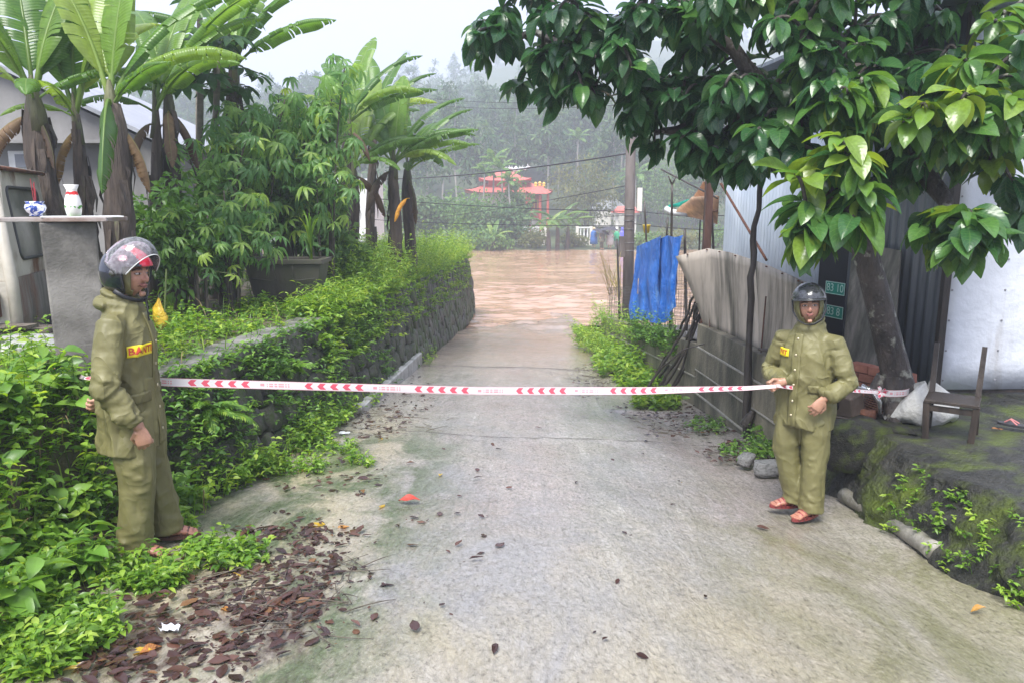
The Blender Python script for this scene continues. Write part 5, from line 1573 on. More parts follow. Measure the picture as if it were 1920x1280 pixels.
def bank_variety():
    # broad leaved seedlings, grass and dry stalks between the weeds
    B, H = [], []
    for i in range(150):
        y = rs.uniform(2.0, 4.5); x = wx_base(y) - rs.uniform(-.25, .75)
        if abs(x + 2.02) < .28 and abs(y - 3.85) < .30: continue
        B.append((x, y, bank_z(x, y))); H.append(rs.uniform(.12, .3))
    weeds('broad_weeds', B, H, .115, 'broad leaved seedlings standing out of the weeds on the near bank', 'weed_dark', 41, None, 3, [leaf_tmpl(4, 2, .62, .35, .2, .01, peak=.4, seed=i) for i in range(3)], lo=.5, tint=(.3, 1))
    rg_ = random.Random(77); mb = MB(); md = MB()
    for i in range(900):
        if i < 560: y = rg_.uniform(2.0, 4.6); x = wx_base(y) + .25 - rg_.random() * .95
        else: y = rg_.uniform(4.6, 9.5); x = wx_top(y) - rg_.random() * 1.2 if rg_.random() < .6 else wx_base(y) + rg_.uniform(-.05, .15)
        if abs(x + 2.02) < .28 and abs(y - 3.85) < .28: continue
        p = Vector((x, y, bank_z(x, y) - .02)); a = rg_.uniform(0, 6.28); L_ = rg_.uniform(.12, .38); q = L_ * rg_.uniform(.3, .9)
        e = p + Vector((math.cos(a) * q, math.sin(a) * q, L_ * rg_.uniform(.3, .8))); pts = bez(p, e, 0, 4, c=p + Vector((math.cos(a) * q * .3, math.sin(a) * q * .3, L_)))
        sd = Vector((-math.sin(a), math.cos(a), 0)) * rg_.uniform(.002, .006)
        (md if i % 6 == 0 else mb).sheet([[t - sd * (1 - k / 4.4), t + sd * (1 - k / 4.4)] for k, t in enumerate(pts)], tint=rg_.random())
    tag(mb.obj('grass', MAT['weed'], None, True), 'thin grass blades among the weeds by the stone wall', 'grass', kind='stuff')
    tag(md.obj('dry_stalks', pmat('dry_stalk', (.16, .11, .05), (.34, .26, .13), 5, .7, 0), None, True), 'dry brown stalks among the weeds by the stone wall', 'stalks', kind='stuff')
bank_variety()
# ------------------------------------------------------------------ right side: concrete wall and cement sheets
MAT['form_concrete'] = pmat('formed_concrete', (.16, .145, .105), (.34, .305, .225), 3, .6, .5, 30, c3=(.055, .055, .042), s3=1.6, t3=.54, w3=.14, st3=(1.5, 1.5, .5))
MAT['joint'] = pmat('wall_joint', (.25, .24, .20), (.40, .38, .33), 20, .7, .8, 60)
def conc_wall():
    r = empty('concrete_wall', (rw_x(9.6), 9.6, -1.0)); o = Vector(r.location); rg = random.Random(8)
    def course(y0, y1, z0a, z0b, z1a, z1b, nm='course', n=12, push=0.0, mat=None):
        R = []
        for i in range(n + 1):
            t = i / n; y = y0 + (y1 - y0) * t; x = rw_x(y) + push
            za, zb = z0a + (z0b - z0a) * t, z1a + (z1b - z1a) * t
            w = .006 * fbm((y * 2, za * 5, 1))
            R.append([Vector((x + w, y, za)) - o, Vector((x + w + .002, y, zb)) - o, Vector((x + .13, y, zb)) - o, Vector((x + .13, y, za)) - o])
        return MB().rings(R).obj(nm, mat or MAT['form_concrete'], r, bevel=.006)
    for z0, z1 in ((-1.35, -.86), (-.85, -.55), (-.535, -.245), (-.23, .06)):
        course(6.9, 9.58, z0, z0, z1, z1, push=rg.uniform(-.01, .01))
    for z in (-.855, -.5425, -.2375): course(6.9, 9.57, z - .012, z - .012, z + .012, z + .012, 'joint', push=-.012, mat=MAT['joint'], n=30)
    course(9.60, 16.2, -2.2, -2.2, -.66, -1.1, push=.01); course(9.60, 16.2, -.645, -1.085, -.21, -.80, push=0)
    course(9.60, 15.8, -.665, -1.095, -.64, -1.07, 'joint', push=-.006, mat=MAT['joint'], n=30)
    tag(r, 'low stained concrete wall cast in courses along the right of the road', 'wall')
conc_wall()

def cement_sheets():
    m = pmat('cement_sheet', (.38, .335, .285), (.64, .56, .47), 2.2, .55, .25, 20, stretch=(2.2, 2.2, .35), c3=(.09, .085, .065), s3=1.8, t3=.57, w3=.12, st3=(2.4, 2.4, .35))
    bot = [P(1322, 612, 9.5), P(1390, 640, 8.4), P(1448, 672, 7.6), P(1506, 705, 6.95)]
    top = [P(1267, 478, 9.75), P(1328, 463, 9.35), P(1368, 470, 8.7), P(1436, 492, 7.9), P(1500, 520, 7.1), P(1516, 526, 6.95)]
    def along(L, s):
        s = s * (len(L) - 1); i = min(int(s), len(L) - 2); return L[i].lerp(L[i + 1], s - i)
    for k, (s0, s1, lab) in enumerate(((0, .56, 'curled mossy cement sheet standing behind the leaning sticks'), (.55, 1.0, 'stained cement sheet behind the helmeted man'))):
        g = []
        for i in range(15):
            s = s0 + (s1 - s0) * i / 14
            a, b = along(bot, s), along(top, s)
            g.append([a.lerp(b, t) + Vector((.018 * math.sin(t * 3.1) + .006 * math.sin(7 * s + 3 * t) - .012 * k, 0, -.02)) for t in np.linspace(0, 1, 10)])
        base = g[0][0].copy()
        r = empty('cement_sheet', base)
        MB().sheet([[p - base for p in row] for row in g]).obj('sheet', m, r, True, solid=.012)
        for i in range(2, 14, 3):
            MB().lathe([(.012, 0), (.012, .012), (.004, .014)], 8, tuple(g[i][-1] - base + Vector((-.012, -.006, -.02)))).obj('nail', MAT['rust'], r)
        tag(r, lab, 'cement sheet', 'cement sheets on the wall')
cement_sheets()

# ------------------------------------------------------------------ sticks, rods, posts
MAT['stick'] = pmat('wet_stick', (.02, .017, .015), (.085, .07, .06), 8, .45, .7, 30, stretch=(1, 1, .4))
def stick(name, pts, r0, r1, label, cat, group=None, mat='stick', seg=7, knots=True, seed=0):
    rg = random.Random(seed); pts = [Vector(p) for p in pts]
    d = []
    n = 14
    for i in range(n + 1):
        s = i / n * (len(pts) - 1); k = min(int(s), len(pts) - 2); d.append(pts[k].lerp(pts[k + 1], s - k))
    L_ = (d[-1] - d[0]).length
    d = [p + Vector((rg.uniform(-1, 1), rg.uniform(-1, 1), 0)) * (.006 * L_ if knots and 0 < i < n else 0) for i, p in enumerate(d)]
    rad = [(r0 + (r1 - r0) * i / n) * (rg.uniform(.88, 1.15) if knots else 1) for i in range(n + 1)]
    b = d[0].copy()
    o = MB().tube([p - b for p in d], rad, seg).obj(name, MAT[mat], None, True, loc=b)
    return tag(o, label, cat, group)
rg = random.Random(3)
for k in range(12):
    ub, vb = 1212 + k * 5 + rg.uniform(-6, 6), 722 + rg.uniform(-8, 26)
    a = G(ub, vb); a.z -= .02
    ut, vt = [(1342, 482), (1330, 480), (1345, 540), (1318, 560), (1338, 520), (1310, 590), (1322, 540), (1300, 600), (1335, 565), (1312, 545), (1328, 600), (1305, 570)][k]
    b = P(ut, vt, 9.45 + .25 * rg.random())
    if a.y < 9.0: a.y += .6
    mid = a.lerp(b, .5) + Vector((.05, 0, -.05 - .05 * rg.random()))
    stick('leaning_stick', [a, mid, b], .022, .014, 'dark wet stick in the bundle leaning on the concrete wall', 'stick', 'bundle of leaning sticks', seed=k)
stick('leaning_branch', [P(1240, 690, 9.6), P(1282, 655, 9.4), P(1330, 642, 9.25)], .012, .006, 'thin branch crossing the bundle of leaning sticks', 'stick', seed=40)
stick('tall_pole', [G(1401, 822) - Vector((0, 0, .05)), P(1402, 660, 7.65), P(1408, 520, 7.62), P(1416, 440, 7.6), P(1426, 330, 7.55)], .042, .026, 'tall crooked wooden pole standing in front of the concrete wall', 'pole', seed=41)
stick('pole_knot', [P(1398, 795, 7.6), P(1412, 770, 7.55)], .06, .03, 'knotted branch stub at the foot of the tall crooked pole', 'branch', seed=42)
for k, (u0, v0, u1, v1, d, lab) in enumerate([(1331, 612, 1331, 540, 9.3, 'rusty reinforcing rod standing in the wall behind the sticks'), (1427, 652, 1436, 556, 7.6, 'rusty reinforcing rod standing in the wall left of the helmeted man')]):
    stick('steel_rod', [P(u0, v0 + 8, d), P(u1, v1, d)], .008, .008, lab, 'rod', mat='rust', seg=6, knots=False)
stick('thin_pole', [P(1352, 345, 10.4), P(1437, 488, 8.6)], .018, .016, 'thin reddish pole slanting across the corrugated shed wall', 'pole', mat='rust', knots=False)
stick('thin_pole', [P(1240, 318, 12.6), P(1345, 372, 10.6)], .016, .014, 'dark pole end sticking out under the tree toward the utility pole', 'pole', knots=False)
for k in range(9):
    a = P(1410 + rg.uniform(0, 40), 652 + rg.uniform(0, 26), 7.35 + rg.uniform(0, .3))
    b = a + Vector((rg.uniform(.15, .4), rg.uniform(-.25, .1), rg.uniform(-.08, .10)))
    stick('broken_branch', [a, b], .018, .008, 'broken branch in the tangle on top of the concrete wall', 'branch', 'tangle of branches on the wall', seed=60 + k)

def net_fence():
    r = empty('net_fence', (rw_x(12) + .15, 12, -.4)); o = Vector(r.location)
    mb = MB()
    def wall_net(a, b, h, sp=.055, seed=0):
        rr = random.Random(seed); a, b = Vector(a), Vector(b); L_ = (b - a).length; n = int(L_ / sp); m = int(h / sp)
        for i in range(n + 1):
            p = a.lerp(b, i / n); mb.tube([p - o, p + Vector((rr.uniform(-.02, .02), 0, h * .5)) - o, p + Vector((0, 0, h)) - o], .0028, 3, cap=False)
        for j in range(m + 1):
            mb.tube([a.lerp(b, i / 6) + Vector((0, 0, h * j / m + rr.uniform(-.012, .012) - .02 * math.sin(i))) - o for i in range(7)], .0028, 3, cap=False)
    wall_net((rw_x(16) + .10, 16.0, -1.0), (rw_x(10.2) + .15, 10.2, -.3), .85, seed=1)
    wall_net((2.55, 12.8, -.35), (4.3, 12.6, -.35), 1.15, seed=2)
    n = mb.obj('net', flat('net_wire', (.07, .065, .06), .6), r); tag(n, kind='stuff')
    for k, (u0, v0, u1, v1, d, rad) in enumerate([(1256, 620, 1260, 345, 11.6, .022), (1237, 610, 1252, 408, 12.2, .02), (1215, 600, 1208, 378, 12.8, .02), (1162, 600, 1157, 448, 14.8, .022), (1287, 620, 1284, 430, 10.9, .024), (1340, 560, 1332, 350, 11.6, .02), (1310, 560, 1313, 412, 12.4, .016)]):
        a, b = P(u0, v0, d), P(u1, v1, d); b2 = a.lerp(b, .5) + Vector((rg.uniform(-.04, .04), 0, 0))
        st = MB().tube(bez(a - o, b - o, 0, 8, c=b2 - o), [rad * q for q in (1.1, 1, 1.05, .95, 1, .9, .9, .85, .8)], 7).obj('post', MAT['stick'], r, True)
        if k == 0:
            for s in (-1, 1): MB().tube([b - o - Vector((0, 0, .02)), b - o + Vector((s * .06, 0, .12))], [.016, .01], 6).obj('fork', MAT['stick'], st, True)
    tag(r, 'wire net fence on crooked stick posts behind the blue tarpaulin', 'fence')
net_fence()

def blue_tarp():
    m, n, l, b = nodes_of('blue_tarpaulin')
    nz = noise_n(n, l, coords(n, l, (1, 1, .4)), 5, 6)
    l.new(ramp(n, [(.3, (.005, .085, .42)), (.62, (.02, .17, .62)), (.75, (.20, .38, .72))], nz.outputs['Fac'], l).outputs[0], b.inputs['Base Color'])
    b.inputs['Roughness'].default_value = .3
    cr = noise_n(n, l, coords(n, l, (1.4, 1.4, .5)), 14, 6, .65, 1.2)
    bp_ = n.new('ShaderNodeBump'); bp_.inputs['Strength'].default_value = 1.0; bp_.inputs['Distance'].default_value = .07; l.new(cr.outputs['Fac'], bp_.inputs['Height']); l.new(bp_.outputs[0], b.inputs['Normal'])
    base = P(1235, 600, 11.3); r = empty('blue_tarpaulin', base)
    def drape(top, bot, seed, hole=False):
        g = []
        def al(L, s):
            s = s * (len(L) - 1); i = min(int(s), len(L) - 2); return L[i].lerp(L[i + 1], s - i)
        for i in range(25):
            s = i / 24; a, c = al(top, s), al(bot, s)
            row = []
            for j in range(21):
                t = j / 20; p = a.lerp(c, t)
                w = .05 * t ** .5 * math.sin(17 * s + 3 * math.sin(2.2 * t + seed)) + .04 * fbm((s * 3, t * 3, seed))
                row.append(p + Vector((-w * .8, -w * .5, 0)) - base)
            g.append(row)
        mb = MB(); mb.sheet(g)
        if hole: mb.f = [f for k, f in enumerate(mb.f) if not ((3 <= k // 20 <= 6) and (9 <= k % 20 <= 12 - (k // 20 - 3) // 2))]
        return mb.obj('drape', m, r, True)
    drape([P(1194, 462, 12.9), P(1218, 452, 12.2), P(1240, 442, 11.5)], [P(1181, 600, 12.9), P(1205, 600, 12.2), P(1235, 606, 11.3)], 1, True)
    drape([P(1236, 448, 11.6), P(1252, 441, 11.3), P(1266, 445, 10.9), P(1281, 441, 10.7)], [P(1226, 607, 11.5), P(1245, 606, 11.2), P(1257, 600, 10.8), P(1264, 575, 10.6)], 4)
    tag(r, 'torn bright blue tarpaulin draped over the net fence', 'tarpaulin')
blue_tarp()

# ------------------------------------------------------------------ corrugated shed
MAT['zinc'] = pmat('zinc_sheet', (.46, .53, .62), (.62, .69, .78), 2, .35, .08, stretch=(3, 3, .3), metallic=.15)
MAT['zinc_dark'] = pmat('old_zinc', (.10, .12, .145), (.27, .30, .34), 3, .4, .15, stretch=(4, 4, .2), metallic=.3)
MAT['zinc_white'] = pmat('white_metal', (.60, .63, .70), (.72, .75, .81), 1.5, .35, .3, 2.2, bdist=.12, c3=(.42, .40, .38), s3=1.4, t3=.66, w3=.1, st3=(2.5, 2.5, .3))
def shed():
    r = empty('corrugated_shed', (3.46, 7.75, YZ)); o = Vector(r.location)
    A0, A1 = Vector((2.98, 10.5, 0)), Vector((3.42, 8.15, 0))
    B0, B1 = Vector((3.50, 7.72, 0)), Vector((3.96, 6.75, 0))
    def corr(p0, p1, z0, z1, pitch, amp, name, mat):
        p0, p1 = Vector(p0), Vector(p1); L_ = (p1 - p0).length; d = (p1 - p0) / L_; nn = Vector((d.y, -d.x, 0)); n = int(L_ / pitch * 8)
        g = [[p0 + d * (L_ * i / n) + nn * (amp * math.sin(2 * math.pi * i / 8)) + Vector((0, 0, z)) - o for i in range(n + 1)] for z in (z0, (z0 + z1) / 2, z1)]
        return MB().sheet(g).obj(name, mat, r, True, solid=.004)
    for i in range(3):
        a, b = A0.lerp(A1, i / 3), A0.lerp(A1, (i + 1) / 3 + .01)
        corr(a + Vector((0, 0, 0)), b, -.6, 3.3, .075, .011, 'wall_sheet', MAT['zinc'])
    for i in range(2):
        a, b = B0.lerp(B1, i / 2), B0.lerp(B1, (i + 1) / 2 + .01)
        corr(a, b, YZ + .1, 3.3, .09, .013, 'wall_sheet', MAT['zinc_dark'])
    # white riveted front
    C0, C1 = Vector((3.98, 6.74, 0)), Vector((8.2, 6.9, 0))
    for i in range(4):
        a, b = C0.lerp(C1, i / 4), C0.lerp(C1, (i + 1) / 4 + .006)
        g = [[a.lerp(b, s / 8) + Vector((0, .014 * fbm((s * .7 + i * 9, z * 2, 3)) - .003 * i, z)) - o for s in range(9)] for z in np.linspace(YZ + .06, 3.3, 14)]
        pn = MB().sheet(g).obj('front_sheet', MAT['zinc_white'], r, True, solid=.004)
        mb = MB()
        for z in np.arange(YZ + .15, 3.2, .28):
            for s in (.04, .5, .96):
                mb.lathe([(.010, -.004), (.009, .004), (.002, .006)], 7, (0, 0, 0))
                for q in range(21): pass
                n = 21; v = mb.v[-n:]; c = a.lerp(b, s) + Vector((0, -.006, z)) - o
                mb.v[-n:] = [(x + c.x, -zz + c.y, y + c.z) for x, y, zz in v]
        mb.obj('rivets', flat('rivet', (.25, .25, .27), .4), pn)
    MB().box((C0 + C1) / 2 + Vector((0, -.02, YZ + .05)) - o, ((C1 - C0).length, .05, .05)).obj('bottom_rail', MAT['dark_wood'], r)
    MB().box(B1 + Vector((.0, -.01, 1.55)) - o, (.06, .06, 3.6)).obj('corner_post', MAT['dark_wood'], r)
    MB().box(P(1346, 0, 10.55).xy.to_3d() + Vector((0, 0, 1.3)) - o, (.10, .10, 4.0)).obj('corner_post', pmat('brown_post', (.05, .025, .02), (.12, .06, .045), 6, .5, .4, stretch=(2, 2, .4)), r)
    d = MB(); d.add([p - o for p in (Vector((3.40, 8.17, YZ - .2)), Vector((3.52, 7.70, YZ - .2)), Vector((3.52, 7.70, 2.2)), Vector((3.40, 8.17, 2.2)))], [(0, 1, 2, 3)])
    dd = d.obj('door', flat('dark_door', (.012, .014, .02), .4), r, solid=.03)
    # stencilled number plates on the door
    green = flat('green_plate', (.02, .28, .20), .5); pale = flat('plate_paint', (.45, .68, .60), .5)
    ax = (Vector((3.52, 7.70, 0)) - Vector((3.40, 8.17, 0))).normalized(); nn = Vector((ax.y, -ax.x, 0))
    if nn.y > 0: nn = -nn
    for (vv, txt) in ((541, '83 10'), (585, '83 8')):
        c = P(1556, vv, 7.86)
        t = .0
        cc = Vector((3.40, 8.17, 0)).lerp(Vector((3.52, 7.70, 0)), .62); c = Vector((cc.x, cc.y, c.z)) + nn * .022
        M = Matrix((ax, Vector((0, 0, 1)), nn)).transposed()
        pl = MB(); pl.box((0, 0, 0), (.30, .125, .006), M); po = pl.obj('number_plate', green, r, loc=c - o)
        cu = bpy.data.curves.new('txt', 'FONT'); cu.body = txt; cu.size = .12; cu.align_x = 'CENTER'; cu.align_y = 'CENTER'; cu.extrude = .001
        to = bpy.data.objects.new('txt', cu); COL.objects.link(to)
        me = bpy.data.meshes.new_from_object(to.evaluated_get(bpy.context.evaluated_depsgraph_get())); bpy.data.objects.remove(to)
        lt = link('lettering', me, pale, po, (nn * .006)); lt.rotation_euler = M.to_euler()
        fr = MB()
        for s in (-1, 1):
            fr.box(M @ Vector((0, s * .062, .005)), (.30, .008, .004), M); fr.box(M @ Vector((s * .15, 0, .005)), (.008, .132, .004), M)
        fr.obj('plate_border', pale, po)
    MB().sheet([[Vector(p) - o for p in ((2.6, 11.0, 3.15), (8.6, 11.5, 3.4))], [Vector(p) - o for p in ((3.3, 6.3, 3.2), (8.6, 6.3, 3.45))]]).obj('roof', MAT['zinc_dark'], r, solid=.04)
    tag(r, 'corrugated metal shed with a white riveted front and dark numbered door', 'shed')
    # weathered board and bricks against it
    m = pmat('weathered_board', (.09, .085, .072), (.30, .28, .24), 8, .7, .5, 30, stretch=(2.5, 2.5, .12), c3=(.06, .065, .045), s3=3, t3=.55, st3=(2, 2, .3))
    q = [P(1578, 690, 7.25), P(1672, 724, 6.75), P(1690, 470, 7.1), P(1600, 455, 7.55)]
    b = MB(); b.sheet([[q[0].lerp(q[1], s / 6).lerp(q[3].lerp(q[2], s / 6), t / 6) + Vector((0, -.01 * fbm((s, t, 2)), 0)) - q[0] for s in range(7)] for t in range(7)])
    bo = b.obj('weathered_board', m, None, False, solid=.015, loc=q[0]); tag(bo, 'weathered streaky board leaning on the shed behind the tree', 'board')
    br = pmat('brick', (.26, .09, .06), (.42, .17, .11), 12, .75, .5, 40, objvar=.25, rnd=True)
    R0 = P(1600, 720, 6.75)
    w = empty('brick_stack', (R0.x, R0.y, YZ))
    ang = math.atan2(B1.y - B0.y, B1.x - B0.x)
    for row in range(4):
        for k in range(3):
            bb = MB(); bb.box((0, 0, 0), (.20, .10, .075), jit=.004, rnd=rg)
            ob = bb.obj('brick', br, w, bevel=.005, loc=(math.cos(ang) * (.21 * k + .1 * (row % 2)) - .02, math.sin(ang) * (.21 * k + .1 * (row % 2)), .04 + .083 * row)); ob.rotation_euler = (0, 0, ang + rg.uniform(-.08, .08))
    tag(w, 'short stack of red bricks below the weathered board', 'brick stack')
shed()

def awning():
    base = P(1345, 400, 11.6); r = empty('tarpaulin_awning', base)
    def quad(name, pts, col, n=8, wv=.03, rough=.6):
        a, b, c, d = [Vector(p) - base for p in pts]
        g = [[a.lerp(b, i / n).lerp(d.lerp(c, i / n), j / n) + Vector((0, 0, wv * math.sin(3 * i / n + 5 * j / n))) for i in range(n + 1)] for j in range(n + 1)]
        return MB().sheet(g).obj(name, foliage(name + '_cloth', [(0, tuple(q * .85 for q in col)), (1, col)], rough, .5, spec=.3), r, True, solid=.01)
    quad('canopy', [P(1262, 404, 13.0), P(1345, 421, 12.0), P(1348, 372, 11.0), P(1298, 366, 12.0)], (.68, .55, .41))
    quad('flap', [P(1292, 388, 12.8), P(1322, 385, 12.0), P(1345, 340, 11.2), P(1318, 338, 11.4)], (.60, .46, .33))
    quad('green_fold', [P(1288, 402, 12.6), P(1345, 400, 11.8), P(1345, 372, 11.4), P(1318, 372, 11.9)], (.28, .40, .22))
    quad('teal_fold', [P(1250, 392, 13.2), P(1294, 390, 12.9), P(1296, 377, 12.8), P(1262, 380, 13.1)], (.05, .48, .40))
    MB().tube([P(1248, 392, 13.1) - base, P(1262, 399, 13.0) - base, P(1290, 402, 12.6) - base], [.05, .06, .045], 10, rough=.1, rnd=rg).obj('rolled_edge', MAT['white_paint'], r, True)
    MB().tube([P(1345, 396, 11.0) - base, P(1310, 396, 12.6) - base], .012, 6).obj('support_pole', MAT['rust'], r)
    tag(r, 'tan and green tarpaulin awning beside the brown shed post', 'awning')
    p = P(1212, 437, 14.0); b = empty('yellow_bucket', p)
    MB().lathe([(.05, 0), (.075, .14), (.08, .15), (.07, .15), (.045, .01)], 16).obj('pail', flat('yellow_plastic', (.70, .50, .05)), b, True)
    tag(b, 'small yellow bucket hung on the net fence', 'bucket')
awning()

# ------------------------------------------------------------------ the big-leaved tree
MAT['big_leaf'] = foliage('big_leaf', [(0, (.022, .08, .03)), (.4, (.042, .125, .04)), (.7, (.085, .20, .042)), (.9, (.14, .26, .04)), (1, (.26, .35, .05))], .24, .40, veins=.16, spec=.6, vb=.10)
MAT['tree_bark'] = pmat('tree_bark', (.016, .012, .011), (.085, .068, .058), 12, .5, 1.0, 34, stretch=(1, 1, .5), c3=(.30, .30, .25), s3=7, t3=.60, w3=.04, st3=(1, 1, 1), bdist=.03)
def big_tree():
    rg = random.Random(12); rs_ = np.random.RandomState(12)
    base = Vector((3.22, 6.1, YZ - .1)); r = empty('big_leaved_tree', base)
    trunk = [base, P(1692, 740, 6.1), P(1668, 650, 6.08), P(1645, 560, 6.05), P(1622, 470, 6.05), P(1606, 390, 6.1), P(1596, 320, 6.15)]
    limbs = [[trunk[-2], P(1500, 290, 6.4), P(1330, 200, 6.8), P(1150, 120, 7.0), P(1000, 60, 7.2), P(920, 90, 7.2)],
             [trunk[-1], P(1600, 200, 6.1), P(1560, 60, 5.9), P(1500, -120, 5.9), P(1420, -260, 6.1)],
             [trunk[-2], P(1720, 300, 5.9), P(1830, 260, 5.5), P(1960, 220, 5.3)],
             [trunk[-1], P(1660, 180, 6.5), P(1760, 40, 6.8), P(1830, -120, 7)],
             [trunk[-2], P(1570, 330, 5.7), P(1545, 330, 5.3), P(1560, 380, 5.1)],
             [P(1500, 290, 6.4), P(1420, 150, 6.2), P(1300, 20, 6.2), P(1180, -80, 6.4)],
             [P(1720, 300, 5.9), P(1770, 380, 5.4), P(1790, 420, 5.2)],
             [P(1330, 200, 6.8), P(1290, 240, 6.7), P(1230, 250, 6.7)]]
    tb = MB(); tb.tube([p - base for p in trunk], [.20, .13, .115, .106, .10, .10, .09], 14, rough=.05, rnd=rg)
    for a in (0.3, 1.7, 3.0, 4.4, 5.4):
        tb.tube([Vector((.05 * math.cos(a), .05 * math.sin(a), .42)), Vector((.20 * math.cos(a), .20 * math.sin(a), .12)), Vector((.34 * math.cos(a), .34 * math.sin(a), .0))], [.09, .075, .04], 8)
    tb.obj('trunk', MAT['tree_bark'], r, True)
    lb = MB(); sk = []
    for L_ in limbs:
        d = []
        for i in range(len(L_) - 1): d += [L_[i].lerp(L_[i + 1], t / 5) for t in range(5)]
        d.append(L_[-1]); n = len(d)
        d = [p + Vector((rg.uniform(-1, 1), rg.uniform(-1, 1), rg.uniform(-1, 1))) * (.02 if 0 < i < n - 1 else 0) for i, p in enumerate(d)]
        lb.tube([p - base for p in d], [.085 * (1 - .82 * i / n) for i in range(n)], 8)
        sk += d
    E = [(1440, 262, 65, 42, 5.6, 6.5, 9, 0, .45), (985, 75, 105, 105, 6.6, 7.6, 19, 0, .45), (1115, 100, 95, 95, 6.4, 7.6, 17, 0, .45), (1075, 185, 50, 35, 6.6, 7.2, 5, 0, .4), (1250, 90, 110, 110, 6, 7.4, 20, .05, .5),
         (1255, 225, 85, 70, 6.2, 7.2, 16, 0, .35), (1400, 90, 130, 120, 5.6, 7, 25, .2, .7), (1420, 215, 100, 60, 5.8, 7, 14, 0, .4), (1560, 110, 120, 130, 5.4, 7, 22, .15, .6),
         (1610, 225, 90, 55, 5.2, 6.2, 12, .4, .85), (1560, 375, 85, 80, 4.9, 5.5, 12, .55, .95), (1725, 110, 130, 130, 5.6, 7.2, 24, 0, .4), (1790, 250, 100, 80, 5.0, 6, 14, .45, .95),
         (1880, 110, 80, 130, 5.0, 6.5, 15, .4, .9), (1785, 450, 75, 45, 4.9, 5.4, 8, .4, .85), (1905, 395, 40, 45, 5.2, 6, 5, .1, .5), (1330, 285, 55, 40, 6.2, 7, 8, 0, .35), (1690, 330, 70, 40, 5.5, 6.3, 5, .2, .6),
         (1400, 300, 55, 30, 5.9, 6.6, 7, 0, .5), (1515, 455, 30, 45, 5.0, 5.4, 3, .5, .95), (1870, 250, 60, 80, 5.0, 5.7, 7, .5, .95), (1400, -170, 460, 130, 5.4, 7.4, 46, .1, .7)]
    ros = []
    for (u, v, ru, rv, d0, d1, n, t0, t1) in E:  # tint by region: left crown darkened as if backlit, young front leaves paler
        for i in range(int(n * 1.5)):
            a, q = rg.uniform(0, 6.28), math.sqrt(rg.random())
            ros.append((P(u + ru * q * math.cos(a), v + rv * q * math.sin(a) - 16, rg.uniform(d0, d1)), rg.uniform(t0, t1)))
    SK = [Vector(p) for p in sk]
    ros.sort(key=lambda q: min((q[0] - s).length for s in sk))
    T, D, N, S, Ti = [], [], [], [], []
    for p, tint in ros:
        s = min(SK, key=lambda k: (k - p).length_squared)
        path = bez(s, p, 0, 6, c=s.lerp(p, .5) + Vector((0, 0, .12)))
        L_ = (p - s).length
        lb.tube([q - base for q in path], [max(.007, .012 + .012 * L_ * (1 - i / 6)) for i in range(7)], 5)
        SK += path[2::2]
        ax = (path[-1] - path[-3]).normalized()
        n = rg.randint(11, 16)
        for k in range(n):
            a = k * 2.4 + rg.uniform(-.3, .3); e = rg.uniform(-1.15, .35) if tint < .5 else rg.uniform(-1.0, .55)
            d = Vector((math.cos(a) * math.cos(e), math.sin(a) * math.cos(e), math.sin(e))) + ax * .25
            T.append(p - ax * .10 * rg.random() + d * .02); D.append(d)
            N.append(Vector((math.cos(a) * .5, math.sin(a) * .5, 1.0)) + Vector((rg.gauss(0, .3), rg.gauss(0, .3), 0)))
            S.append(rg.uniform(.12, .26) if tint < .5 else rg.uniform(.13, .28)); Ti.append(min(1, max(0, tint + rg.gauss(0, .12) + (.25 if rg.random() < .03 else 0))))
    lb.obj('branches', MAT['tree_bark'], r, True)
    tm = [leaf_tmpl(8, 4, .50 + .04 * (i % 3), [.25, .45, .6, .35, .5, .7, .3, .55][i], [.12, .2, .25, .15, .3, .1, .22, .18][i], .02, peak=.58, base=.03, tip=.05, seed=i, side=[0, .06, -.07, .04, 0, -.05, .08, 0][i]) for i in range(8)]
    T, D, N = [np.array([tuple(q) for q in X]) for X in (T, D, N)]; S, Ti = np.array(S), np.array(Ti)
    R = frames(D, N)
    # the 300 that show largest are leaves of their own
    uvok = np.array([abs(t[0]) < .72 * t[1] and t[2] < CZ + .36 * t[1] for t in T])
    order = np.argsort(np.where(uvok, T[:, 1] / S, 1e9)); near, rest = order[:300], order[300:]
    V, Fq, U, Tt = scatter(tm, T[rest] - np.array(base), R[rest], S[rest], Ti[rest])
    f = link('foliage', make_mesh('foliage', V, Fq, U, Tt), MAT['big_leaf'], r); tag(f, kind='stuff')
    lm = {}
    for i in near:
        key = (int(i) % 8, min(7, int(Ti[i] * 8)))
        if key not in lm:
            V, Fq, U = tm[key[0]]
            lm[key] = make_mesh('leaf', V, Fq, U, np.full(len(V), (key[1] + .5) / 8)); lm[key].materials.append(MAT['big_leaf'])
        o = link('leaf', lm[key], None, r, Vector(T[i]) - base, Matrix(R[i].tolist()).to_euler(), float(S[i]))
    tag(r, 'leaning lichen spotted tree with big glossy drooping leaves over the road', 'tree')
big_tree()

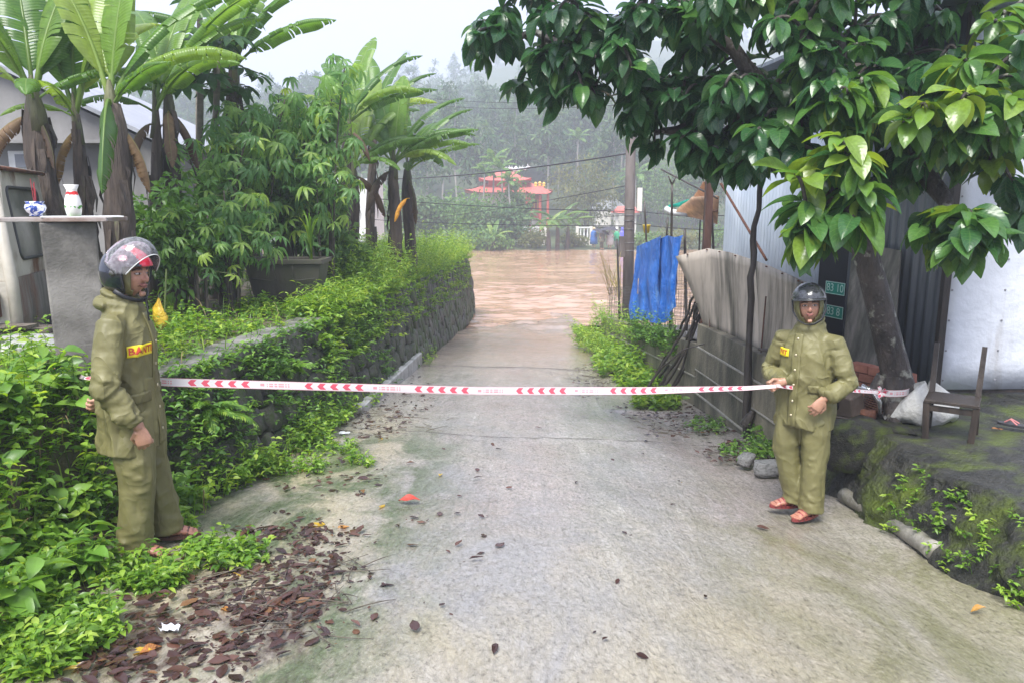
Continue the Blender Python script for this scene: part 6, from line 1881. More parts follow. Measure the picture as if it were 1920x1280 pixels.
# ------------------------------------------------------------------ chair, sack, scrap, flip-flop, kerb pipes
def chair():
    r = empty('wooden_chair', (3.33, 5.42, YZ + .02), -.6, 1.18); m = MAT['dark_wood']
    MB().box((0, 0, .245), (.30, .28, .022)).obj('seat', m, r, bevel=.004)
    for sx in (-1, 1):
        MB().box((sx * .13, -.115, .115), (.038, .038, .25), Matrix.Rotation(sx * .05, 3, 'Y')).obj('leg', m, r, bevel=.003)
        MB().tube([(sx * .135, .17, -.01), (sx * .13, .125, .24), (sx * .135, .20, .57)], [.026, .024, .020], 4, up0=(1, 1, 0)).obj('back_post', m, r)
        MB().box((sx * .132, .0, .20), (.02, .22, .035)).obj('apron', m, r)
        MB().box((sx * .132, .01, .10), (.018, .22, .022)).obj('stretcher', m, r)
    MB().box((0, -.115, .20), (.24, .02, .035)).obj('apron', m, r)
    tag(r, 'small dark wooden chair missing its back slats', 'chair')
    # white plastic sack behind it
    p = Vector((3.42, 5.95, YZ)); mb = MB(); rr = random.Random(4)
    R = []
    for z, w in ((0, .30), (.05, .34), (.12, .32), (.2, .24), (.27, .13), (.30, .03)):
        R.append([(w * math.cos(a) * (1 + .12 * math.sin(3 * a + z * 9)) + .05 * z, .62 * w * math.sin(a), z + .03 * math.sin(4 * a)) for a in np.linspace(0, 6.283, 20, endpoint=False)])
    s = mb.rings(R).obj('plastic_sack', pmat('white_sack', (.42, .42, .40), (.66, .66, .63), 5, .35, .9, 12, bdist=.04), None, True, loc=p); s.rotation_euler = (0, 0, .3)
    tag(s, 'crumpled white plastic sack lying behind the wooden chair', 'sack')
    f = empty('flip_flop', (G(1902, 805, YZ + .02).x, G(1902, 805, YZ + .02).y, YZ + .05), .8)
    out = [(.045 * math.cos(a) * (1 + .18 * math.sin(a)), .12 * math.sin(a)) for a in np.linspace(0, 6.283, 20, endpoint=False)]
    MB().rings([[(x, y, 0) for x, y in out], [(x, y, .018) for x, y in out]]).obj('sole', flat('black_rubber', (.03, .03, .035)), f)
    MB().tube([(-.035, -.02, .018), (-.012, .03, .05), (0, .07, .02)], .006, 6).obj('strap', flat('pink_rubber', (.55, .2, .2)), f); MB().tube([(.035, -.02, .018), (.012, .03, .05), (0, .07, .02)], .006, 6).obj('strap', flat('pink_rubber2', (.55, .2, .2)), f)
    tag(f, 'black flip-flop with a pink strap left on the yard', 'flip-flop')
chair()

def scrap():
    r = empty('motorcycle_scrap', (2.88, 6.02, YZ - .02)); blk = flat('black_plastic', (.018, .016, .02), .25)
    rr = random.Random(6); chrome = pmat('chrome', (.5, .5, .5), (.7, .7, .7), 6, .2, .2, metallic=.9)
    MB().box((-.30, .05, .20), (.30, .26, .20), Matrix.Rotation(.35, 3, 'Z') @ Matrix.Rotation(.2, 3, 'X')).obj('side_box', blk, r, bevel=.02)
    MB().box((-.06, .0, .14), (.16, .2, .2), Matrix.Rotation(.5, 3, 'Z') @ Matrix.Rotation(-.3, 3, 'Y')).obj('side_cover', pmat('brown_cover', (.06, .045, .035), (.13, .1, .08), 6, .5, .3), r, bevel=.02)
    for k in range(3): MB().tube([(-.42, -.16 - .02 * k, .10 - .035 * k), (.10, -.12 - .02 * k, -.0 - .035 * k)], .014, 7).obj('frame_tube', MAT['dark_wood'], r, True)
    MB().lathe([(.02, -.06), (.085, -.055), (.09, 0), (.085, .055), (.02, .06)], 14, (.08, -.02, .05)).obj('crankcase', MAT['rust'], r, True)
    for k in range(6): MB().box((.13, -.03, .10 + .02 * k), (.13 - .006 * k, .12, .008), Matrix.Rotation(.3, 3, 'Y')).obj('cooling_fin', MAT['rust'], r)
    MB().tube([(.02, -.04, .30), (.10, -.08, .26), (.15, -.10, .18), (.16, -.10, .08)], [.025, .026, .024, .02], 10).obj('exhaust_pipe', chrome, r, True)
    MB().box((-.02, -.05, .28), (.10, .04, .05), Matrix.Rotation(.4, 3, 'Y')).obj('bracket', chrome, r, bevel=.004)
    MB().tube([(.28, .02, .13), (.36, -.02, -.02)], .05, 12).obj('shock_absorber', MAT['rust'], r, True)
    for s in (-.3, .05): MB().tube([(s, -.18, .0), (s + .1, -.22, -.10), (s + .16, -.2, -.12)], .008, 6).obj('kick_lever', chrome, r, True)
    tag(r, 'heap of rusty motorcycle parts at the foot of the tree', 'motorcycle parts')
    for k, (u, v, d, s, lab) in enumerate([(1600, 830, 5.55, (.52, .34, .34), 'mossy square block below the motorcycle parts'), (1668, 815, 5.7, (.36, .3, .16), 'mossy broken slab beside the motorcycle parts')]):
        p = P(u, v, d); me = STONES[1 + 4 * k].copy(); me.materials.clear(); me.materials.append(MAT['mossy'])
        o = link('mossy_block', me, None, None, p, (0, 0, .5 + k), s); tag(o, lab, 'block')
    m = pmat('kerb_pipe', (.16, .15, .13), (.34, .32, .28), 5, .45, .6, 25, c3=(.07, .07, .045), s3=3, t3=.55)
    pts = [G(1585, 935), G(1660, 975), G(1752, 1040)]
    for k in range(2):
        a, b = pts[k] + Vector((-.03, -.05, .05)), pts[k + 1] + Vector((-.05 if k == 0 else -.03, -.05, .05))
        o = MB().tube([a.lerp(b, t) - a for t in np.linspace(0, 1, 8)], [.062, .058, .06, .058, .061, .06, .058, .064], 12, rough=.04, rnd=rr).obj('drain_pipe', m, None, True, loc=a)
        tag(o, ['pale drain pipe length beside the feet of the helmeted man', 'tan drain pipe length ending at the mossy bank'][k], 'pipe', 'drain pipes at the road edge')
    mw = pmat('pale_wet_rock', (.14, .14, .13), (.36, .36, .35), 6, .3, .8, 20)
    for k, (u, v, s, lab) in enumerate([(1562, 905, (.20, .18, .18), 'pale wet rock behind the feet of the helmeted man'), (1612, 930, (.24, .16, .15), 'wet grey rock on the drain pipe'), (1550, 880, (.18, .2, .16), 'dark rock at the end of the kerb'),
                                        (1440, 888, (.22, .16, .12), 'flat brown rock under the fern'), (1400, 872, (.16, .12, .09), 'small rock in the leaf debris')]):
        p = G(u, v); me = STONES[(k + 2) % 9].copy(); me.materials.clear(); me.materials.append(mw)
        o = link('rock', me, None, None, p + Vector((.0, .02, .05)), (0, .1, k), s); tag(o, lab, 'rock')
scrap()

# ------------------------------------------------------------------ right side weeds and debris
def right_weeds():
    B, H, Ln = [], [], []
    for i in range(260):
        y = rs.uniform(12.6, 16.5); x = rw_x(y) - rs.uniform(-.15, .5)
        B.append((x, y, max(zr(x, y), -1.9) + rs.uniform(0, .75) * (1 if x > rw_x(y) - .15 else .3))); H.append(rs.uniform(.25, .6)); Ln.append((-.4, -.3, 0))
    weeds('weeds', B, H, .085, 'feathery bright bush spilling over the far end of the concrete wall', 'weed', 21, np.array(Ln), 7, TM_N, tint=(.4, 1))
    B, H = [], []
    for (u, v, ru, rv, n, hh) in [(1165, 690, 48, 30, 150, .45), (1130, 640, 28, 18, 70, .35), (1205, 720, 45, 14, 70, .25), (1230, 760, 40, 12, 50, .2), (1225, 690, 25, 18, 40, .45)]:
        for i in range(n):
            a, q = rs.uniform(0, 6.28), math.sqrt(rs.rand()); p = G(u + ru * q * math.cos(a), v + rv * q * math.sin(a))
            if p.x > rw_x(p.y) - .03: p.x = rw_x(p.y) - .05
            B.append(tuple(p)); H.append(rs.uniform(.4, 1.1) * hh)
    weeds('weeds', B, H, .10, 'leafy green weeds at the road edge below the blue tarpaulin', 'weed', 22, None, 6, tint=(.25, .95))
    B, H = [], []
    for (u, v, ru, rv, n, hh) in [(1330, 800, 45, 14, 40, .10), (1440, 830, 40, 22, 60, .16), (1400, 850, 60, 14, 50, .1), (1255, 610, 0, 0, 0, 0)]:
        for i in range(n):
            a, q = rs.uniform(0, 6.28), math.sqrt(rs.rand()); p = G(u + ru * q * math.cos(a), v + rv * q * math.sin(a)); B.append(tuple(p)); H.append(rs.uniform(.5, 1.2) * hh)
    weeds('weeds', B, H, .05, 'small weeds among the leaf debris along the concrete wall', 'weed_dark', 23, None, 4)
    B, H, Ln = [], [], []
    for i in range(110):
        y = rs.choice([3.55, 4.0, 4.35, 4.75]) + rs.normal() * .09; t = rs.rand(); xb, xt = ed_base(y), ed_top(y)
        if y < 3.75: t *= .4
        B.append((xb + (xt - xb) * t - .02, y, zr(xb, y) - .05 + (YZ - zr(xb, y)) * t ** .55)); H.append(rs.uniform(.04, .10)); Ln.append((-.5, -.4, 0))
    weeds('bank_weeds', B, H, .035, 'small weeds rooted in the mossy bank', 'weed', 24, np.array(Ln), 4)
    B, H, Ln = [], [], []
    for i in range(160):
        y = rs.uniform(10.3, 13); B.append((rw_x(y) - .02, y, -.25 - .15 * (y - 9.6) / 2 + rs.uniform(-.25, .05))); H.append(rs.uniform(.12, .4)); Ln.append((-.5, -.2, -.5 * rs.rand()))
    weeds('wall_weeds', B, H, .06, 'creeper hanging from the wall top under the blue tarpaulin', 'weed_dark', 25, np.array(Ln), 6)
right_weeds()
fern(G(1450, 835) + Vector((.15, .12, .05)), 'dark fern at the wall foot left of the helmeted man', 11, 1.0, 7, (1.8, 4.6))
fern(G(1425, 860) + Vector((.1, .1, .02)), 'small fern beside the tall crooked pole', 6, .6, 8, (1.6, 4.6))
def reeds():
    mb = MB(); rr = random.Random(5)
    for k in range(22):
        p = P(1150 + rr.uniform(-12, 14), 545 + rr.uniform(-5, 15), 17.5 + rr.random()); q = P(1150 + rr.uniform(-34, 16), 480 + rr.uniform(-10, 30), 17.5)
        mb.tube(bez(p, q, 0, 5, c=p.lerp(q, .6) + Vector((0, 0, .2))), [.008, .007, .006, .005, .004, .002], 4)
    tag(mb.obj('dry_grass', pmat('dry_grass_blade', (.30, .25, .08), (.5, .42, .15), 4, .6, 0)), 'dry yellow grass stalks beside the utility pole', 'grass', kind='stuff')
reeds()
# ------------------------------------------------------------------ the two men
from mathutils.bvhtree import BVHTree
def cloth_mat(name='olive_raincoat', k=1.0, sz=.55):
    m, n, l, b = nodes_of(name)
    v = coords(n, l)
    a = noise_n(n, l, v, 3.0, 6); c2 = noise_n(n, l, coords(n, l, (1, 1, .35)), 9, 5)
    c = ramp(n, [(.3, (.115, .108, .042)), (.7, (.205, .190, .082))], a.outputs['Fac'], l).outputs[0]
    c = mixc(n, l, ramp(n, [(.5, (0, 0, 0)), (.75, (.55, .55, .55))], c2.outputs['Fac'], l).outputs[0], c, (.105, .092, .035))
    l.new(c, b.inputs['Base Color']); b.inputs['Specular IOR Level'].default_value = .38
    r = ramp(n, [(.35, (.42,) * 3), (.65, (.62,) * 3)], c2.outputs['Fac'], l); l.new(r.outputs[0], b.inputs['Roughness'])
    vo = n.new('ShaderNodeTexVoronoi'); vo.feature = 'DISTANCE_TO_EDGE'; vo.inputs['Scale'].default_value = 9
    ds = noise_n(n, l, v, 5, 3); av = n.new('ShaderNodeMixRGB'); av.inputs[0].default_value = .25; l.new(v, av.inputs[1]); l.new(ds.outputs['Color'], av.inputs[2]); l.new(av.outputs[0], vo.inputs['Vector'])
    cr = ramp(n, [(0, (0, 0, 0)), (.12, (1, 1, 1))], vo.outputs['Distance'], l)
    ad = n.new('ShaderNodeMath'); ad.operation = 'MULTIPLY_ADD'; ad.inputs[1].default_value = .10; l.new(cr.outputs[0], ad.inputs[0]); l.new(c2.outputs['Fac'], ad.inputs[2])
    def ridged(scale, stretch, dist, det):
        t = noise_n(n, l, coords(n, l, stretch), scale, det, .45, dist); t.noise_type = 'RIDGED_MULTIFRACTAL'; t.normalize = True
        t.inputs['Offset'].default_value = .9; t.inputs['Gain'].default_value = 1.2
        return t.outputs['Fac']
    b0 = n.new('ShaderNodeBump'); b0.inputs['Strength'].default_value = .62 * k; b0.inputs['Distance'].default_value = .045; l.new(ridged(3.2, (1, 1, sz), .5, 1.0), b0.inputs['Height'])
    b1 = n.new('ShaderNodeBump'); b1.inputs['Strength'].default_value = .36 * k; b1.inputs['Distance'].default_value = .02; l.new(ridged(7.5, (1, 1, .8), .9, 2.0), b1.inputs['Height']); l.new(b0.outputs[0], b1.inputs['Normal'])
    bp_ = n.new('ShaderNodeBump'); bp_.inputs['Strength'].default_value = .4; bp_.inputs['Distance'].default_value = .008
    l.new(ad.outputs[0], bp_.inputs['Height']); l.new(b1.outputs[0], bp_.inputs['Normal']); l.new(bp_.outputs[0], b.inputs['Normal'])
    return m
MAT['coat'] = cloth_mat()
MAT['trouser'] = cloth_mat('olive_trousers', .6, .28)
MAT['skin'] = attr_mat('skin_tone', .42, .15, 90, sss=.08)
MAT['black_strap'] = flat('black_strap', (.015, .016, .02), .5)
MAT['yellow_patch'] = flat('yellow_patch', (.85, .70, .02), .5)
MAT['red_ink'] = flat('red_ink', (.55, .06, .03), .6)
MAT['snap'] = flat('snap_button', (.62, .55, .38), .3, .5)

def ridge(p, s): return 1 - abs(fbm((p[0] * s[0] + 3.1, p[1] * s[1] + 1.7, p[2] * s[2]), 3)) * 1.8

def seg_dist(V, a, b):
    a, b = np.array(a), np.array(b); ab = b - a; t = np.clip(((V - a) @ ab) / (ab @ ab), 0, 1)
    return np.linalg.norm(V - (a + t[:, None] * ab), axis=1), t

def tan_dist(V, N, a, b):
    a, b = np.array(a), np.array(b); ab = b - a; t = np.clip(((V - a) @ ab) / (ab @ ab), 0, 1)
    r = V - (a + t[:, None] * ab); rn = np.sum(r * N, axis=1)
    return np.where(np.abs(rn) < .06, np.sqrt(np.maximum(np.sum(r * r, axis=1) - rn * rn, 0)), 9.0), t

def head_shape(mb, M):
    nl, nm = 30, 40; R = []
    for i in range(1, nl):
        th = math.pi * i / nl; ring = []
        for k in range(nm):
            ph = 2 * math.pi * k / nm; n = Vector((math.sin(th) * math.cos(ph), math.sin(th) * math.sin(ph), -math.cos(th)))
            x, y, z = n.x * .076, n.y * .095, n.z * .115
            lo = max(0, -n.z)
            x *= 1 - .26 * lo ** 1.4
            if n.y > 0: y *= 1 - .45 * lo
            else: y *= 1 - .10 * lo
            if n.y < -.2:
                y += .010 * math.exp(-((n.z + .95) / .18) ** 2)                       # chin
                y += -.004 * math.exp(-((n.z - .28) / .1) ** 2)                        # brow
                y += .009 * math.exp(-((abs(x) - .032) / .016) ** 2 - ((z - .008) / .014) ** 2)   # sockets
                y += -.006 * math.exp(-((abs(x) - .048) / .018) ** 2 - ((z + .022) / .022) ** 2)  # cheekbones
            ring.append(M @ Vector((x, y, z)))
        R.append(ring)
    mb.rings(R)
    T = lambda pts, r, seg=8, ell=None: mb.tube([M @ Vector(p) for p in pts], r, seg, ell=ell)
    T([(0, -.090, .022), (0, -.100, .002), (0, -.111, -.016), (0, -.108, -.026), (0, -.094, -.028)], [.007, .0085, .011, .0105, .006], 10)
    for s in (-1, 1):
        T([(s * .011, -.101, -.021), (s * .015, -.094, -.024)], [.008, .006])
        T([(s * .018, -.084, .010), (s * .032, -.0835, .011), (s * .045, -.074, .009)], [.006, .0105, .006])
        T([(s * .074, .004, .005), (s * .082, .014, .012), (s * .080, .016, -.012), (s * .074, .004, -.03)], [.008, .012, .011, .007])
        T([(s * .014, -.094, .028), (s * .034, -.088, .033), (s * .054, -.072, .027)], [.005, .0062, .004])
    T([(-.024, -.086, -.0515), (-.01, -.0965, -.0485), (0, -.0975, -.0495), (.01, -.0965, -.0485), (.024, -.086, -.0515)], [.003, .0058, .0058, .0058, .003])
    T([(-.021, -.086, -.0575), (-.008, -.0945, -.0610), (.008, -.0945, -.0610), (.021, -.086, -.0575)], [.003, .0062, .0062, .003])
    T([(-.014, -.074, -.098), (.014, -.074, -.098)], [.014, .014])

def paint_head(V, Mi, C):
    h = (np.array(Mi.to_3x3()) @ V.T).T + np.array(Mi.translation)
    ins = (np.abs(h[:, 0]) < .11) & (np.abs(h[:, 1]) < .13) & (np.abs(h[:, 2]) < .14)
    fr = ins & (h[:, 1] < -.03)
    x, z = h[:, 0], h[:, 2]; ax = np.abs(x)
    def put(mask, col, a=1.0): C[mask] = C[mask] * (1 - a) + np.array(col) * a
    ck = fr & ((ax - .045) ** 2 / .028 ** 2 + (z + .03) ** 2 / .025 ** 2 < 1); put(ck, (.47, .235, .165), .6)
    put(fr & (np.abs(x) < .02) & (np.abs(z + .018) < .014), (.48, .23, .165), .6)
    put(fr & (ax < .027) & (z < -.042) & (z > -.068) & (h[:, 1] < -.078), (.33, .115, .10), .8)
    put(fr & (ax < .025) & (np.abs(z + .0555) < .0026) & (h[:, 1] < -.07), (.10, .03, .028))
    put(fr & ((ax - .032) ** 2 / .017 ** 2 + (z - .0105) ** 2 / .0068 ** 2 < 1), (.075, .04, .03))
    put(fr & ((ax - .032) ** 2 / .0145 ** 2 + (z - .0105) ** 2 / .0042 ** 2 < 1), (.50, .45, .42))
    put(fr & ((ax - .031) ** 2 / .0062 ** 2 + (z - .0108) ** 2 / .0055 ** 2 < 1), (.02, .012, .01))
    put(fr & (ax > .013) & (ax < .055) & (np.abs(z - .0335 + (ax - .03) ** 2 * 8) < .0052), (.035, .025, .02), .85)
    put(ins & (z > .062), (.02, .017, .016)); put(ins & (h[:, 1] > .012) & (z > -.03), (.02, .017, .016))
    put(fr & (ax < .03) & (z > -.046) & (z < -.034), (.30, .17, .12), .35)
    return C

def hand(mb, W, D, N, ts, curl, thumb_in=.3, sc=1.0):
    W, D, N = Vector(W), Vector(D).normalized(), Vector(N); N = (N - D * N.dot(D)).normalized(); S = D.cross(N).normalized() * ts
    mb.tube([W - D * .03, W, W + D * .03, W + D * .065, W + D * .092], [.026, .027, .036, .041, .036], 12, ell=[(1, .8), (1, .7), (1, .48), (1, .42), (1, .36)], up0=S)
    for i in range(4):
        p = W + D * (.084 - .006 * abs(i - 1.2)) + S * (.031 - .0205 * i)
        L_ = [.070, .079, .073, .057][i]; a = 0.0; pts = [p - D * .02, p]; c = curl[i] if hasattr(curl, '__len__') else curl
        for f in (.44, .31, .25):
            a += c * (1.0 if f == .44 else 1.15); p = p + (D * math.cos(a) + N * math.sin(a) + S * (.06 - .04 * i)) * (L_ * f); pts.append(p)
        mb.tube(pts, [.0095, .0098, .0092, .0085, .0066], 8)
    p = W + D * .022 + S * .026; d1 = (D * .62 + S * .75 * (1 - thumb_in * .5) + N * (.25 + thumb_in * .5)).normalized(); d2 = (D * .95 + N * (.15 + thumb_in * .7) - S * thumb_in * .35).normalized()
    mb.tube([p - d1 * .015, p, p + d1 * .040, p + d1 * .04 + d2 * .03, p + d1 * .04 + d2 * .048], [.013, .0145, .0115, .0105, .007], 8)

def foot(mb, A, yaw):
    R = Matrix.Rotation(yaw, 3, 'Z'); A = Vector(A)
    q = lambda x, y, z: A + R @ Vector((x, y, z))
    mb.tube([q(0, .055, .035), q(0, .02, .045), q(0, -.05, .04), q(0, -.11, .028), q(0, -.145, .022)], [.030, .036, .038, .036, .028], 12, ell=[(1, 1), (1, 1), (1, .9), (1.15, .66), (1.2, .6)], up0=R @ Vector((1, 0, 0)))
    for i in range(5):
        x = -.032 + .016 * i
        mb.tube([q(x, -.13, .02), q(x * 1.05, -.165 - .012 * (1 - abs(i - 1.5) / 2), .014)], [.010, .0085], 7)

def man(name_label, origin, rz, spec):
    """spec: joints in local metres; the man faces local -Y, his left is +X"""
    O = Vector(origin); Rz = Matrix.Rotation(rz, 3, 'Z'); Ri = Rz.transposed()
    W2L = lambda p: Ri @ (Vector(p) - O)
    J = {k: (W2L(v) if isinstance(v, Vector) else Vector(v)) for k, v in spec['J'].items()}
    hc = J['head']; Mh = Matrix.Translation(hc) @ (Matrix.Rotation(spec.get('head_yaw', 0), 4, 'Z') @ Matrix.Rotation(spec.get('head_pitch', 0), 4, 'X') @ Matrix.Rotation(spec.get('head_roll', 0), 4, 'Y'))
    mb = MB(); head_shape(mb, Mh)
    mb.tube([(0, .02, 1.30), (0, .012, 1.40), hc + Vector((0, .012, -.06))], [.062, .055, .055], 12)
    mb.tube([(0, 0, .80), (0, 0, .95), (0, 0, 1.15), (0, .01, 1.25), (0, .01, 1.33)], [.13, .13, .14, .125, .055], 16, ell=(1, .62), up0=(1, 0, 0))
    for s in ('r', 'l'):
        sh, el, wr = J['sh_' + s], J['el_' + s], J['wr_' + s]
        mb.tube([sh * .8 + Vector((0, 0, 1.30)) * .2, sh, sh.lerp(el, .5), el, el.lerp(wr, .4), wr], [.035, .036, .038, .036, .036, .025], 10)
        hd = spec['hand_' + s]
        hand(mb, wr, hd[0], hd[1], hd[2], hd[3], hd[4])
        hip, kn, an = Vector((.09 if s == 'l' else -.09, 0, .84)), J['kn_' + s], J['an_' + s]
        mb.tube([hip, kn, an + Vector((0, .01, .03)), an + Vector((0, .01, -.03))], [.085, .055, .036, .034], 12)
        foot(mb, an - Vector((0, 0, .08)), spec['foot_' + s])
    me = remesh(mb, .0046, 2, .4, 'person')
    V = get_co(me); C = np.tile(np.array((.415, .225, .150)), (len(V), 1))
    C *= 1 + .10 * np.array([mnoise.noise(Vector(p) * 26) for p in V])[:, None]
    red = V[:, 2] < .12; C[red] = C[red] * np.array((.85, .68, .68))
    set_col(me, paint_head(V, Mh.inverted(), C))
    body = link('person', me, MAT['skin'], None, O, (0, 0, rz))
    tag(body, name_label, 'person', None)
    # trousers
    mb = MB()
    mb.tube([(0, 0, .72), (0, 0, .82), (0, 0, .98)], [.160, .165, .16], 20, ell=(1, .74), up0=(1, 0, 0))
    for s, sx in (('r', -1), ('l', 1)):
        kn, an = J['kn_' + s], J['an_' + s]; hip = Vector((sx * .085, 0, .80))
        mb.tube([hip, hip.lerp(kn, .5), kn, kn.lerp(an, .5), an + Vector((0, .0, .02)), an + Vector((0, -.005, -.045))], [.108, .100, .092, .086, .088, .092], 18, ell=(1, .95))
    tm_ = remesh(mb, .0095, 5, .5, 'trousers'); V = get_co(tm_); N = get_no(tm_)
    d = np.zeros(len(V))
    for i, p in enumerate(V):
        lowf = math.exp(-((p[2] - .10) / .12) ** 2) + .5 * math.exp(-((p[2] - .46) / .10) ** 2)
        d[i] = .005 * (ridge(p, (6, 6, 1.5)) - .45) + lowf * .006 * (ridge((p[0] + .3 * p[2], p[1], p[2]), (5, 5, 13)) - .5)
    fr = random.Random(spec.get('seed', 0) + 70)
    for k in range(60):
        s = fr.choice(('r', 'l')); kn, an = J['kn_' + s], J['an_' + s]; t = fr.random()
        c = Vector((kn.x * .9, 0, .82)).lerp(kn, t * 2) if t < .5 else kn.lerp(an, t * 2 - 1)
        a = fr.uniform(0, 6.28); rad = .098; w = c + Vector((math.cos(a) * rad, math.sin(a) * rad, 0))
        if t > .8 or .4 < t < .6: a2 = a + fr.uniform(.5, 1.1); b_ = c + Vector((math.cos(a2) * rad, math.sin(a2) * rad, fr.uniform(-.07, .07)))
        else: a2 = a + fr.uniform(-.3, .3); b_ = c + Vector((math.cos(a2) * rad, math.sin(a2) * rad, -fr.uniform(.1, .3)))
        ds, tt = tan_dist(V, N, w, b_); d += fr.choice((1, 1, -1)) * fr.uniform(.007, .016) * np.exp(-ds / fr.uniform(.010, .024)) * np.sin(np.pi * np.clip(tt, .06, .94))
    d *= np.clip((V[:, 2] - .02) / .05, .3, 1); set_co(tm_, V + N * d[:, None])
    link('trousers', tm_, MAT['trouser'], body)
    # jacket
    hz = spec['hem']; mb = MB()
    prof = [(hz, .210, .155), (hz + .02, .208, .153), (hz + .2, .198, .146), (1.0, .192, .140), (1.15, .192, .138), (1.24, .178, .125), (1.30, .140, .105), (1.345, .108, .092), (1.375, .085, .085)]
    lx, ly = spec.get('bulge', (0, 0))
    R = []
    for z, wx, wy in prof:
        k = max(0, 1 - (z - hz) / .6)
        R.append([(wx * math.cos(a) * (1 + k * .035 * math.sin(5 * a + 1)) + lx * k, wy * math.sin(a) * (1 + k * .05 * math.sin(4 * a)) + .012 + ly * k, z + (.012 * math.sin(3 * a) if z < hz + .01 else 0)) for a in np.linspace(0, 2 * math.pi, 36, endpoint=False)])
    mb.rings(R)
    for s in ('r', 'l'):
        sh, el, wr = J['sh_' + s], J['el_' + s], J['wr_' + s]; cu = wr.lerp(el, .08)
        mb.tube([sh * .62 + Vector((0, .01, 1.27)) * .38, sh, sh.lerp(el, .5), el, el.lerp(wr, .45), cu + (cu - el).normalized() * -.05, cu], [.060, .070, .074, .070, .066, .056, .042], 16)
    # collar roll and the hood bunched round the neck
    cr = []
    for a in np.linspace(0, 2 * math.pi, 22, endpoint=False):
        cr.append(Vector((.078 * math.cos(a), .016 + .078 * math.sin(a), 1.375 + .022 * math.sin(a) - .012)))
    mb.tube(cr + cr[:1], .022, 10, ell=(1, 1.3))
    c2 = [Vector((p.x * .86, .022 + (p.y - .016) * .86, p.z + .045 + .03 * max(0, p.y))) for p in cr]; mb.tube(c2 + c2[:1], .018, 8, ell=(1, 1.6))
    if spec.get('hood_back'):
        mb.tube([(-.10, .06, 1.36), (-.06, .105, 1.37), (0, .118, 1.37), (.06, .105, 1.37), (.10, .06, 1.36)], [.022, .036, .042, .036, .022], 10)
    jm = remesh(mb, .0085, 4, .5, 'jacket'); V = get_co(jm); N = get_no(jm)
    arm = np.full(len(V), 9.0); at = np.zeros(len(V))
    for s in ('r', 'l'):
        sh, el, wr = J['sh_' + s], J['el_' + s], J['wr_' + s]
        d1, t1 = seg_dist(V, sh, el); d2, t2 = seg_dist(V, el, wr)
        dd = np.minimum(d1, d2); tt = np.where(d1 < d2, t1, 1 + t2); up = dd < arm; arm = np.where(up, dd, arm); at = np.where(up, tt, at)
    isarm = np.clip((.125 - arm) / .03, 0, 1)
    d = np.zeros(len(V)); sd = spec.get('seed', 0) * 5.3
    for i, p in enumerate(V):
        q = (p[0] + sd, p[1], p[2])
        tor = .009 * (ridge((q[0] + .35 * p[2], q[1], p[2]), (4.2, 4.2, 1.5)) - .5)
        t = at[i]; bun = math.exp(-((t - 1.02) / .28) ** 2) + .9 * math.exp(-((t - 1.85) / .22) ** 2) + .3
        ar = .008 * bun * (ridge((q[0] + .2 * t, q[1], t * .5), (5, 5, 11)) - .5)
        d[i] = tor * (1 - isarm[i]) + ar * isarm[i]
    fr = random.Random(spec.get('seed', 0) + 7)
    def crease(a, b, w, amp):
        ds, tt = tan_dist(V, N, a, b); return amp * np.exp(-ds / w) * np.sin(np.pi * np.clip(tt, .06, .94))
    for k in range(64):                       # drapes of stiff waterproof cloth on the trunk
        a = fr.uniform(0, 6.28); z = fr.uniform(hz + .05, 1.28); L_ = fr.uniform(.10, .36); a2 = a + fr.uniform(-.7, .7); z2 = max(hz, z - L_ * fr.uniform(.3, 1))
        f = lambda aa, zz: Vector((np.interp(zz, [hz, 1.0, 1.24, 1.32], [.222, .204, .185, .13]) * math.cos(aa), .012 + np.interp(zz, [hz, 1.0, 1.24, 1.32], [.165, .148, .128, .10]) * math.sin(aa), zz))
        d += crease(f(a, z), f(a2, z2), fr.uniform(.012, .030), fr.choice((1, 1, -1)) * fr.uniform(.008, .020)) * (1 - isarm)
    for s in ('r', 'l'):                      # rings and diagonals on the sleeves
        sh, el, wr = J['sh_' + s], J['el_' + s], J['wr_' + s]
        for k in range(34):
            t = fr.choice((fr.uniform(.0, 2), fr.gauss(1.0, .18), fr.gauss(1.75, .12))); t = min(1.95, max(0, t))
            c, ax = (sh.lerp(el, t), (el - sh).normalized()) if t < 1 else (el.lerp(wr, t - 1), (wr - el).normalized())
            e1 = ax.orthogonal().normalized(); e2 = ax.cross(e1); rad = np.interp(t, [0, 1, 1.6, 2], [.083, .072, .064, .05])
            a = fr.uniform(0, 6.28); a2 = a + fr.uniform(.5, 1.5); sl = fr.uniform(-.05, .05)
            d += crease(c + (e1 * math.cos(a) + e2 * math.sin(a)) * rad, c + (e1 * math.cos(a2) + e2 * math.sin(a2)) * rad + ax * sl, fr.uniform(.010, .022), fr.choice((1, 1, -1)) * fr.uniform(.008, .017)) * isarm
    d *= np.clip((1.40 - V[:, 2]) / .06, .25, 1)
    set_co(jm, V + N * d[:, None])
    jac = link('jacket', jm, MAT['coat'], body)
    bv = BVHTree.FromPolygons([Vector(p) for p in get_co(jm)], [tuple(p.vertices) for p in jm.polygons])
    def proj(p, dr, off):
        h = bv.ray_cast(Vector(p), Vector(dr))
        if h[0] is None: return None
        return h[0] + h[1] * off if h[1].dot(Vector(dr)) < 0 else h[0] - h[1] * off
    def drape(c, ax, up, dr, w, h, off, nx=10, ny=5):
        c, ax, up, dr = Vector(c), Vector(ax).normalized(), Vector(up).normalized(), Vector(dr).normalized(); g = []
        for j in range(ny + 1):
            row = []
            for i in range(nx + 1):
                p = c + ax * (w * (i / nx - .5)) + up * (h * (j / ny - .5)); q = proj(p - dr * .5, dr, off); row.append(q if q is not None else p)
            g.append(row)
        return g
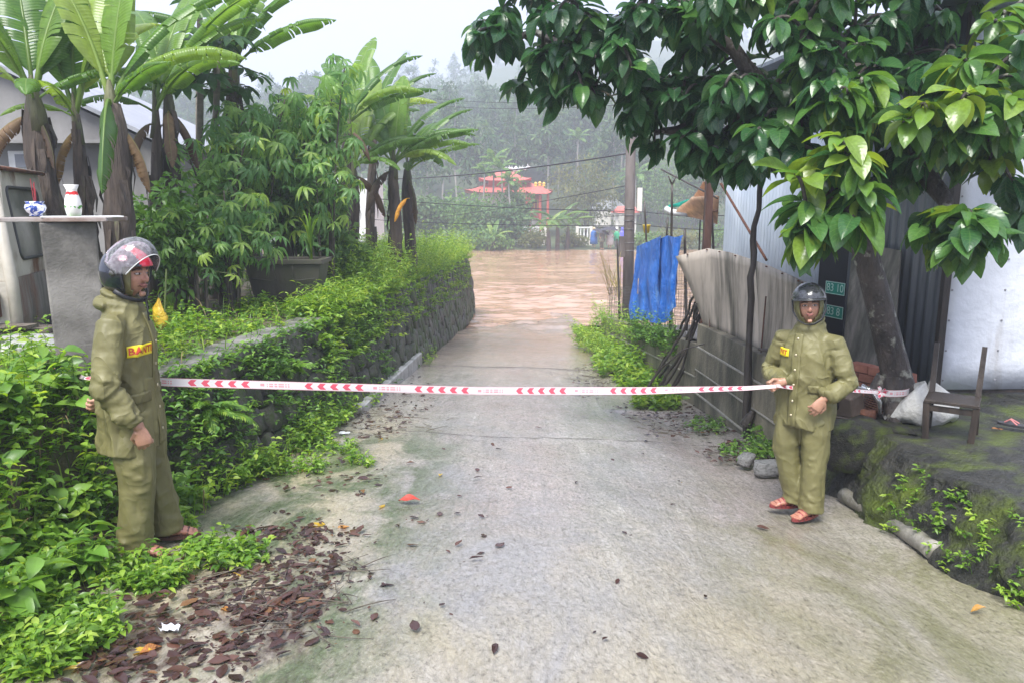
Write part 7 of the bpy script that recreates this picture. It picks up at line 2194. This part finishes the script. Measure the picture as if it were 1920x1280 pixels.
    for (c, ax, dr, w, h, txt) in spec['patches']:
        po = MB().sheet(drape(c, ax, (0, 0, 1), dr, w, h, .0045, 14, 6)).obj('name_patch', MAT['yellow_patch'], jac, True, solid=.002)
        if txt:
            cu = bpy.data.curves.new('txt', 'FONT'); cu.body = txt; cu.size = h * .85; cu.align_x = 'CENTER'; cu.align_y = 'CENTER'; cu.resolution_u = 2; cu.offset = .0012
            to = bpy.data.objects.new('txt', cu); COL.objects.link(to)
            tmesh = bpy.data.meshes.new_from_object(to.evaluated_get(bpy.context.evaluated_depsgraph_get())); bpy.data.objects.remove(to)
            VV = get_co(tmesh); a_, dr_ = Vector(ax).normalized(), Vector(dr).normalized(); out = []
            for p in VV:
                q = Vector(c) + a_ * p[0] + Vector((0, 0, 1)) * p[1]; k = proj(q - dr_ * .5, dr_, .0085); out.append(tuple(k if k is not None else q))
            set_co(tmesh, np.array(out)); link('lettering', tmesh, MAT['red_ink'], po)
    # front flap, pockets and snap buttons
    fl = MB().sheet(drape((spec.get('flap_x', 0), -.1, (hz + 1.33) / 2), (1, 0, 0), (0, 0, 1), (0, 1, 0), .065, 1.30 - hz, .004, 4, 40)).obj('front_flap', MAT['coat'], jac, True, solid=.005)
    for z in np.linspace(hz + .10, 1.28, 6):
        q = proj((spec.get('flap_x', 0), -.6, z), (0, 1, 0), .008)
        if q is not None:
            b_ = MB(); b_.lathe([(.0085, 0), (.008, .003), (.003, .0045)], 10); o = b_.obj('snap_button', MAT['snap'], jac, True, loc=q); o.rotation_euler = (math.pi / 2, 0, 0)
    for sx in (-1, 1):
        MB().sheet(drape((sx * .13, -.1, hz + .30), (1, 0, 0), (0, 0, 1), (0, 1, 0), .13, .055, .004, 8, 4)).obj('pocket_flap', MAT['coat'], jac, True, solid=.005)
    # hood worn round the face
    def shell(rx, ry, rzz, e0, e1, cut, name, mat, parent, th, colf=None, na=72, ne=36, c0=(0, .012, .012), loc=Mh, jit=0.0):
        V, Fs, Cc = [], [], []
        for i in range(ne + 1):
            e = math.radians(e0 + (e1 - e0) * i / ne)
            for k in range(na):
                a = 2 * math.pi * k / na
                n = Vector((math.sin(a) * math.cos(e), -math.cos(a) * math.cos(e), math.sin(e)))
                w = 1 + jit * fbm((n.x * 2.5, n.y * 2.5, n.z * 2.5))
                V.append(loc @ Vector((c0[0] + n.x * rx * w, c0[1] + n.y * ry * w, c0[2] + n.z * rzz * w)))
                Cc.append(colf(n) if colf else (0, 0, 0))
        for i in range(ne):
            for k in range(na):
                e = e0 + (e1 - e0) * (i + .5) / ne; a = ((k + .5) / na * 360 + 180) % 360 - 180
                if cut(a, e): continue
                Fs.append((i * na + k, i * na + (k + 1) % na, (i + 1) * na + (k + 1) % na, (i + 1) * na + k))
        me = make_mesh(name, V, Fs, col=Cc); o = link(name, me, mat, parent)
        m_ = o.modifiers.new('s', 'SOLIDIFY'); m_.thickness = th; m_.offset = -1
        return o
    shell(.098, .118, .135, -62, 60, lambda a, e: (abs(a) < (44 if e > -40 else 36) and e < 40), 'hood', MAT['coat'], body, .005, jit=.05)
    if spec['helmet'] == 'open':
        hm = attr_mat('helmet_paint', .16, .0, spec=.6, coat=.6)
        colf = lambda n: ((.60, .02, .05) if (abs(n.x) < .36 and n.z > .12 and n.y < .75) else (.012, .015, .026))
        he = shell(.120, .144, .136, -50, 88, lambda a, e: (abs(a) < 62 and e < 16) or (abs(a) < 78 and e < -8 and False) or (abs(a) > 130 and e < -34), 'helmet', hm, body, .016, colf, 96, 48)
        # clear visor, raised on its side pivots
        mv, n, l, b = nodes_of('clear_visor'); n.remove(b)
        tr = n.new('ShaderNodeBsdfTransparent'); tr.inputs[0].default_value = (.95, .82, .86, 1); gl = n.new('ShaderNodeBsdfGlossy'); gl.inputs['Roughness'].default_value = .06
        df = n.new('ShaderNodeBsdfDiffuse'); df.inputs[0].default_value = (.75, .78, .8, 1)
        nz = noise_n(n, l, coords(n, l), 60, 4); fr_ = n.new('ShaderNodeLayerWeight'); fr_.inputs['Blend'].default_value = .25
        m1 = n.new('ShaderNodeMixShader'); m2 = n.new('ShaderNodeMixShader')
        l.new(ramp(n, [(.4, (.10,) * 3), (.8, (.34,) * 3)], nz.outputs['Fac'], l).outputs[0], m1.inputs[0]); l.new(tr.outputs[0], m1.inputs[1]); l.new(df.outputs[0], m1.inputs[2])
        l.new(fr_.outputs['Fresnel'], m2.inputs[0]); l.new(m1.outputs[0], m2.inputs[1]); l.new(gl.outputs[0], m2.inputs[2]); l.new(m2.outputs[0], n['Material Output'].inputs['Surface'])
        piv = Matrix.Translation((0, .012, .012)) @ Matrix.Rotation(math.radians(-50), 4, 'X') @ Matrix.Translation((0, -.012, -.012))
        def vcut(a, e):
            lim = 84 - 22 * max(0, (abs(e - 4) - 16) / 30)
            return abs(a) > lim
        vi = shell(.132, .210, .144, -28, 44, vcut, 'visor', mv, he, .0025, None, 96, 24, loc=Mh @ piv)
        rim = []
        for k in range(31):
            a = math.radians(-72 + 144 * k / 30); e = math.radians(-28); n_ = Vector((math.sin(a) * math.cos(e), -math.cos(a) * math.cos(e), math.sin(e)))
            rim.append((Mh @ piv) @ Vector((n_.x * .132, .012 + n_.y * .210, .012 + n_.z * .144)))
        MB().tube(rim, .0028, 6).obj('visor_rim', flat('visor_edge', (.6, .62, .6), .2), he, True)
        for s in (-1, 1):
            k = MB(); k.lathe([(.016, -.004), (.016, .004), (.006, .008)], 12); o = k.obj('visor_pivot', MAT['steel'], he, True, loc=Mh @ Vector((s * .122, -.005, .018))); o.rotation_euler = (0, s * math.pi / 2, spec.get('head_yaw', 0))
        for s in (-1, 1):
            MB().tube([Mh @ Vector(p) for p in ((s * .112, .0, -.075), (s * .088, -.035, -.105), (s * .04, -.065, -.128), (0, -.072, -.132))], [.013, .011, .010, .010], 8, ell=(1, .45)).obj('chin_strap', MAT['black_strap'], he, True)
        MB().tube([Mh @ Vector(p) for p in ((.02, -.075, -.13), (.0, -.10, -.17), (-.01, -.115, -.235))], [.012, .013, .012], 6, ell=(1, .3)).obj('strap_end', MAT['black_strap'], he, True)
    else:
        hm = attr_mat('scuffed_helmet', .22, .25, 40, spec=.7, coat=.5)
        colf = lambda n: (.055, .058, .062) if fbm((n.x * 6, n.y * 6, n.z * 6)) > -.15 else (.022, .023, .026)
        he = shell(.116, .142, .120, 2, 88, lambda a, e: False, 'helmet', hm, body, .014, colf, 72, 30, c0=(0, .010, .048))
        pk = [[Mh @ Vector((.118 * math.sin(a) * q, .008 - .142 * math.cos(a) * q - (q - 1) * .02, .056 - (q - 1) * .08)) for q in (.97, 1.04, 1.12)] for a in np.linspace(-1.0, 1.0, 15)]
        MB().sheet(pk).obj('helmet_peak', flat('dark_peak', (.04, .042, .045), .2), he, True, solid=.006)
        for s in (-1, 1):
            MB().tube([Mh @ Vector(p) for p in ((s * .108, .0, .055), (s * .106, -.03, -.03), (s * .078, -.06, -.09), (s * .03, -.082, -.118), (0, -.085, -.122))], [.012, .011, .011, .010, .010], 8, ell=(1, .45)).obj('chin_strap', MAT['black_strap'], he, True)
    # sandals
    for s, sx in (('r', -1), ('l', 1)):
        A = J['an_' + s] - Vector((0, 0, .08)); Rf = Matrix.Rotation(spec['foot_' + s], 3, 'Z'); q = lambda x, y, z: A + Rf @ Vector((x, y, z))
        out = [(.040 * math.cos(a) * (1 - .14 * math.sin(a)), -.055 + .135 * math.sin(a)) for a in np.linspace(0, 2 * math.pi, 24, endpoint=False)]
        so = MB().rings([[q(x, y, -.008) for x, y in out], [q(x, y, .012) for x, y in out]]).obj('sandal', flat('sandal_' + spec['helmet'] + s, spec['sandal'], .5), body)
        for yy, hh in ((-.115, .048), (-.085, .062), (-.03, .085)):
            MB().tube([q(-.043, yy, .008), q(-.03, yy - .006, hh * .8), q(0, yy - .008, hh), q(.03, yy - .006, hh * .8), q(.043, yy, .008)], .0075, 6, ell=(1, .5)).obj('strap', flat('strap_' + spec['helmet'] + s + str(yy), spec['sandal'], .5), so, True)
    return body, W2L

# man in profile beside the bank
OL = Vector((-2.03, 3.86, zr(-2.03, 3.86) + .01)); rzL = math.radians(98)
w2l_L = lambda p: Matrix.Rotation(-rzL, 3, 'Z') @ (Vector(p) - OL)
man('man in an olive raincoat and black helmet with red stripe and raised clear visor', OL, rzL, dict(
    J=dict(head=(0, -.03, 1.515), sh_r=(-.18, .015, 1.275), sh_l=(.18, .02, 1.275), el_r=(-.27, .035, .98), wr_r=(-.25, -.10, .755), el_l=(.275, .10, .99), wr_l=(.10, .20, .86),
           kn_r=(-.095, -.015, .45), an_r=(-.10, .03, .08), kn_l=(.10, -.02, .45), an_l=(.115, -.06, .08)),
    hand_r=((.06, -.22, -1), (.9, .25, -.1), -1, (.55, .62, .68, .72), .5), hand_l=((-.8, .05, -.5), (0, 1, 0), 1, .9, .6), foot_r=-.15, foot_l=.12, hem=.585, bulge=(0, .02),
    head_yaw=math.radians(-22), head_pitch=math.radians(2), helmet='open', hood_back=True, sandal=(.10, .045, .035), seed=1,
    patches=[((-.115, -.1, 1.135), (1, 0, 0), (.25, 1, 0), .15, .058, 'BANTI'), ((-.10, .1, 1.17), (-1, 0, 0), (.35, -1, 0), .16, .065, 'BANTI')]))

# man facing us, holding the tape
OR = Vector((2.10, 5.16, zr(2.10, 5.16) + .0)); rzR = math.radians(-42)
HAND_R = P(1456, 722, 4.98)
bodyR, W2LR = man('man in an olive raincoat and grey half helmet holding the tape', OR, rzR, dict(
    J=dict(head=(.0, -.035, 1.505), sh_r=(-.178, .01, 1.265), sh_l=(.178, .01, 1.265), el_r=(-.265, .03, .99), wr_r=P(1466, 716, 5.02), el_l=(.29, .0, .99), wr_l=P(1544, 748, 4.92),
           kn_r=(-.095, -.03, .45), an_r=P(1490, 932, 5.17) * 1.0 + Vector((0, 0, .02)), kn_l=(.11, -.02, .45), an_l=(.125, -.05, .08)),
    hand_r=((-.75, -.35, -.35), (.45, -.75, .1), 1, (1.0, 1.1, 1.15, 1.2), .9), hand_l=((-.45, -.35, -.8), (-.7, .6, -.3), 1, (.35, .42, .5, .55), .1), foot_r=-.75, foot_l=-.35, hem=.64, bulge=(0, 0),
    head_yaw=math.radians(24), head_pitch=math.radians(-4), head_roll=math.radians(-4), helmet='half', sandal=(.20, .035, .035), seed=2, flap_x=-.03,
    patches=[((-.13, -.1, 1.175), (1, 0, 0), (0, 1, 0), .085, .055, 'NT')]))

# ------------------------------------------------------------------ barrier tape
def tape():
    m, n, l, b = nodes_of('barrier_tape')
    tc = n.new('ShaderNodeTexCoord'); sp = n.new('ShaderNodeSeparateXYZ'); l.new(tc.outputs['UV'], sp.inputs[0])
    def M(op, a, bb=None):
        q = n.new('ShaderNodeMath'); q.operation = op
        for i, v in enumerate((a, bb)):
            if hasattr(v, 'is_output'): l.new(v, q.inputs[i])
            elif v is not None: q.inputs[i].default_value = v
        return q.outputs[0]
    U, Vv = sp.outputs[0], sp.outputs[1]
    x = M('MULTIPLY', M('FRACT', M('DIVIDE', U, .64)), .64)
    av = M('ABSOLUTE', M('SUBTRACT', Vv, .5))
    ch = M('LESS_THAN', M('FRACT', M('DIVIDE', M('SUBTRACT', x, M('MULTIPLY', av, .045)), .072)), .45)
    ch = M('MULTIPLY', ch, M('MULTIPLY', M('LESS_THAN', x, .36), M('LESS_THAN', av, .38)))
    wn_ = n.new('ShaderNodeTexWhiteNoise'); wn_.noise_dimensions = '1D'; l.new(M('FLOOR', M('DIVIDE', x, .0075)), wn_.inputs['W'])
    rows = M('MAXIMUM', M('LESS_THAN', M('ABSOLUTE', M('SUBTRACT', Vv, .62)), .07), M('LESS_THAN', M('ABSOLUTE', M('SUBTRACT', Vv, .36)), .09))
    tx = M('MULTIPLY', M('MULTIPLY', M('LESS_THAN', wn_.outputs[0], .62), rows), M('MULTIPLY', M('GREATER_THAN', x, .43), M('LESS_THAN', x, .59)))
    dot = M('MULTIPLY', M('LESS_THAN', M('ABSOLUTE', M('SUBTRACT', x, .405)), .011), M('LESS_THAN', av, .16))
    ed = M('GREATER_THAN', av, .455)
    red = M('MINIMUM', M('ADD', M('ADD', ch, M('MULTIPLY', tx, .6)), M('ADD', M('MULTIPLY', ed, .55), M('MULTIPLY', dot, .6))), 1.0)
    l.new(mixc(n, l, red, (.82, .78, .79), (.80, .12, .18)), b.inputs['Base Color']); b.inputs['Roughness'].default_value = .25
    tl = n.new('ShaderNodeBsdfTranslucent'); l.new(mixc(n, l, red, (.82, .78, .79), (.80, .12, .18)), tl.inputs[0])
    ms = n.new('ShaderNodeMixShader'); ms.inputs[0].default_value = .3; l.new(b.outputs[0], ms.inputs[1]); l.new(tl.outputs[0], ms.inputs[2]); l.new(ms.outputs[0], n['Material Output'].inputs['Surface'])
    r = empty('barrier_tape', P(100, 692, 4.62)); o = Vector(r.location)
    u0 = [0.0]
    def ribbon(name, pts, wid, tw, nseg=60, sag=0.0):
        pts = [Vector(p) for p in pts]; g, uv = [], []; prev = None; u = u0[0]
        for i in range(nseg + 1):
            s = i / nseg * (len(pts) - 1); k = min(int(s), len(pts) - 2); p = pts[k].lerp(pts[k + 1], s - k)
            t = i / nseg; p = p - Vector((0, 0, sag * 4 * t * (1 - t)))
            if prev is not None: u += (p - prev).length
            prev = p.copy()
            w = np.interp(t, np.linspace(0, 1, len(wid)), wid); a = np.interp(t, np.linspace(0, 1, len(tw)), tw)
            dv = Vector((0, math.sin(a), math.cos(a))) * (w / 2)
            g.append([p - dv - o, p + Vector((0, .002 * math.sin(9 * t), 0)) - o, p + dv - o]); uv += [(u, 0), (u, .5), (u, 1)]
        u0[0] = u
        return MB().sheet(g, uv=uv).obj(name, m, r, True)
    ribbon('tape_end', [P(98, 690, 4.60), P(128, 698, 4.45), P(160, 708, 4.16)], [.06, .045, .02], [.1, .4, .9], 20)
    ribbon('tape_end', [P(99, 699, 4.60), P(130, 704, 4.46), P(160, 709, 4.17)], [.03, .03, .02], [.6, .8, 1.1], 20)
    ribbon('tape_span', [P(158, 708, 4.16), P(230, 711, 4.10), P(320, 716, 4.06), P(640, 725, 4.22), P(900, 732, 4.45), P(1200, 732, 4.75), P(1400, 727, 4.94), HAND_R + Vector((-.01, -.02, .0))],
           [.02, .046, .047, .049, .05, .050, .030, .024], [.8, .2, .1, -.1, .0, .25, .3, .5], 140, .0)
    ribbon('tape_tail', [HAND_R, P(1500, 728, 5.12), P(1545, 730, 5.32), P(1592, 731, 5.42), P(1648, 735, 5.72)], [.024, .03, .03, .03, .025], [.5, .3, .3, .4, .6], 40)
    tr = [P(1648, 735, 5.72)] + [Vector((3.12 + .20 * math.cos(a), 6.06 + .20 * math.sin(a), P(0, 735, 5.9).z)) for a in np.linspace(-2.6, .4, 12)]
    ribbon('tape_loop', tr, [.03, .055, .055, .05], [.2, .05, .0, .0], 40)
    kn = MB(); c = P(1652, 734, 5.70) - o; rr = random.Random(2)
    for k in range(6):
        a = k * 1.05; d = Vector((math.cos(a), -.4 + rr.uniform(-.3, .3), math.sin(a))) * rr.uniform(.035, .06)
        sd = d.cross(Vector((0, 1, .3))).normalized() * .016
        kn.sheet([[c - sd * .4, c + sd * .4], [c + d * .6 - sd, c + d * .6 + sd + Vector((0, -.01, 0))], [c + d - sd * .5, c + d + sd * .6]], uv=[(.05 * k, 0), (.05 * k, 1), (.05 * k + .03, 0), (.05 * k + .03, 1), (.05 * k + .06, 0), (.05 * k + .06, 1)])
    kn.obj('knot', m, r, True)
    tag(r, 'red and white barrier tape with chevrons stretched across the road', 'barrier tape')
tape()
# ------------------------------------------------------------------ fallen leaves, twigs, litter
MAT['dead_leaf'] = foliage('dead_leaf', [(0, (.025, .013, .012)), (.45, (.065, .032, .026)), (.75, (.115, .055, .038)), (.93, (.20, .11, .045)), (1, (.30, .20, .06))], .24, .12, spec=.5)
MAT['yellow_leaf'] = foliage('yellow_leaf', [(0, (.42, .27, .03)), (.6, (.58, .42, .04)), (1, (.40, .16, .05))], .35, .3, objrand=True, veins=.25)
def litter():
    rs_ = np.random.RandomState(33); tm = [leaf_tmpl(4, 2, w, dr, fo, .03, seed=i) for i, (w, dr, fo) in enumerate([(.5, .08, .10), (.42, -.06, .18), (.55, .10, -.08), (.38, .05, .3), (.6, .03, .05)])]
    T, S = [], []
    # band of brown leaves washed together left of the lane
    line = [(640, 1010), (560, 1080), (470, 1150), (380, 1210), (300, 1270)]
    for i in range(1250):
        k = rs_.rand() * (len(line) - 1); j = min(int(k), len(line) - 2); t = k - j
        u = line[j][0] * (1 - t) + line[j + 1][0] * t; v = line[j][1] * (1 - t) + line[j + 1][1] * t
        off = rs_.normal() * 78; u += off * .9 - 40 + rs_.normal() * 30; v += off * .10 + rs_.normal() * 30
        if v > 1330: continue
        p = G(u, v)
        if fbm((p.x * 2.6, p.y * 2.6, 5)) < -.02 and rs_.rand() > .25: continue
        T.append((p.x, p.y, p.z + .004 + .012 * rs_.rand())); S.append(rs_.uniform(.022, .06) if rs_.rand() < .7 else rs_.uniform(.06, .10))
    for (u, v, ru, rv, n) in [(700, 790, 70, 34, 110), (620, 900, 110, 40, 46), (560, 1000, 120, 14, 60), (450, 1090, 160, 60, 120), (760, 740, 60, 40, 90), (1400, 850, 90, 26, 170), (1290, 800, 90, 24, 130), (1110, 715, 40, 34, 110), (1230, 770, 90, 20, 120), (900, 900, 400, 140, 26), (1100, 1100, 500, 160, 16), (960, 606, 90, 7, 60)]:
        for i in range(n):
            a, q = rs_.uniform(0, 6.28), math.sqrt(rs_.rand()); p = G(u + ru * q * math.cos(a), v + rv * q * math.sin(a)); T.append((p.x, p.y, p.z + .008 + .012 * rs_.rand())); S.append(rs_.uniform(.03, .09))
    for i in range(1700):                       # shreds trodden into the same mat
        j = rs_.randint(len(T) - 900); q = T[j]; T.append((q[0] + rs_.normal() * .05, q[1] + rs_.normal() * .05, zr(q[0], q[1]) + .006)); S.append(rs_.uniform(.010, .03))
    T = np.array(T); n = len(T); az = rs_.uniform(0, 6.28, n)
    D = np.stack([np.cos(az), np.sin(az), rs_.normal(size=n) * .07 - .01], axis=1); N = np.array([0, 0, 1.0]) + rs_.normal(size=(n, 3)) * .14
    V, Fq, U, Tt = scatter(tm, T, frames(D, N), np.array(S), np.clip(rs_.beta(1.6, 3.2, n) * 1.05, 0, 1))
    tag(link('leaf_litter', make_mesh('leaf_litter', V, Fq, U, Tt), MAT['dead_leaf']), 'wet brown fallen leaves washed together along the road', 'leaves', kind='stuff')
    mb = MB(); rg_ = random.Random(9)
    for (u, v, ru, rv, n, L0) in [(520, 1110, 190, 95, 60, .26), (700, 790, 60, 30, 30, .2), (1400, 850, 90, 24, 60, .22), (1270, 800, 80, 20, 40, .2), (1110, 710, 40, 30, 40, .3), (840, 800, 70, 20, 5, .35), (960, 606, 100, 6, 26, .3)]:
        for i in range(n):
            a, q = rg_.uniform(0, 6.28), math.sqrt(rg_.random()); p = G(u + ru * q * math.cos(a), v + rv * q * math.sin(a)) + Vector((0, 0, .012))
            th = rg_.uniform(0, 6.28); L_ = rg_.uniform(.3, 1.2) * L0; d = Vector((math.cos(th), math.sin(th), 0)) * L_
            e = p + d; e.z = zr(e.x, e.y) + rg_.uniform(.008, .05); c = p.lerp(e, .5) + Vector((rg_.uniform(-.05, .05), rg_.uniform(-.05, .05), rg_.uniform(0, .02)))
            mb.tube(bez(p, e, 0, 5, c=c), [.0035, .0035, .003, .003, .002, .0015], 4)
    tag(mb.obj('twig_litter', MAT['twig'], None, True), 'thin twigs and stalks washed onto the road edges', 'twigs', kind='stuff')
    # single bright leaves, each a thing
    ym = []
    for i in range(4):
        V, Fq, U = leaf_tmpl(7, 4, [.5, .42, .55, .46][i], [.12, .3, -.1, .2][i], [.25, .4, .15, .3][i], .04, peak=.55, seed=20 + i)
        m_ = make_mesh('fallen_leaf', V, Fq, U, np.full(len(V), .5)); m_.materials.append(MAT['yellow_leaf']); ym.append(m_)
    spots = [(610, 985, .17, 'yellow fallen leaf beside the standing twig line'), (655, 988, .14, 'flat yellow leaf next to the larger yellow leaf on the road'), (722, 948, .16, 'curled yellow leaf under the red leaf on the road'),
             (285, 1222, .13, 'bright yellow torn leaf on the brown leaf litter'), (262, 1228, .12, 'yellow leaf touching the torn one in the litter'), (340, 1080, .15, 'yellow leaf at the edge of the creeping weeds'),
             (452, 1082, .10, 'small orange yellow leaf in the litter near the weeds'), (160, 1245, .14, 'yellow leaf half under the lowest weeds'), (430, 1148, .08, 'small ochre leaf in the middle of the litter'),
             (500, 892, .14, 'yellow leaf lying under the weed patch on the road'), (585, 880, .14, 'greenish yellow leaf at the tip of the weed patch'), (718, 824, .10, 'orange leaf lying alone near the kerb beam'),
             (825, 893, .08, 'tiny orange leaf alone on the grey concrete'), (1848, 1140, .10, 'pale yellow leaf at the foot of the mossy bank'), (1790, 800, .10, 'yellow leaf on the yard beside the flip-flop')]
    for k, (u, v, s, lab) in enumerate(spots):
        p = G(u, v) if v != 800 else G(1880, 806, YZ + .03)
        o = link('fallen_leaf', ym[k % 4], None, None, p + Vector((0, 0, .008)), (rs_.normal() * .08 - .1, rs_.normal() * .08, rs_.uniform(0, 6.28)), s * .8)
        tag(o, lab, 'leaf', 'single fallen leaves')
    me = ym[0].copy(); me.materials.clear(); me.materials.append(flat('red_leaf', (.38, .05, .03), .35)); p = G(738, 945)
    tag(link('fallen_leaf', me, None, None, p + Vector((.03, .02, .02)), (.1, .15, 4.9), .15), 'curled red fallen leaf lying on a yellow one', 'leaf')
    mw = pmat('wet_plastic', (.55, .57, .60), (.75, .77, .80), 8, .25, .5)
    for k, (u, v, s, lab) in enumerate([(645, 815, .08, 'crumpled clear plastic scrap near the kerb beam'), (320, 1184, .06, 'torn white paper scrap in the brown litter')]):
        p = G(u, v) + Vector((0, 0, .012)); rr = random.Random(k)
        g = [[(s * (i / 5 - .5) * 1.3 + rr.uniform(-.008, .008), s * .6 * (j / 4 - .5) + rr.uniform(-.008, .008), rr.uniform(0, .022)) for i in range(6)] for j in range(5)]
        o = MB().sheet(g).obj('plastic_scrap', mw, None, False, solid=.001, loc=p); tag(o, lab, 'litter')
    # yellow bag hanging behind the man in profile
    p = P(300, 592, 6.4); b = MB(); R = []
    for z, w in ((0, .03), (.02, .05), (.08, .058), (.15, .045), (.20, .02), (.24, .006)):
        R.append([(w * math.cos(a) * (1 + .35 * math.sin(3 * a + z * 30)), w * .5 * math.sin(a), z + .02 * math.sin(4 * a + z * 9)) for a in np.linspace(0, 6.283, 16, endpoint=False)])
    o = b.rings(R).obj('yellow_bag', pmat('yellow_plastic_bag', (.40, .26, .02), (.72, .50, .05), 7, .3, .9, 16, bdist=.03), None, True, loc=p - Vector((0, 0, .1)))
    tag(o, 'crumpled yellow plastic bag hanging on a thin stake on the terrace', 'bag')
    MB_ = MB().tube([P(318, 700, 6.4), P(308, 600, 6.4), P(312, 505, 6.4)], .007, 6)
    tag(MB_.obj('thin_stake', MAT['stem']), 'thin stake holding the yellow plastic bag', 'stake')
litter()
haze()
